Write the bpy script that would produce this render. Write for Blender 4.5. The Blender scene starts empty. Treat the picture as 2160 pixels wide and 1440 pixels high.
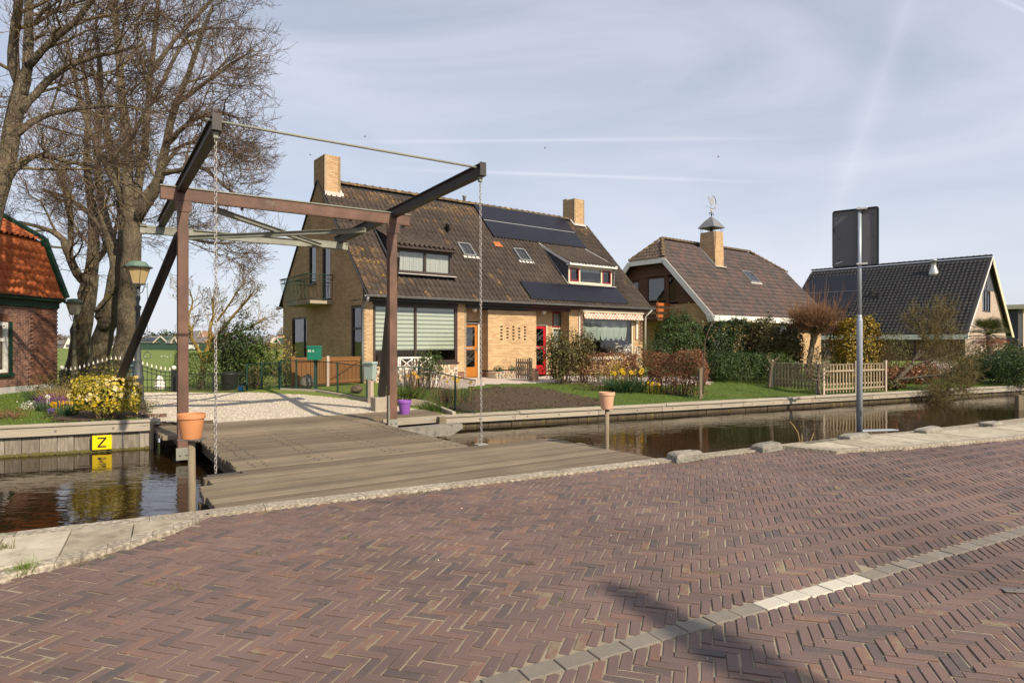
import bpy, math, random
import numpy as np
from mathutils import Vector, Matrix

R = math.radians
rng = np.random.default_rng(7)
random.seed(7)
scene = bpy.context.scene
COL = scene.collection

# ------------------------------------------------------------------ camera
CAM_H = 1.65
FPX = 1340.0                      # focal length in pixels of a 2160 px wide picture
cam_data = bpy.data.cameras.new('camera')
cam_data.sensor_width = 36.0
cam_data.lens = FPX / 2160.0 * 36.0
cam_data.clip_start = 0.05
cam_data.clip_end = 6000.0
cam = bpy.data.objects.new('camera', cam_data)
COL.objects.link(cam)
cam.location = (0, 0, CAM_H)
cam.rotation_euler = (R(90), 0, 0)
scene.camera = cam

# ------------------------------------------------------------------ sun and sky
SUN_AZ, SUN_EL = R(138.0), R(38.0)          # azimuth clockwise from +Y
sun_dir = Vector((math.sin(SUN_AZ) * math.cos(SUN_EL), math.cos(SUN_AZ) * math.cos(SUN_EL), math.sin(SUN_EL)))
world = bpy.data.worlds.new('World')
scene.world = world
world.use_nodes = True
wn, wl = world.node_tree.nodes, world.node_tree.links
wn.clear()
w_out = wn.new('ShaderNodeOutputWorld')
w_bg = wn.new('ShaderNodeBackground')
w_bg.inputs['Strength'].default_value = 0.090
w_sky = wn.new('ShaderNodeTexSky')
w_sky.sky_type = 'NISHITA'
w_sky.sun_disc = False
w_sky.sun_elevation = SUN_EL
w_sky.sun_rotation = SUN_AZ
w_sky.altitude = 0.0
w_sky.air_density = 1.0
w_sky.dust_density = 1.2
w_sky.ozone_density = 1.6
w_tc = wn.new('ShaderNodeTexCoord')


def wmath(op, a, b=None, clamp=False):
    n = wn.new('ShaderNodeMath')
    n.operation = op
    n.use_clamp = clamp
    for i, v in enumerate((a, b)):
        if v is None:
            continue
        if isinstance(v, (int, float)):
            n.inputs[i].default_value = v
        else:
            wl.new(v, n.inputs[i])
    return n.outputs[0]


def wdot(vec):
    n = wn.new('ShaderNodeVectorMath')
    n.operation = 'DOT_PRODUCT'
    wl.new(w_tc.outputs['Generated'], n.inputs[0])
    n.inputs[1].default_value = vec
    return n.outputs['Value']


# thin veil of high cloud: streaky noise on the sky dome
w_map = wn.new('ShaderNodeMapping')
w_map.inputs['Rotation'].default_value = (0, 0, R(25))
w_map.inputs['Scale'].default_value = (1.0, 2.2, 5.0)
wl.new(w_tc.outputs['Generated'], w_map.inputs['Vector'])
w_n1 = wn.new('ShaderNodeTexNoise')
w_n1.inputs['Scale'].default_value = 1.3
w_n1.inputs['Detail'].default_value = 7.0
w_n1.inputs['Roughness'].default_value = 0.55
w_n1.inputs['Distortion'].default_value = 0.6
wl.new(w_map.outputs[0], w_n1.inputs['Vector'])
w_r1 = wn.new('ShaderNodeMapRange')
w_r1.inputs['From Min'].default_value = 0.30
w_r1.inputs['From Max'].default_value = 0.74
w_r1.inputs['To Min'].default_value = 0.36
w_r1.inputs['To Max'].default_value = 0.72
w_r1.clamp = True
wl.new(w_n1.outputs['Fac'], w_r1.inputs['Value'])


def ray(px, py):
    v = Vector(((px - 1080) / FPX, 1.0, (720 - py) / FPX))
    return v.normalized()


def contrail(p, q, width, dens, soft=0.06):
    """a contrail: a band along the great circle through two sky directions"""
    a, b = ray(*p), ray(*q)
    nrm = a.cross(b).normalized()
    t = (b - a * a.dot(b)).normalized()
    lim = math.acos(max(-1, min(1, a.dot(b))))
    d = wmath('ABSOLUTE', wdot(nrm))
    band = wmath('SUBTRACT', 1.0, wmath('DIVIDE', d, width), True)
    band = wmath('MULTIPLY', band, band)
    along = wmath('ARCTAN2', wdot(t), wdot(a))
    f1 = wmath('DIVIDE', wmath('ADD', along, soft), soft * 2, True)
    f2 = wmath('DIVIDE', wmath('SUBTRACT', lim + soft, along), soft * 2, True)
    br = wmath('MULTIPLY_ADD', w_n2.outputs['Fac'], 1.2, False)
    m = wmath('MULTIPLY', wmath('MULTIPLY', band, wmath('MULTIPLY', f1, f2)), dens)
    return wmath('MULTIPLY', m, br)


w_n2 = wn.new('ShaderNodeTexNoise')
w_n2.inputs['Scale'].default_value = 9.0
w_n2.inputs['Detail'].default_value = 4.0
wl.new(w_tc.outputs['Generated'], w_n2.inputs['Vector'])
trails = [contrail((1925, -20), (1770, 420), 0.036, 0.15, 0.16),
          contrail((720, 300), (1560, 292), 0.0062, 0.15, 0.14),
          contrail((930, 360), (1500, 380), 0.0056, 0.20, 0.12),
          contrail((2090, -10), (2240, 60), 0.005, 0.18, 0.03)]
w_sep = wn.new('ShaderNodeSeparateXYZ')
wl.new(w_tc.outputs['Generated'], w_sep.inputs[0])
hz = wmath('POWER', wmath('SUBTRACT', 1.0, w_sep.outputs['Z'], True), 5.0)      # haze thickens towards the horizon
tot = wmath('ADD', w_r1.outputs[0], wmath('MULTIPLY', hz, 0.35), True)
for tr in trails:
    tot = wmath('ADD', tot, tr, True)
w_mix = wn.new('ShaderNodeMix')
w_mix.data_type = 'RGBA'
w_mix.inputs['B'].default_value = (7.6, 7.85, 8.8, 1)
wl.new(tot, w_mix.inputs['Factor'])
wl.new(w_sky.outputs[0], w_mix.inputs['A'])
wl.new(w_mix.outputs['Result'], w_bg.inputs['Color'])
wl.new(w_bg.outputs[0], w_out.inputs['Surface'])

sun_data = bpy.data.lights.new('sun', 'SUN')
sun_data.energy = 5.0
sun_data.angle = R(0.53)
sun_data.color = (1.0, 0.86, 0.67)
sun = bpy.data.objects.new('sun', sun_data)
COL.objects.link(sun)
sun.rotation_euler = sun_dir.to_track_quat('Z', 'Y').to_euler()
sun.location = (20, -25, 30)

vs = scene.view_settings
vs.view_transform = 'Standard'
vs.look = 'None'
vs.exposure = 0.32
vs.gamma = 1.0
vs.use_curve_mapping = False
scene.cycles.max_bounces = 6
scene.cycles.transparent_max_bounces = 16
scene.cycles.caustics_reflective = False
scene.cycles.caustics_refractive = False

# ------------------------------------------------------------------ helpers
def hx(c):
    return tuple(c) + (1.0,) if len(c) == 3 else tuple(c)


def tag(o, label=None, cat=None, group=None, kind=None):
    if label: o['label'] = label
    if cat: o['category'] = cat
    if group: o['group'] = group
    if kind: o['kind'] = kind
    return o


def empty(name, loc, rz=0.0, label=None, cat=None, group=None):
    o = bpy.data.objects.new(name, None)
    o.empty_display_size = 0.2
    COL.objects.link(o)
    o.location = loc
    o.rotation_euler = (0, 0, rz)
    return tag(o, label, cat, group)


def frame_rz(ang):
    """rotation of a frame whose local +x points `ang` degrees clockwise from +Y"""
    return R(90.0 - ang)


def place(o, parent=None):
    COL.objects.link(o)
    if parent is not None:
        o.parent = parent
    return o


def mesh_obj(name, verts, faces, mat, parent=None, smooth=False, tint=None, bevel=0, kind=None):
    me = bpy.data.meshes.new(name)
    me.from_pydata([tuple(v) for v in verts], [], faces)
    return _fin(name, me, mat, parent, smooth, tint, bevel, kind)


def _fin(name, me, mat, parent, smooth, tint, bevel, kind):
    me.materials.append(mat)
    me.polygons.foreach_set('use_smooth', np.full(len(me.polygons), bool(smooth)))
    if tint is not None:
        a = me.attributes.new('tint', 'FLOAT', 'FACE')
        a.data.foreach_set('value', np.asarray(tint, np.float32))
    me.update()
    o = bpy.data.objects.new(name, me)
    place(o, parent)
    if bevel:
        m = o.modifiers.new('bevel', 'BEVEL')
        m.width = bevel
        m.segments = 2
        m.limit_method = 'ANGLE'
    if kind:
        o['kind'] = kind
    return o


def np_obj(name, verts, faces, mat, parent=None, smooth=False, tint=None, kind=None):
    """fast mesh from numpy arrays; faces is (M,k) of one size"""
    verts = np.asarray(verts, np.float32)
    faces = np.asarray(faces, np.int32)
    me = bpy.data.meshes.new(name)
    me.vertices.add(len(verts))
    me.vertices.foreach_set('co', verts.ravel())
    m, k = faces.shape
    me.loops.add(m * k)
    me.loops.foreach_set('vertex_index', faces.ravel())
    me.polygons.add(m)
    me.polygons.foreach_set('loop_start', np.arange(0, m * k, k, dtype=np.int32))
    me.polygons.foreach_set('loop_total', np.full(m, k, np.int32))
    me.update(calc_edges=True)
    return _fin(name, me, mat, parent, smooth, tint, 0, kind)


class MB:
    def __init__(s):
        s.v, s.f, s.t = [], [], []

    def add(s, vs_, fs_, t=0.0):
        b = len(s.v)
        s.v += [tuple(p) for p in vs_]
        for f_ in fs_:
            s.f.append(tuple(i + b for i in f_))
            s.t.append(t)
        return s

    def box(s, x0, x1, y0, y1, z0, z1, t=0.0):
        return s.add([(x0, y0, z0), (x1, y0, z0), (x1, y1, z0), (x0, y1, z0), (x0, y0, z1), (x1, y0, z1), (x1, y1, z1), (x0, y1, z1)],
                     [(0, 3, 2, 1), (4, 5, 6, 7), (0, 1, 5, 4), (1, 2, 6, 5), (2, 3, 7, 6), (3, 0, 4, 7)], t)

    def bar(s, p, q, w, h, up=(0, 0, 1), t=0.0):
        """rectangular bar from p to q, w wide, h high"""
        p, q = Vector(p), Vector(q)
        d = (q - p).normalized()
        up = Vector(up)
        if abs(d.dot(up)) > 0.98:
            up = Vector((0, 1, 0)) if abs(d.y) < .9 else Vector((1, 0, 0))
        a = d.cross(up).normalized()
        b = a.cross(d).normalized()
        a *= w / 2
        b *= h / 2
        vs_ = [p - a - b, p + a - b, p + a + b, p - a + b, q - a - b, q + a - b, q + a + b, q - a + b]
        return s.add(vs_, [(0, 1, 2, 3), (4, 7, 6, 5), (0, 4, 5, 1), (1, 5, 6, 2), (2, 6, 7, 3), (3, 7, 4, 0)], t)

    def tube(s, pts, rad, n=8, closed=False, t=0.0):
        pts = [Vector(p) for p in pts]
        m = len(pts)
        if not hasattr(rad, '__len__'):
            rad = [rad] * m
        b0 = len(s.v)
        prev = None
        for i, p in enumerate(pts):
            if closed:
                d = (pts[(i + 1) % m] - pts[i - 1]).normalized()
            else:
                d = (pts[min(i + 1, m - 1)] - pts[max(i - 1, 0)]).normalized()
            if prev is None:
                ref = Vector((0, 0, 1)) if abs(d.z) < .9 else Vector((1, 0, 0))
                a = d.cross(ref).normalized()
            else:
                a = (prev - d * prev.dot(d)).normalized()
            prev = a
            b = d.cross(a)
            for k in range(n):
                th = 2 * math.pi * k / n
                s.v.append(tuple(p + (a * math.cos(th) + b * math.sin(th)) * rad[i]))
        segs = m if closed else m - 1
        for i in range(segs):
            j = (i + 1) % m
            for k in range(n):
                s.f.append((b0 + i * n + k, b0 + i * n + (k + 1) % n, b0 + j * n + (k + 1) % n, b0 + j * n + k))
                s.t.append(t)
        if not closed:
            s.f.append(tuple(b0 + k for k in range(n))[::-1]); s.t.append(t)
            s.f.append(tuple(b0 + (m - 1) * n + k for k in range(n))); s.t.append(t)
        return s

    def lathe(s, prof, n=20, c=(0, 0, 0), t=0.0, rot=0.0):
        b0 = len(s.v)
        for r, z in prof:
            for k in range(n):
                th = 2 * math.pi * k / n + rot
                s.v.append((c[0] + r * math.cos(th), c[1] + r * math.sin(th), c[2] + z))
        for i in range(len(prof) - 1):
            for k in range(n):
                s.f.append((b0 + i * n + k, b0 + i * n + (k + 1) % n, b0 + (i + 1) * n + (k + 1) % n, b0 + (i + 1) * n + k))
                s.t.append(t)
        s.f.append(tuple(b0 + k for k in range(n))[::-1]); s.t.append(t)
        s.f.append(tuple(b0 + (len(prof) - 1) * n + k for k in range(n))); s.t.append(t)
        return s

    def prism(s, poly, vec, t=0.0):
        """extrude a planar 3d polygon by vec"""
        n = len(poly)
        v = Vector(vec)
        a = [Vector(p) for p in poly]
        vs_ = a + [p + v for p in a]
        fs_ = [tuple(range(n)), tuple(range(2 * n - 1, n - 1, -1))]
        for i in range(n):
            j = (i + 1) % n
            fs_.append((i, i + n, j + n, j))
        return s.add(vs_, fs_, t)

    def quad(s, *p, t=0.0):
        return s.add(p, [tuple(range(len(p)))], t)

    def obj(s, name, mat, parent=None, smooth=False, bevel=0, tint=False, kind=None):
        return mesh_obj(name, s.v, s.f, mat, parent, smooth, s.t if tint else None, bevel, kind)


def copy_obj(o, parent=None, loc=None, rot=None, scale=None):
    c = o.copy()
    COL.objects.link(c)
    c.parent = parent
    if loc is not None: c.location = loc
    if rot is not None: c.rotation_euler = rot
    if scale is not None: c.scale = scale
    return c


def copy_tree(o, parent=None):
    c = copy_obj(o, parent)
    for ch in list(o.children):
        copy_tree(ch, c)
    return c


# ------------------------------------------------------------------ materials
def mat(name, stops, rough=0.75, nscale=6.0, detail=5.0, namt=0.5, bump=0.25, bscale=60.0, metal=0.0, vary=0.0,
        stretch=(1, 1, 1), spots=None, spec=0.4, bdist=0.01, trans=0.0, macro=None):
    """procedural surface: a colour ramp driven by noise plus a per-piece random value ('tint' attribute + object random)"""
    m = bpy.data.materials.new(name)
    m.use_nodes = True
    nt = m.node_tree
    N, L = nt.nodes, nt.links
    bs = N['Principled BSDF']
    bs.inputs['Roughness'].default_value = rough
    bs.inputs['Metallic'].default_value = metal
    bs.inputs['Specular IOR Level'].default_value = spec
    tc = N.new('ShaderNodeTexCoord')
    mp = N.new('ShaderNodeMapping')
    mp.inputs['Scale'].default_value = stretch
    L.new(tc.outputs['Object'], mp.inputs['Vector'])
    oi = N.new('ShaderNodeObjectInfo')
    at = N.new('ShaderNodeAttribute')
    at.attribute_name = 'tint'
    ad = N.new('ShaderNodeMath'); ad.operation = 'ADD'
    L.new(oi.outputs['Random'], ad.inputs[0]); L.new(at.outputs['Fac'], ad.inputs[1])
    fr = N.new('ShaderNodeMath'); fr.operation = 'FRACT'
    L.new(ad.outputs[0], fr.inputs[0])
    # shift the noise per piece so that alike pieces differ
    sh = N.new('ShaderNodeVectorMath'); sh.operation = 'ADD'
    cm = N.new('ShaderNodeCombineXYZ')
    k = N.new('ShaderNodeMath'); k.operation = 'MULTIPLY'; k.inputs[1].default_value = 37.0 if vary else 0.0
    L.new(fr.outputs[0], k.inputs[0])
    for i in range(3): L.new(k.outputs[0], cm.inputs[i])
    L.new(mp.outputs[0], sh.inputs[0]); L.new(cm.outputs[0], sh.inputs[1])
    nz = N.new('ShaderNodeTexNoise')
    nz.inputs['Scale'].default_value = nscale
    nz.inputs['Detail'].default_value = detail
    nz.inputs['Roughness'].default_value = 0.6
    L.new(sh.outputs[0], nz.inputs['Vector'])
    # value = noise*namt + piece*vary, recentred
    a1 = N.new('ShaderNodeMath'); a1.operation = 'MULTIPLY_ADD'
    L.new(nz.outputs['Fac'], a1.inputs[0]); a1.inputs[1].default_value = namt * 1.6; a1.inputs[2].default_value = 0.5 - namt * 0.8 - vary * 0.5
    a2 = N.new('ShaderNodeMath'); a2.operation = 'MULTIPLY_ADD'
    L.new(fr.outputs[0], a2.inputs[0]); a2.inputs[1].default_value = vary; L.new(a1.outputs[0], a2.inputs[2])
    cr = N.new('ShaderNodeValToRGB')
    el = cr.color_ramp.elements
    if len(stops) == 1: stops = [stops[0], stops[0]]
    for i, c in enumerate(stops):
        pos = i / (len(stops) - 1)
        if len(c) == 2: pos, c = c
        e = el[i] if i < 2 else el.new(pos)
        e.position = pos
        e.color = hx(c)
    L.new(a2.outputs[0], cr.inputs['Fac'])
    col = cr.outputs['Color']
    if spots:      # (colour, scale, threshold, softness): lichen, stains
        for (sc_, ss, th, so) in spots:
            n2 = N.new('ShaderNodeTexNoise')
            n2.inputs['Scale'].default_value = ss
            n2.inputs['Detail'].default_value = 6.0
            n2.inputs['Roughness'].default_value = 0.68
            L.new(tc.outputs['Object'] if not vary else sh.outputs[0], n2.inputs['Vector'])
            mr = N.new('ShaderNodeMapRange'); mr.clamp = True
            mr.inputs['From Min'].default_value = th; mr.inputs['From Max'].default_value = th + so
            L.new(n2.outputs['Fac'], mr.inputs['Value'])
            mx = N.new('ShaderNodeMix'); mx.data_type = 'RGBA'
            L.new(mr.outputs[0], mx.inputs['Factor']); L.new(col, mx.inputs['A'])
            mx.inputs['B'].default_value = hx(sc_)
            col = mx.outputs['Result']
    if macro:      # broad dirt and wear: (scale, dark, light)
        ge = N.new('ShaderNodeNewGeometry')
        n3 = N.new('ShaderNodeTexNoise'); n3.inputs['Scale'].default_value = macro[0]; n3.inputs['Detail'].default_value = 5.0
        L.new(ge.outputs['Position'], n3.inputs['Vector'])
        m3 = N.new('ShaderNodeMapRange'); m3.clamp = True
        m3.inputs['From Min'].default_value = .33; m3.inputs['From Max'].default_value = .67
        m3.inputs['To Min'].default_value = macro[1]; m3.inputs['To Max'].default_value = macro[2]
        L.new(n3.outputs['Fac'], m3.inputs['Value'])
        vm = N.new('ShaderNodeVectorMath'); vm.operation = 'SCALE'
        L.new(col, vm.inputs[0]); L.new(m3.outputs[0], vm.inputs['Scale'])
        col = vm.outputs[0]
    L.new(col, bs.inputs['Base Color'])
    if bump:
        nb = N.new('ShaderNodeTexNoise')
        nb.inputs['Scale'].default_value = bscale
        nb.inputs['Detail'].default_value = 4.0
        L.new(sh.outputs[0], nb.inputs['Vector'])
        bp = N.new('ShaderNodeBump')
        bp.inputs['Strength'].default_value = bump
        bp.inputs['Distance'].default_value = bdist
        L.new(nb.outputs['Fac'], bp.inputs['Height'])
        L.new(bp.outputs[0], bs.inputs['Normal'])
    if trans:      # thin leaves let some light through
        out = N['Material Output']
        tr = N.new('ShaderNodeBsdfTranslucent')
        L.new(col, tr.inputs['Color'])
        ms = N.new('ShaderNodeMixShader'); ms.inputs[0].default_value = trans
        L.new(bs.outputs[0], ms.inputs[1]); L.new(tr.outputs[0], ms.inputs[2])
        L.new(ms.outputs[0], out.inputs['Surface'])
    return m


def glass_mat(name, tint=(0.8, 0.9, 0.9), rough=0.015, extra=0.06, wavy=0.02):
    m = bpy.data.materials.new(name)
    m.use_nodes = True
    N, L = m.node_tree.nodes, m.node_tree.links
    N.remove(N['Principled BSDF'])
    tr = N.new('ShaderNodeBsdfTransparent'); tr.inputs[0].default_value = hx(tint)
    gl = N.new('ShaderNodeBsdfGlossy'); gl.inputs['Roughness'].default_value = rough
    fr = N.new('ShaderNodeFresnel'); fr.inputs['IOR'].default_value = 1.55
    ad = N.new('ShaderNodeMath'); ad.operation = 'ADD'; ad.inputs[1].default_value = extra; ad.use_clamp = True
    L.new(fr.outputs[0], ad.inputs[0])
    nz = N.new('ShaderNodeTexNoise'); nz.inputs['Scale'].default_value = 1.7
    bp = N.new('ShaderNodeBump'); bp.inputs['Strength'].default_value = wavy; bp.inputs['Distance'].default_value = 0.05
    tc = N.new('ShaderNodeTexCoord'); L.new(tc.outputs['Object'], nz.inputs['Vector'])
    L.new(nz.outputs['Fac'], bp.inputs['Height']); L.new(bp.outputs[0], gl.inputs['Normal'])
    mx = N.new('ShaderNodeMixShader')
    L.new(ad.outputs[0], mx.inputs[0]); L.new(tr.outputs[0], mx.inputs[1]); L.new(gl.outputs[0], mx.inputs[2])
    L.new(mx.outputs[0], N['Material Output'].inputs['Surface'])
    return m


M = {}
M['paver'] = mat('clinker_brick', [(0, (.070, .062, .062)), (.12, (.098, .074, .068)), (.20, (.122, .083, .073)), (.50, (.138, .092, .080)), (.80, (.150, .098, .083)), (.90, (.175, .098, .072)), (.94, (.185, .145, .095)), (1, (.22, .175, .11))],
                 macro=(.7, .80, 1.16), rough=.72, nscale=14, namt=.22, vary=.85, bump=.7, bscale=90, bdist=.004, spec=.45)
M['sand'] = mat('joint_sand', [(.17, .14, .10), (.37, .315, .235)], rough=.95, nscale=3, bump=.6, bscale=160, spots=[((.09, .10, .03), 2.3, .62, .1)])
M['band'] = mat('grey_paving_block', [(.16, .14, .115), (.26, .232, .195)], rough=.9, nscale=25, vary=.5, namt=.4, bump=.8, bscale=240)
M['white_block'] = mat('white_marking_block', [(.42, .385, .32), (.58, .54, .465)], rough=.85, nscale=14, vary=.3, bump=.5, bscale=240)
M['kerb'] = mat('exposed_aggregate_kerb', [(.11, .095, .07), (.27, .235, .18), (.58, .52, .42)], rough=.9, nscale=30, detail=10, namt=1.3, vary=.12, bump=.25, bscale=170, bdist=.003,
                spots=[((.10, .09, .05), 2.2, .60, .12)])
M['slab'] = mat('concrete_slab', [(.20, .175, .125), (.36, .32, .24), (.50, .45, .35)], rough=.9, nscale=6, detail=10, vary=.5, namt=.9, bump=.5, bscale=150, spots=[((.16, .14, .09), 3.2, .58, .14)])
M['rock'] = mat('weathered_stone_block', [(.12, .115, .10), (.36, .33, .275)], rough=.92, nscale=9, namt=.7, vary=.3, bump=1.2, bscale=38, bdist=.02, spots=[((.08, .08, .07), 7, .57, .1)])
M['deck'] = mat('weathered_deck_plank', [(.07, .053, .033), (.165, .130, .086), (.28, .235, .165)], macro=(1.1, .86, 1.1), rough=.85, nscale=5.5, detail=9, namt=.55, vary=.4, stretch=(.35, 7, 7), bump=.9, bscale=30, bdist=.006,
                spots=[((.22, .17, .05), 1.4, .64, .12), ((.07, .06, .045), 2.5, .64, .14)])
M['quay'] = mat('grey_quay_timber', [(.16, .13, .095), (.34, .30, .235), (.46, .41, .33)], rough=.88, nscale=3.5, detail=7, namt=.6, vary=.35, stretch=(.5, 6, 6), bump=.8, bscale=26, bdist=.006,
                 spots=[((.62, .58, .46), 9, .70, .05), ((.10, .08, .055), 2.1, .60, .16)])
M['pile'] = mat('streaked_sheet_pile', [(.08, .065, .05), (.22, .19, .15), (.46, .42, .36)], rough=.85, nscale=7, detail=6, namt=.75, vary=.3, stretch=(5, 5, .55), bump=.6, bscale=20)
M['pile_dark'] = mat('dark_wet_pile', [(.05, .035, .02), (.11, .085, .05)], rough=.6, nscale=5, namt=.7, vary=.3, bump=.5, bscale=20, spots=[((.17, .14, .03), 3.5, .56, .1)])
M['algae'] = mat('waterline_algae', [(.05, .045, .012), (.16, .14, .04)], rough=.9, nscale=14, bump=1, bscale=60, bdist=.02)
M['rust'] = mat('rust_red_steel', [(.06, .036, .027), (.125, .066, .045), (.185, .10, .07)], macro=(2.5, .75, 1.15), rough=.62, nscale=2.6, detail=9, namt=.9, stretch=(1.2, 1.2, .7), bump=.25, bscale=60,
                spots=[((.20, .20, .15), 1.6, .62, .13), ((.12, .03, .03), 3.0, .66, .06)])
M['steel'] = mat('grey_green_steel', [(.10, .105, .085), (.22, .225, .185), (.31, .31, .255)], rough=.6, nscale=2.6, detail=8, namt=.7, bump=.2, bscale=60, spots=[((.15, .07, .035), 2.1, .64, .1)])
M['dark_steel'] = mat('dark_arm_steel', [(.018, .017, .017), (.05, .042, .038)], rough=.55, nscale=3, namt=.7, bump=.2, bscale=60, spots=[((.09, .05, .035), 2.6, .64, .1)])
M['chain'] = mat('galvanised_chain', [(.26, .24, .22), (.48, .45, .42)], rough=.5, nscale=30, metal=.35, vary=.4, bump=.2, bscale=200)
M['bolt'] = mat('dull_bolt', [(.12, .11, .10), (.3, .28, .25)], rough=.5, metal=.6, bump=0)
M['terra'] = mat('terracotta', [(.50, .205, .085), (.60, .27, .12)], rough=.6, nscale=5, namt=.5, vary=.3, bump=.15, bscale=120, spots=[((.62, .42, .28), 5, .66, .14)])
M['terra_pale'] = mat('faded_terracotta', [(.55, .30, .18), (.66, .40, .26)], rough=.7, nscale=5, namt=.6, bump=.15, bscale=120, spots=[((.68, .50, .38), 4, .60, .14)])
M['purple'] = mat('purple_pot_glaze', [(.22, .075, .36), (.28, .11, .44)], rough=.45, nscale=4, bump=.1, bscale=100)
M['soil'] = mat('bare_soil', [(.035, .022, .014), (.075, .048, .03), (.11, .075, .048)], rough=.97, nscale=12, namt=.7, bump=1.0, bscale=55, bdist=.03, spots=[((.09, .10, .025), 2.4, .62, .10)])
M['timber_post'] = mat('mossy_timber_post', [(.13, .10, .06), (.30, .245, .17)], rough=.9, nscale=5, namt=.7, vary=.3, stretch=(4, 4, .7), bump=.7, bscale=30, spots=[((.20, .18, .03), 3, .62, .14)])
M['pale_post'] = mat('pale_timber_post', [(.36, .28, .21), (.52, .43, .34)], rough=.85, nscale=5, namt=.6, vary=.3, stretch=(4, 4, .6), bump=.5, bscale=30)
M['sign_back'] = mat('sign_back_grey', [(.095, .097, .103), (.115, .117, .123)], rough=.55, nscale=1.5, bump=.04, bscale=200)
M['sign_edge'] = mat('sign_edge_black', [(.010, .010, .012), (.016, .016, .018)], rough=.5, bump=0)
M['galv'] = mat('galvanised_pole', [(.27, .32, .37), (.42, .47, .52)], rough=.42, nscale=14, metal=.35, namt=.5, bump=.15, bscale=90, stretch=(1, 1, .25))
M['yellow'] = mat('yellow_sign_paint', [(.78, .55, .004), (.86, .62, .006)], rough=.4, nscale=3, bump=0)
M['black'] = mat('black_paint', [(.012, .012, .012), (.022, .021, .02)], rough=.45, bump=0)
M['white'] = mat('white_paint', [(.66, .64, .58), (.80, .78, .73)], rough=.5, nscale=4, bump=.08, bscale=90)
M['iron_white'] = mat('white_finial_paint', [(.62, .60, .52), (.78, .76, .70)], rough=.5, nscale=9, bump=0)
M['iron'] = mat('black_wrought_iron', [(.012, .014, .015), (.03, .034, .036)], rough=.5, bump=.1, bscale=90)
M['lamp_iron'] = mat('cast_iron_lamp', [(.025, .034, .038), (.075, .085, .088)], rough=.55, nscale=6, bump=.3, bscale=60, spots=[((.15, .09, .05), 5, .62, .1), ((.16, .15, .09), 3, .66, .1)])
M['lamp_iron_pale'] = mat('mossy_iron_lamp', [(.10, .09, .06), (.2, .18, .12)], rough=.7, nscale=6, bump=.3, bscale=60)
M['verdigris'] = mat('verdigris_copper', [(.05, .095, .075), (.15, .22, .17)], rough=.6, nscale=5, namt=.8, bump=.2, bscale=40)
M['lamp_glass'] = mat('aged_lamp_glass', [(.34, .24, .11), (.50, .38, .20)], rough=.25, nscale=4, namt=.6, bump=.05, bscale=30, spec=.5)
M['lamp_glass_pale'] = mat('dusty_lamp_glass', [(.38, .34, .27), (.50, .46, .38)], rough=.25, nscale=4, namt=.6, bump=.05, bscale=30, spec=.5)
M['fence_green'] = mat('green_fence_steel', [(.007, .028, .021), (.018, .06, .043)], rough=.5, nscale=8, bump=.1, bscale=90)
M['mesh_wire'] = mat('dark_green_wire', [(.02, .035, .025), (.05, .07, .05)], rough=.5, bump=0)
M['teal'] = mat('teal_cast_iron', [(.04, .09, .09), (.10, .17, .16)], rough=.5, nscale=6, bump=.2, bscale=50)
M['grass'] = mat('turf', [(.04, .07, .008), (.07, .115, .013), (.12, .155, .03)], rough=.95, nscale=1.6, detail=9, namt=.75, bump=1.0, bscale=45, bdist=.04)
M['blade'] = mat('grass_blade', [(.07, .125, .008), (.125, .20, .016), (.21, .25, .045)], rough=.6, nscale=.7, namt=.35, vary=.7, bump=0, trans=.25)
M['blade_dry'] = mat('thin_grass_blade', [(.10, .12, .02), (.19, .17, .06)], rough=.7, nscale=.7, namt=.3, vary=.8, bump=0, trans=.2)
M['field'] = mat('meadow', [(.082, .115, .013), (.125, .17, .024), (.19, .215, .05)], rough=.95, nscale=.05, detail=9, namt=.65, bump=.8, bscale=6, bdist=.1, stretch=(1, .35, 1))
M['gravel_bed'] = mat('gravel_bed', [(.33, .28, .21), (.56, .50, .41)], rough=.95, nscale=55, detail=4, namt=.9, bump=1.0, bscale=75, bdist=.02, spots=[((.26, .21, .14), 26, .60, .06)])
M['gravel_stone'] = mat('pale_gravel_stone', [(.34, .29, .22), (.55, .49, .41), (.70, .65, .57)], rough=.9, nscale=10, vary=.9, namt=.2, bump=.2, bscale=90)
M['path'] = mat('pinkish_path_paving', [(.40, .33, .28), (.56, .48, .42)], rough=.9, nscale=3, namt=.5, vary=.4, bump=.3, bscale=90)
# house materials
M['ybrick'] = mat('yellow_brick', [(.40, .248, .125), (.50, .328, .172), (.58, .405, .23)], macro=(.8, .85, 1.1), rough=.85, nscale=9, namt=.3, vary=.75, bump=.4, bscale=90, bdist=.004)
M['ymortar'] = mat('grey_mortar', [(.32, .25, .165), (.43, .35, .24)], rough=.95, nscale=9, bump=.5, bscale=120)
M['plinth_brick'] = mat('purple_plinth_brick', [(.14, .055, .045), (.24, .10, .075)], rough=.8, nscale=9, namt=.3, vary=.7, bump=.3, bscale=90)
M['rbrick'] = mat('red_brown_brick', [(.115, .05, .035), (.20, .085, .055), (.29, .135, .085)], rough=.85, nscale=9, namt=.3, vary=.8, bump=.4, bscale=90)
M['wmortar'] = mat('white_mortar', [(.52, .46, .38), (.66, .60, .52)], rough=.95, nscale=9, bump=.3, bscale=120)
M['pbrick'] = mat('pale_pink_brick', [(.38, .29, .24), (.47, .37, .31), (.55, .45, .385)], rough=.85, nscale=9, namt=.3, vary=.7, bump=.3, bscale=90)
M['dbrick'] = mat('dark_blue_brick', [(.035, .036, .045), (.075, .07, .08)], rough=.8, nscale=9, namt=.3, vary=.7, bump=.3, bscale=90)
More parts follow.
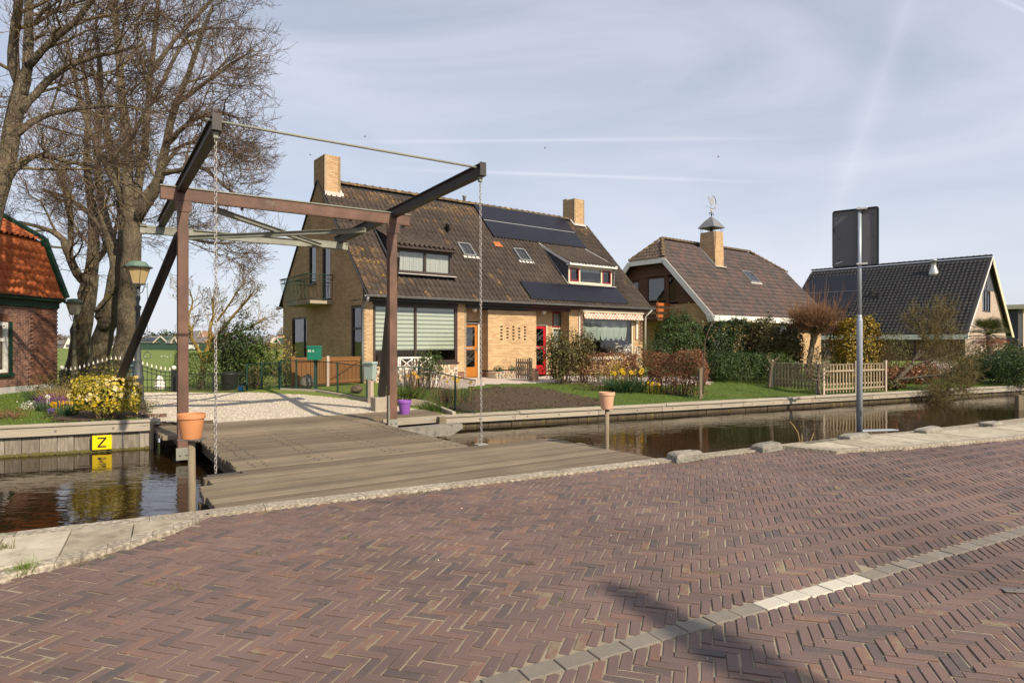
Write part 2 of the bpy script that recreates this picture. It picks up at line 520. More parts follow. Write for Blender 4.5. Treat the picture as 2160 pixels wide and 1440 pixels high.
M['tile1'] = mat('weathered_brown_pantile', [(.036, .028, .024), (.057, .043, .035), (.080, .061, .049)], macro=(.5, .78, 1.15), rough=.9, nscale=4, namt=.4, vary=.4, bump=.6, bscale=70, bdist=.006,
                 spots=[((.34, .20, .03), 9, .66, .06), ((.25, .22, .16), 16, .63, .06)])
M['tile1l'] = mat('lichened_pantile', [(.045, .032, .024), (.085, .058, .04), (.13, .09, .055)], rough=.9, nscale=4, namt=.45, vary=.5, bump=.6, bscale=70, bdist=.006,
                  spots=[((.45, .24, .025), 9, .58, .07), ((.27, .23, .15), 16, .64, .05)])
M['tile2'] = mat('dark_mixed_pantile', [(.024, .020, .021), (.045, .033, .032), (.066, .045, .041), (.085, .052, .044), (.13, .058, .042)], rough=.66, nscale=6, namt=.25, vary=.8, bump=.4, bscale=70, spec=.5)
M['tile2b'] = mat('grey_brown_pantile', [(.075, .055, .042), (.14, .105, .08)], rough=.85, nscale=6, namt=.4, vary=.6, bump=.4, bscale=70)
M['tile3'] = mat('black_concrete_tile', [(.016, .016, .017), (.032, .031, .032)], rough=.62, nscale=6, namt=.4, vary=.5, bump=.3, bscale=70, spec=.45)
M['tile4'] = mat('orange_pantile', [(.32, .075, .022), (.43, .11, .03), (.52, .155, .05)], rough=.75, nscale=6, namt=.35, vary=.6, bump=.4, bscale=70)
M['ridge_tile'] = mat('lichened_ridge_tile', [(.07, .05, .035), (.15, .105, .06)], rough=.9, nscale=7, namt=.6, vary=.4, bump=.6, bscale=60, spots=[((.40, .24, .04), 6, .56, .1)])
M['ridge_dark'] = mat('black_ridge_tile', [(.02, .02, .021), (.045, .044, .044)], rough=.7, nscale=7, vary=.4, bump=.3, bscale=60)
M['zinc'] = mat('zinc', [(.13, .135, .14), (.26, .265, .27)], rough=.5, nscale=5, metal=.3, bump=.1, bscale=60)
M['lead'] = mat('lead_flashing', [(.38, .37, .34), (.58, .56, .51)], rough=.65, nscale=6, namt=.7, bump=.3, bscale=40)
M['fascia_dark'] = mat('dark_painted_board', [(.016, .016, .02), (.035, .033, .036)], rough=.5, bump=.05)
M['fascia_red'] = mat('dark_red_painted_board', [(.05, .014, .016), (.085, .024, .026)], rough=.5, bump=.05)
M['brown_frame'] = mat('brown_window_frame', [(.032, .020, .016), (.06, .038, .03)], rough=.5, nscale=5, bump=.05)
M['red_frame'] = mat('dark_red_window_frame', [(.17, .012, .02), (.25, .022, .03)], rough=.45, nscale=5, bump=.05)
M['red_door'] = mat('red_door_paint', [(.34, .008, .012), (.46, .014, .02)], rough=.35, nscale=5, bump=.05)
M['green_paint'] = mat('dark_green_paint', [(.004, .028, .015), (.009, .046, .026)], rough=.4, nscale=5, bump=.05)
M['orange_wood'] = mat('orange_varnished_wood', [(.36, .125, .018), (.50, .20, .034)], rough=.45, nscale=4, namt=.6, vary=.35, stretch=(5, 5, .6), bump=.2, bscale=30)
M['cedar'] = mat('dark_cedar_cladding', [(.06, .027, .013), (.13, .06, .028)], rough=.65, nscale=5, namt=.6, vary=.5, stretch=(.5, .5, 6), bump=.3, bscale=30)
M['balcony_orange'] = mat('orange_stained_boards', [(.34, .09, .018), (.48, .14, .03)], rough=.55, nscale=4, namt=.5, vary=.3, bump=.1)
M['slate_side'] = mat('slate_grey_cladding', [(.05, .052, .062), (.09, .092, .105)], rough=.6, nscale=5, bump=.1)
M['cream'] = mat('cream_paint', [(.60, .50, .34), (.72, .63, .46)], rough=.55, nscale=4, bump=.06)
M['concrete'] = mat('concrete', [(.26, .22, .165), (.42, .37, .29)], rough=.92, nscale=5, namt=.6, bump=.5, bscale=90, spots=[((.15, .12, .08), 3, .6, .12)])
M['plaster'] = mat('grey_plaster_plinth', [(.40, .385, .35), (.52, .50, .46)], rough=.9, nscale=3, bump=.3, bscale=90)
M['stone_mix'] = mat('field_stone', [(.10, .07, .055), (.24, .14, .085), (.36, .20, .11), (.30, .25, .19), (.12, .12, .13)], rough=.85, nscale=8, namt=.25, vary=.95, bump=.6, bscale=40)
M['stone_mortar'] = mat('pale_stone_mortar', [(.46, .38, .27), (.60, .51, .39)], rough=.95, nscale=9, bump=.5, bscale=70)
M['solar'] = mat('solar_cell_black', [(.010, .011, .018), (.016, .017, .026)], rough=.32, nscale=2, bump=0, spec=.18)
M['solar_frame'] = mat('solar_frame', [(.012, .012, .014), (.03, .03, .032)], rough=.4, bump=0)
M['alu'] = mat('aluminium', [(.45, .44, .42), (.6, .58, .55)], rough=.35, metal=.7, bump=0)
M['curtain'] = mat('white_net_curtain', [(.66, .68, .62), (.80, .82, .77)], rough=.9, nscale=9, bump=.1, trans=.25)
M['curtain_green'] = mat('pale_mint_curtain', [(.50, .60, .52), (.66, .74, .66)], rough=.9, nscale=9, bump=.1, trans=.2)
M['blind'] = mat('pale_green_blind', [(.54, .60, .47), (.64, .69, .57)], rough=.85, nscale=5, bump=.05)
M['blind_dark'] = mat('sheer_blind_band', [(.17, .20, .16), (.24, .27, .22)], rough=.85, nscale=5, bump=.05)
M['room'] = mat('room_wall', [(.10, .085, .065), (.20, .17, .13)], rough=.9, nscale=.7, bump=0)
M['check_red'] = mat('awning_red_check', [(.48, .20, .16), (.58, .28, .22)], rough=.85, bump=.05)
M['check_pale'] = mat('awning_cream_check', [(.66, .58, .45), (.78, .70, .57)], rough=.85, bump=.05)
M['globe'] = mat('opal_globe', [(.62, .58, .50), (.74, .70, .62)], rough=.3, bump=0)
M['mail_green'] = mat('green_mailbox_paint', [(.006, .12, .075), (.012, .17, .11)], rough=.35, nscale=5, bump=.05)
M['mail_pale'] = mat('grey_green_mailbox_paint', [(.24, .32, .28), (.34, .42, .37)], rough=.5, nscale=5, bump=.05)
M['gate_wood'] = mat('stained_gate_boards', [(.15, .065, .020), (.25, .112, .036)], rough=.6, nscale=4, namt=.55, vary=.4, stretch=(5, 5, .6), bump=.3, bscale=30)
M['picket'] = mat('weathered_picket', [(.16, .12, .075), (.30, .235, .155), (.40, .33, .235)], rough=.88, nscale=4, namt=.5, vary=.5, stretch=(5, 5, .6), bump=.5, bscale=30)
M['bark'] = mat('grey_linden_bark', [(.05, .04, .026), (.135, .11, .072), (.23, .19, .125)], macro=(1.3, .75, 1.2), rough=.95, nscale=11, detail=10, namt=1.0, stretch=(1.8, 1.8, .45), bump=1.0, bscale=16, bdist=.09, spots=[((.17, .125, .02), 1.6, .60, .14)])
M['branch'] = mat('olive_brown_branch', [(.075, .056, .03), (.15, .115, .055), (.22, .165, .065)], rough=.9, nscale=3, namt=.7, bump=.3, bscale=40)
M['twig'] = mat('red_brown_twig', [(.075, .05, .038), (.14, .095, .065)], rough=.85, nscale=1, namt=.6, vary=.4, bump=0)
M['bark_gold'] = mat('lichen_gold_bark', [(.17, .115, .022), (.30, .21, .05)], rough=.9, nscale=4, namt=.8, bump=.5, bscale=40, spots=[((.15, .12, .08), 4, .58, .1)])
M['twig_pale'] = mat('pale_twig', [(.14, .10, .05), (.24, .18, .09)], rough=.85, nscale=2, namt=.6, vary=.4, bump=0)
M['twig_rust'] = mat('rusty_twig', [(.13, .065, .03), (.25, .13, .06)], rough=.85, nscale=2, namt=.5, vary=.6, bump=0)
M['twig_olive'] = mat('mossy_olive_twig', [(.065, .05, .017), (.14, .108, .036)], rough=.85, nscale=2, namt=.5, vary=.6, bump=0)


def leaf(name, stops, **k):
    a = dict(rough=.5, nscale=1.5, namt=.25, vary=.85, bump=0, trans=.22, spec=.4)
    a.update(k)
    return mat(name, stops, **a)


M['leaf_dark'] = leaf('dark_evergreen_leaf', [(.012, .026, .006), (.025, .05, .010), (.05, .085, .016)])
M['leaf_yew'] = leaf('yew_leaf', [(.014, .030, .005), (.03, .065, .009), (.07, .12, .016)])
M['leaf_mid'] = leaf('mid_green_leaf', [(.03, .055, .008), (.06, .10, .014), (.12, .15, .03)])
M['leaf_yellow'] = leaf('yellow_variegated_leaf', [(.06, .085, .008), (.24, .22, .02), (.44, .34, .03), (.50, .40, .06)])
M['leaf_gold'] = leaf('golden_ivy_leaf', [(.035, .04, .006), (.13, .10, .010), (.38, .24, .015), (.48, .32, .03)])
M['petal_cream'] = leaf('cream_petal', [(.62, .50, .17), (.72, .62, .32), (.74, .68, .46)])
M['petal_yellow'] = leaf('yellow_petal', [(.68, .42, .008), (.78, .54, .015)])
M['petal_orange'] = leaf('orange_petal', [(.60, .26, .006), (.70, .38, .012)])
M['petal_white'] = leaf('white_petal', [(.60, .58, .50), (.76, .74, .66)])
M['petal_purple'] = leaf('purple_heather_flower', [(.13, .035, .15), (.25, .09, .27)])
M['petal_violet'] = leaf('violet_petal', [(.08, .05, .25), (.14, .09, .36)])
M['petal_pink'] = leaf('pale_pink_blossom', [(.50, .40, .35), (.70, .60, .54)])
M['leaf_beech'] = leaf('dry_beech_leaf', [(.10, .038, .016), (.22, .09, .04), (.38, .18, .09)])
M['leaf_spear'] = leaf('blue_green_spear_leaf', [(.02, .05, .022), (.045, .09, .035), (.08, .13, .05)])
M['leaf_strap'] = leaf('strap_leaf', [(.03, .06, .010), (.07, .11, .02), (.13, .16, .04)])
M['leaf_olive'] = leaf('olive_conifer_leaf', [(.035, .035, .008), (.09, .08, .018), (.17, .14, .035)])
M['leaf_palm'] = leaf('palm_leaf', [(.03, .05, .008), (.07, .09, .016), (.13, .13, .03)])
M['dry_grass'] = leaf('dry_straw', [(.22, .14, .055), (.38, .27, .12)])
M['reed'] = leaf('dry_reed', [(.38, .25, .10), (.52, .38, .18)])
M['glass'] = glass_mat('window_glass', (.95, .98, .98))
M['glass_mirror'] = glass_mat('reflective_window_glass', (.5, .55, .58), .01, .10, .05)


def water_mat():
    m = bpy.data.materials.new('canal_water')
    m.use_nodes = True
    N, L = m.node_tree.nodes, m.node_tree.links
    bs = N['Principled BSDF']
    bs.inputs['Base Color'].default_value = (.018, .0105, .0035, 1)
    bs.inputs['Roughness'].default_value = 0.012
    bs.inputs['IOR'].default_value = 1.36
    tc = N.new('ShaderNodeTexCoord')
    mp = N.new('ShaderNodeMapping')
    mp.inputs['Rotation'].default_value = (0, 0, R(25))
    mp.inputs['Scale'].default_value = (1.0, 2.6, 1.0)
    L.new(tc.outputs['Object'], mp.inputs['Vector'])
    n1 = N.new('ShaderNodeTexNoise'); n1.inputs['Scale'].default_value = 2.4; n1.inputs['Detail'].default_value = 3.0
    n2 = N.new('ShaderNodeTexNoise'); n2.inputs['Scale'].default_value = 0.35; n2.inputs['Detail'].default_value = 2.0
    L.new(mp.outputs[0], n1.inputs['Vector']); L.new(tc.outputs['Object'], n2.inputs['Vector'])
    mr = N.new('ShaderNodeMapRange'); mr.inputs['From Min'].default_value = .38; mr.inputs['From Max'].default_value = .62
    mr.inputs['To Min'].default_value = .25; mr.inputs['To Max'].default_value = 1.0
    L.new(n2.outputs['Fac'], mr.inputs['Value'])
    mu = N.new('ShaderNodeMath'); mu.operation = 'MULTIPLY'
    L.new(n1.outputs['Fac'], mu.inputs[0]); L.new(mr.outputs[0], mu.inputs[1])
    bp = N.new('ShaderNodeBump'); bp.inputs['Strength'].default_value = .10; bp.inputs['Distance'].default_value = .10
    L.new(mu.outputs[0], bp.inputs['Height']); L.new(bp.outputs[0], bs.inputs['Normal'])
    return m


M['water'] = water_mat()

# ------------------------------------------------------------------ frames of reference
def dirs(ang):
    a = R(ang)
    return Vector((math.sin(a), math.cos(a), 0)), Vector((-math.cos(a), math.sin(a), 0))


RD, RN = dirs(61.5)          # road: along, and towards the canal
BD, BN = dirs(65.0)          # far bank: along, and away from the canal
ROAD_EDGE = 6.84             # canal edge, metres along RN
WATER_Z = -0.42


def road_pt(s, n, z=0.0):
    p = RD * s + RN * n
    return Vector((p.x, p.y, z))


def bank_sn(x, y):
    return x * BD.x + y * BD.y, x * BN.x + y * BN.y


def bank_pt(s, n, z=0.0):
    p = BD * s + BN * n
    return Vector((p.x, p.y, z))


def smooth(a, b, x):
    t = np.clip((np.asarray(x, float) - a) / (b - a), 0, 1)
    return t * t * (3 - 2 * t)


def bank_edge(s):
    return 14.10 if s < -1.09 else 14.37


def ground_h(x, y):
    s = x * BD.x + y * BD.y
    n = x * BN.x + y * BN.y
    ne = 25.5 + 15.0 * smooth(-1.0, 2.4, s)
    b0 = np.interp(s, [-1.5, -.8, 0, 4, 5.2], [.09, .05, -.05, -.06, -.13])
    top = b0 + (.22 - b0) * smooth(14.6, 20.5, n) * smooth(-2.5, 2.0, s)
    low = -1.45
    k = smooth(0.0, 3.2, n - ne)
    return top * (1 - k) + low * k


def gpx(px, py, z=None):
    """where the view ray through a pixel of the photograph meets the ground"""
    if z is not None:
        y = (CAM_H - z) * FPX / (py - 720)
        return Vector(((px - 1080) * y / FPX, y, z))
    y = 3.0
    while y < 400:
        x = (px - 1080) * y / FPX
        zz = CAM_H - (py - 720) * y / FPX
        g = float(ground_h(x, y))
        if zz <= g:
            return Vector((x, y, g))
        y += 0.02
    return Vector(((px - 1080) * 400 / FPX, 400, -1.45))


def at(px, y):
    """ground point on a pixel column at a given distance"""
    x = (px - 1080) * y / FPX
    return Vector((x, y, float(ground_h(x, y))))


# ------------------------------------------------------------------ the ground beyond the canal
def axis(stops):
    out = []
    for a, b, st in stops:
        out += list(np.arange(a, b, st))
    out.append(stops[-1][1])
    return np.array(out, float)


s_ax = np.unique(np.concatenate([axis([(-2500, -300, 200), (-300, -60, 30), (-60, -14, 4), (-14, 42, .7), (42, 120, 6), (120, 600, 60), (600, 3000, 300)]), [-1.091, -1.089]]))
k_ax = axis([(0, 12, .5), (12, 32, .7), (32, 60, 4), (60, 240, 20), (240, 600, 60), (600, 3400, 350)])
edge = np.array([bank_edge(s) for s in s_ax])
S = np.repeat(s_ax[None, :], len(k_ax), 0)
Nn = edge[None, :] + k_ax[:, None] * np.clip(1 + 0 * edge, 1, 1)[None, :]
gx = S * BD.x + Nn * BN.x
gy = S * BD.y + Nn * BN.y
gz = ground_h(gx, gy)
gv = np.stack([gx, gy, gz], -1).reshape(-1, 3)
gi = np.arange(gv.shape[0]).reshape(S.shape)
gf = np.stack([gi[:-1, :-1], gi[:-1, 1:], gi[1:, 1:], gi[1:, :-1]], -1).reshape(-1, 4)
ground = np_obj('ground', gv, gf, M['field'], None, True, None, 'structure')

# canal: water sheet and bed
w = MB()
w.quad(road_pt(-70, ROAD_EDGE - .3, WATER_Z), road_pt(90, ROAD_EDGE - .3, WATER_Z), bank_pt(90, 14.9, WATER_Z), bank_pt(-70, 14.9, WATER_Z))
water = w.obj('water', M['water']); tag(water, kind='structure')

# ------------------------------------------------------------------ road
rb = MB()
rb.quad(road_pt(-400, -60, -.0075), road_pt(400, -60, -.0075), road_pt(400, ROAD_EDGE - .02, -.0075), road_pt(-400, ROAD_EDGE - .02, -.0075))
road = rb.obj('road', M['sand']); tag(road, kind='structure')


def in_pavement(s, n):
    """the raised footpath slabs left and right of the bridge"""
    left = np.interp(s, [-9, -1.02, -.6, -.2, .15, .35], [5.35, 5.50, 5.70, 5.98, 6.25, 6.62])
    right = np.interp(s, [8.35, 8.7, 10.2, 12.8, 30], [6.62, 5.95, 5.62, 5.32, 4.9])
    lim = np.where(s < 4, left, right)
    lim = np.where((s > .35) & (s < 8.35), 6.62, lim)
    return lim


def herringbone():
    """clinker bricks in herringbone, 45 degrees to the road"""
    L_, W_ = .203, .066
    k = L_ / W_
    A, Bv = dirs(61.5 + 45)              # brick directions
    out = []
    n_int = 3                              # brick is three widths long
    cell = W_
    rng_ = random.Random(3)
    for i in range(-330, 330):
        for j in range(-330, 330):
            r = (i - j) % (2 * n_int)
            if r == 0:                     # brick along A starting at (i, j)
                out.append((i, j, 0))
            elif r == n_int:               # brick along B; see below
                out.append((i, j, 1))
    out = np.array(out)
    # horizontal: cells (i..i+2, j); vertical: cells (i, j-2..j) with (i-j)%6==3 -> shift so they tile
    ci = np.where(out[:, 2] == 0, out[:, 0] + 1.5, out[:, 0] + .5) * cell
    cj = np.where(out[:, 2] == 0, out[:, 1] + .5, out[:, 1] - .5) * cell
    x = ci * A.x + cj * Bv.x
    y = ci * A.y + cj * Bv.y
    return x, y, out[:, 2], A, Bv, L_, W_


bx, by, bo, A_, B_, BL, BW = herringbone()
bs_ = bx * RD.x + by * RD.y
bn_ = bx * RN.x + by * RN.y
lim = in_pavement(bs_, bn_)
inview = (by > 2.6) & (np.abs(bx) < by * .86 + .4) & (by < 21)
keep = inview & (bn_ < lim + .015) & ((bn_ < 2.68) | (bn_ > 2.80))
bx, by, bo = bx[keep], by[keep], bo[keep]
nb = len(bx)
ang = np.where(bo == 0, 0.0, math.pi / 2) + math.atan2(A_.y, A_.x) + rng.normal(0, .022, nb)
bx = bx + rng.normal(0, .0022, nb); by = by + rng.normal(0, .0022, nb)
bz = rng.normal(0, .0018, nb) + .0015 * np.sin(bx * 2.1 + by * 1.3)
tx, ty = rng.normal(0, .010, nb), rng.normal(0, .010, nb)
sl = (BL - .014) * (1 + rng.normal(0, .012, nb))
sw = (BW - .0105) * (1 + rng.normal(0, .03, nb))
# worn brick: bevelled top, twelve-sided outline in plan kept simple
prof = np.array([(-.5, -.5, -.035), (.5, -.5, -.035), (.5, .5, -.035), (-.5, .5, -.035),
                 (-.5, -.5, -.0024), (.5, -.5, -.0024), (.5, .5, -.0024), (-.5, .5, -.0024),
                 (-.487, -.45, 0), (.487, -.45, 0), (.487, .45, 0), (-.487, .45, 0)])
bfaces = np.array([(0, 1, 5, 4), (1, 2, 6, 5), (2, 3, 7, 6), (3, 0, 4, 7), (4, 5, 9, 8), (5, 6, 10, 9), (6, 7, 11, 10), (7, 4, 8, 11), (8, 9, 10, 11)])
dist = np.hypot(bx, by)
order = np.argsort(dist)
near, far = order[:300], order[300:]


def brick_verts(idx):
    p = prof[None] * np.ones((len(idx), 1, 1))
    jit = rng.normal(0, .010, (len(idx), 12, 2))
    jit[:, 4:8] = jit[:, 0:4]; jit[:, 8:12] = jit[:, 0:4]
    lx = (p[..., 0] + jit[..., 0] * .5) * sl[idx][:, None]
    ly = (p[..., 1] + jit[..., 1] * 1.2) * sw[idx][:, None]
    lz = p[..., 2] + bz[idx][:, None] + lx * tx[idx][:, None] + ly * ty[idx][:, None]
    c, s = np.cos(ang[idx])[:, None], np.sin(ang[idx])[:, None]
    return np.stack([lx * c - ly * s + bx[idx][:, None], lx * s + ly * c + by[idx][:, None], lz], -1)


vf = brick_verts(far)
ff = (bfaces[None] + (np.arange(len(far)) * 12)[:, None, None]).reshape(-1, 4)
np_obj('brick', vf.reshape(-1, 3), ff, M['paver'], road, False, np.repeat(rng.random(len(far)), 9), 'stuff')
pm = bpy.data.meshes.new('brick')
pm.from_pydata([tuple(v) for v in prof * np.array([BL - .014, BW - .0105, 1])], [], [tuple(int(a) for a in f_) for f_ in bfaces])
pm.materials.append(M['paver'])
for i in near:
    o = bpy.data.objects.new('brick', pm)
    COL.objects.link(o); o.parent = road
    o.location = (bx[i], by[i], bz[i])
    o.rotation_euler = (ty[i], -tx[i], ang[i])
    o.scale = (sl[i] / (BL - .014), sw[i] / (BW - .0105), 1)

# the band of square blocks along the road, five of them white
blk = MB().box(-.101, .101, -.060, .060, -.06, .006)
g0 = None
for k_ in range(0, 60):
    s = .6 + k_ * .211
    whiteb = 3.2 < s < 4.26
    o = blk.obj('paving_block', M['white_block' if whiteb else 'band'], road, bevel=.006) if g0 is None or whiteb and not g0[1] else copy_obj(g0[1] if whiteb else g0[0], road)
    if g0 is None: g0 = [o, None]
    elif whiteb and not g0[1]: g0[1] = o
    p = road_pt(s, 2.74 + random.gauss(0, .004), random.gauss(0, .0015))
    o.location = p
    o.rotation_euler = (random.gauss(0, .006), random.gauss(0, .006), frame_rz(61.5) + random.gauss(0, .012))
# small metal cover in the road on the right
c = gpx(2150, 1247, 0)
cv = MB().box(-.10, .10, -.03, .03, 0.004, .009).box(-.03, .03, -.01, .01, .009, .012).obj('cover_plate', M['bolt'], road, bevel=.003)
cv.location = c; cv.rotation_euler = (0, 0, frame_rz(96))

# kerb strip of exposed aggregate along the canal edge
ks = MB()
kerb = empty('canal_kerb', road_pt(0, 6.73, 0), frame_rz(61.5), 'speckled aggregate kerb strip along the canal edge of the road', 'kerb')
xs = list(np.arange(-14, 9.0, .99)) + list(np.arange(9.0, 40, .99))
for a in xs:
    b = MB()
    n0, n1 = -.115, .11
    bend = lambda q: -.10 * max(0, q - 10.5)
    seg = 6
    for t in range(seg):
        xa, xb = a + .985 * t / seg, a + .985 * (t + 1) / seg
        j = [random.gauss(0, .006) for _ in range(4)]
        ya, yb = bend(xa), bend(xb)
        b.add([(xa, n0 + ya, -.25), (xb, n0 + yb, -.25), (xb, n1 + yb + .012, -.25), (xa, n1 + ya + .012, -.25),
               (xa, n0 + ya, .022), (xb, n0 + yb, .022), (xb, n1 + yb, .018), (xa, n1 + ya, .018)],
              [(4, 5, 6, 7), (0, 1, 5, 4), (2, 3, 7, 6)] + ([(3, 0, 4, 7)] if t == 0 else []) + ([(1, 2, 6, 5)] if t == seg - 1 else []))
    b.obj('kerb_stone', M['kerb'], kerb)
# retaining wall under it
wl_ = MB()
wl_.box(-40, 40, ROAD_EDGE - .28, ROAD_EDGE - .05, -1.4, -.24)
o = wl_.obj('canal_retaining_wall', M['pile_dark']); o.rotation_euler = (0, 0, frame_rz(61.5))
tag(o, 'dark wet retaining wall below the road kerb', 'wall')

# footpath slabs and their kerbs
def footpath(s0, s1, name, label, slab_l):
    e = empty(name, road_pt((s0 + s1) / 2, 6.1, 0), 0, label, 'footpath')
    base = e.location
    s = s0
    while s < s1 - .02:
        t = min(s + slab_l, s1)
        m0, m1 = float(in_pavement(s + .004, 0)), float(in_pavement(t - .004, 0))
        kw = .19
        up = 6.60
        if up - m0 > .02 or up - m1 > .02:
            b = MB()
            a0, a1 = min(m0 + kw, up - .003), min(m1 + kw, up - .003)
            pts = [road_pt(s + .004, a0 + .004), road_pt(t - .004, a1 + .004), road_pt(t - .004, up - ROAD_BEND(t)), road_pt(s + .004, up - ROAD_BEND(s))]
            zt = .034 + random.gauss(0, .003)
            b.prism([(p.x - base.x, p.y - base.y, -.06) for p in pts], (0, 0, .06 + zt))
            b.obj('slab', M['slab'], e, bevel=.006)
            b = MB()
            n_ = 3
            for q in range(n_):
                sa, sb = s + (t - s) * q / n_, s + (t - s) * (q + 1) / n_
                ma, mb_ = float(in_pavement(sa, 0)), float(in_pavement(sb, 0))
                pts = [road_pt(sa, ma), road_pt(sb, mb_), road_pt(sb, min(mb_ + kw - .006, up - .002)), road_pt(sa, min(ma + kw - .006, up - .002))]
                b.prism([(p.x - base.x, p.y - base.y, -.09) for p in pts], (0, 0, .09 + .040))
            b.obj('kerb_edge', M['kerb'], e, bevel=.008)
        s = t
    return e


def ROAD_BEND(s):
    return .10 * max(0, s - 10.5)


footpath(-9.0, .35, 'footpath', 'pale slab footpath tapering out beside the flowerpot post', .46)
footpath(8.35, 24, 'footpath', 'pale slab footpath beside the road sign', .52)
# ------------------------------------------------------------------ quays of the far bank
def quay(name, label, s0, s1, n, ztop, capm, cap_h, joints, pile_m, pile_w, bolts=True, td=.16):
    """timber capping boards on a row of sheet piles"""
    o = bank_pt((s0 + s1) / 2, n)
    e = empty(name, o, frame_rz(65.0), label, 'quay wall')
    c = (s0 + s1) / 2
    k = 0
    for a, b in zip(joints[:-1], joints[1:]):
        MB().box(a - c + .004, b - c - .004, -.075, 0, ztop - cap_h, ztop - .006).obj('face_board', capm, e, bevel=.008)
        MB().box(a - c + .006 + (.12 if k else 0), b - c - .006 + .12, -.10 - .012 * (k % 2), td, ztop - .004, ztop + .05 + .008 * (k % 2)).obj('top_board', capm, e, bevel=.008)
        if bolts:
            x = a - c + .35
            while x < b - c:
                bo_ = MB().lathe([(.02, 0), (.016, .010), (.002, .012)], 8).obj('bolt', M['bolt'], e)
                bo_.rotation_euler = (R(90), 0, 0); bo_.location = (x, -.076, ztop - cap_h * .5)
                x += .9
        k += 1
    x = s0 - c
    while x < s1 - c - .02:
        wv = pile_w * random.uniform(.92, 1.08)
        x1 = min(x + wv, s1 - c)
        p = MB().box(x + .004, x1 - .004, random.uniform(-.004, .012), .08, -1.3, ztop - cap_h + .02)
        p.obj('pile', pile_m, e, bevel=.006)
        x = x1
    return e


q = quay('timber_quay', 'grey capped timber quay wall carrying the yellow sign', -12.0, -1.09, 14.10, .105, M['quay'], .17, [-12, -7.6, -3.9, -1.09], M['pile'], .26, True, .03)
# end return of the left quay
MB().box(5.40, 5.46, -.09, 1.1, -1.2, .13).obj('end_board', M['timber_post'], q, bevel=.006)
# algae rim at the water line
al = MB()
xx = -5.4
while xx < 5.38:
    r_ = random.uniform(.018, .045)
    al.lathe([(r_ * .6, -.05), (r_ * 1.5, -.01), (r_ * 1.2, r_ * .6), (r_ * .3, r_ * 1.1)], 7, (xx, -.01, WATER_Z + .015), rot=random.random())
    xx += r_ * random.uniform(.9, 1.7)
al.obj('algae', M['algae'], q, smooth=True, kind='stuff')
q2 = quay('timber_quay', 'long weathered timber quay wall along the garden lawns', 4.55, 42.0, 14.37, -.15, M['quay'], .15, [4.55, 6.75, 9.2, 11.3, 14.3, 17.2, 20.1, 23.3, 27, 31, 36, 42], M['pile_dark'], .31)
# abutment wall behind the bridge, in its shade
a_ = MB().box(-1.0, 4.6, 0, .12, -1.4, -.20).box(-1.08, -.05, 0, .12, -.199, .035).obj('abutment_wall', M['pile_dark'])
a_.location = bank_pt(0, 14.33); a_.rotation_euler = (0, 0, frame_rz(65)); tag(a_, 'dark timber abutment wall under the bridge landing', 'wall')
# post standing in the water at the far right
o = MB().box(-.08, .08, -.08, .08, -1.2, .02).obj('mooring_post', M['timber_post'], bevel=.01)
o.location = gpx(2150, 838, -.05); o.location.z = 0; tag(o, 'square mooring post at the quay at the right edge', 'post')

# yellow Z board on the quay: seen at px 215-250, py 917-946
ze = empty('depth_sign', bank_pt(-1.93, 14.03, .13), frame_rz(65.0), 'yellow square sign with black letter Z on the quay', 'sign')
zw = .155
MB().box(-zw, zw, -.012, .012, -.50, -.235).obj('board', M['yellow'], ze, bevel=.003)
MB().box(-zw - .03, -zw - .002, -.010, .012, -.50, -.235).obj('board_edge', M['black'], ze)
zl = MB()
zl.box(-.07, .07, -.017, -.0135, -.298, -.272).box(-.07, .07, -.017, -.0135, -.458, -.432)
zl.prism([(.032, -.017, -.300), (.07, -.017, -.300), (-.032, -.017, -.430), (-.07, -.017, -.430)], (0, .0035, 0))
zl.obj('letter_z', M['black'], ze)

# ------------------------------------------------------------------ the drawbridge
BX, BY = -5.65, 10.9
br = empty('drawbridge', (BX, BY, 0), frame_rz(56.0), 'rusty steel drawbridge with plank leaf hung on two chains', 'bridge')
W_ = 3.84
PW = .165


def channel(b, p, q, w, h, lip=.02):
    """H-section beam: two flanges and a web"""
    p, q = Vector(p), Vector(q)
    d = (q - p).normalized()
    up = Vector((0, 0, 1)); a = d.cross(up).normalized(); upv = a.cross(d).normalized()
    b.bar(p + upv * (h / 2 - lip / 2), q + upv * (h / 2 - lip / 2), w, lip)
    b.bar(p - upv * (h / 2 - lip / 2), q - upv * (h / 2 - lip / 2), w, lip)
    b.bar(p, q, w * .42, h - lip * 2)
    return b


for x, zb in ((0, -.36), (W_, -.10)):
    b = MB()
    h_ = PW / 2
    b.box(x - h_, x + h_, -h_, h_, zb, 4.055)
    b.obj('post', M['rust'], br, bevel=.008)
    MB().box(x - h_ - .03, x + h_ + .01, -h_ - .014, -h_ - .002, zb - .01, zb + .20 if x == 0 else zb + .16).obj('foot_plate', M['steel'], br, bevel=.004)
    for dx in (-.05, .05):
        o = MB().lathe([(.018, 0), (.018, .012), (.008, .018)], 8).obj('bolt', M['bolt'], br)
        o.rotation_euler = (R(90), 0, 0); o.location = (x + dx, -h_ - .014, zb + .08)
MB().box(W_ - .12, W_ - .088, -.10, -.06, -.1, .55).obj('hinge_strap', M['steel'], br, bevel=.004)
for x in (0, W_):          # bolted plates where the beam meets the posts
    MB().box(x - .13, x + .13, -.094, -.084, 3.86, 4.04).obj('joint_plate', M['rust'], br, bevel=.003)
    for dx in (-.1, .1):
        for dz in (3.89, 4.01):
            o = MB().lathe([(.014, 0), (.014, .010), (.006, .015)], 6).obj('bolt', M['bolt'], br)
            o.rotation_euler = (R(90), 0, 0); o.location = (x + dx, -.094, dz)
b = MB(); b.box(-.34, 4.21, -.075, .075, 4.062, 4.262)
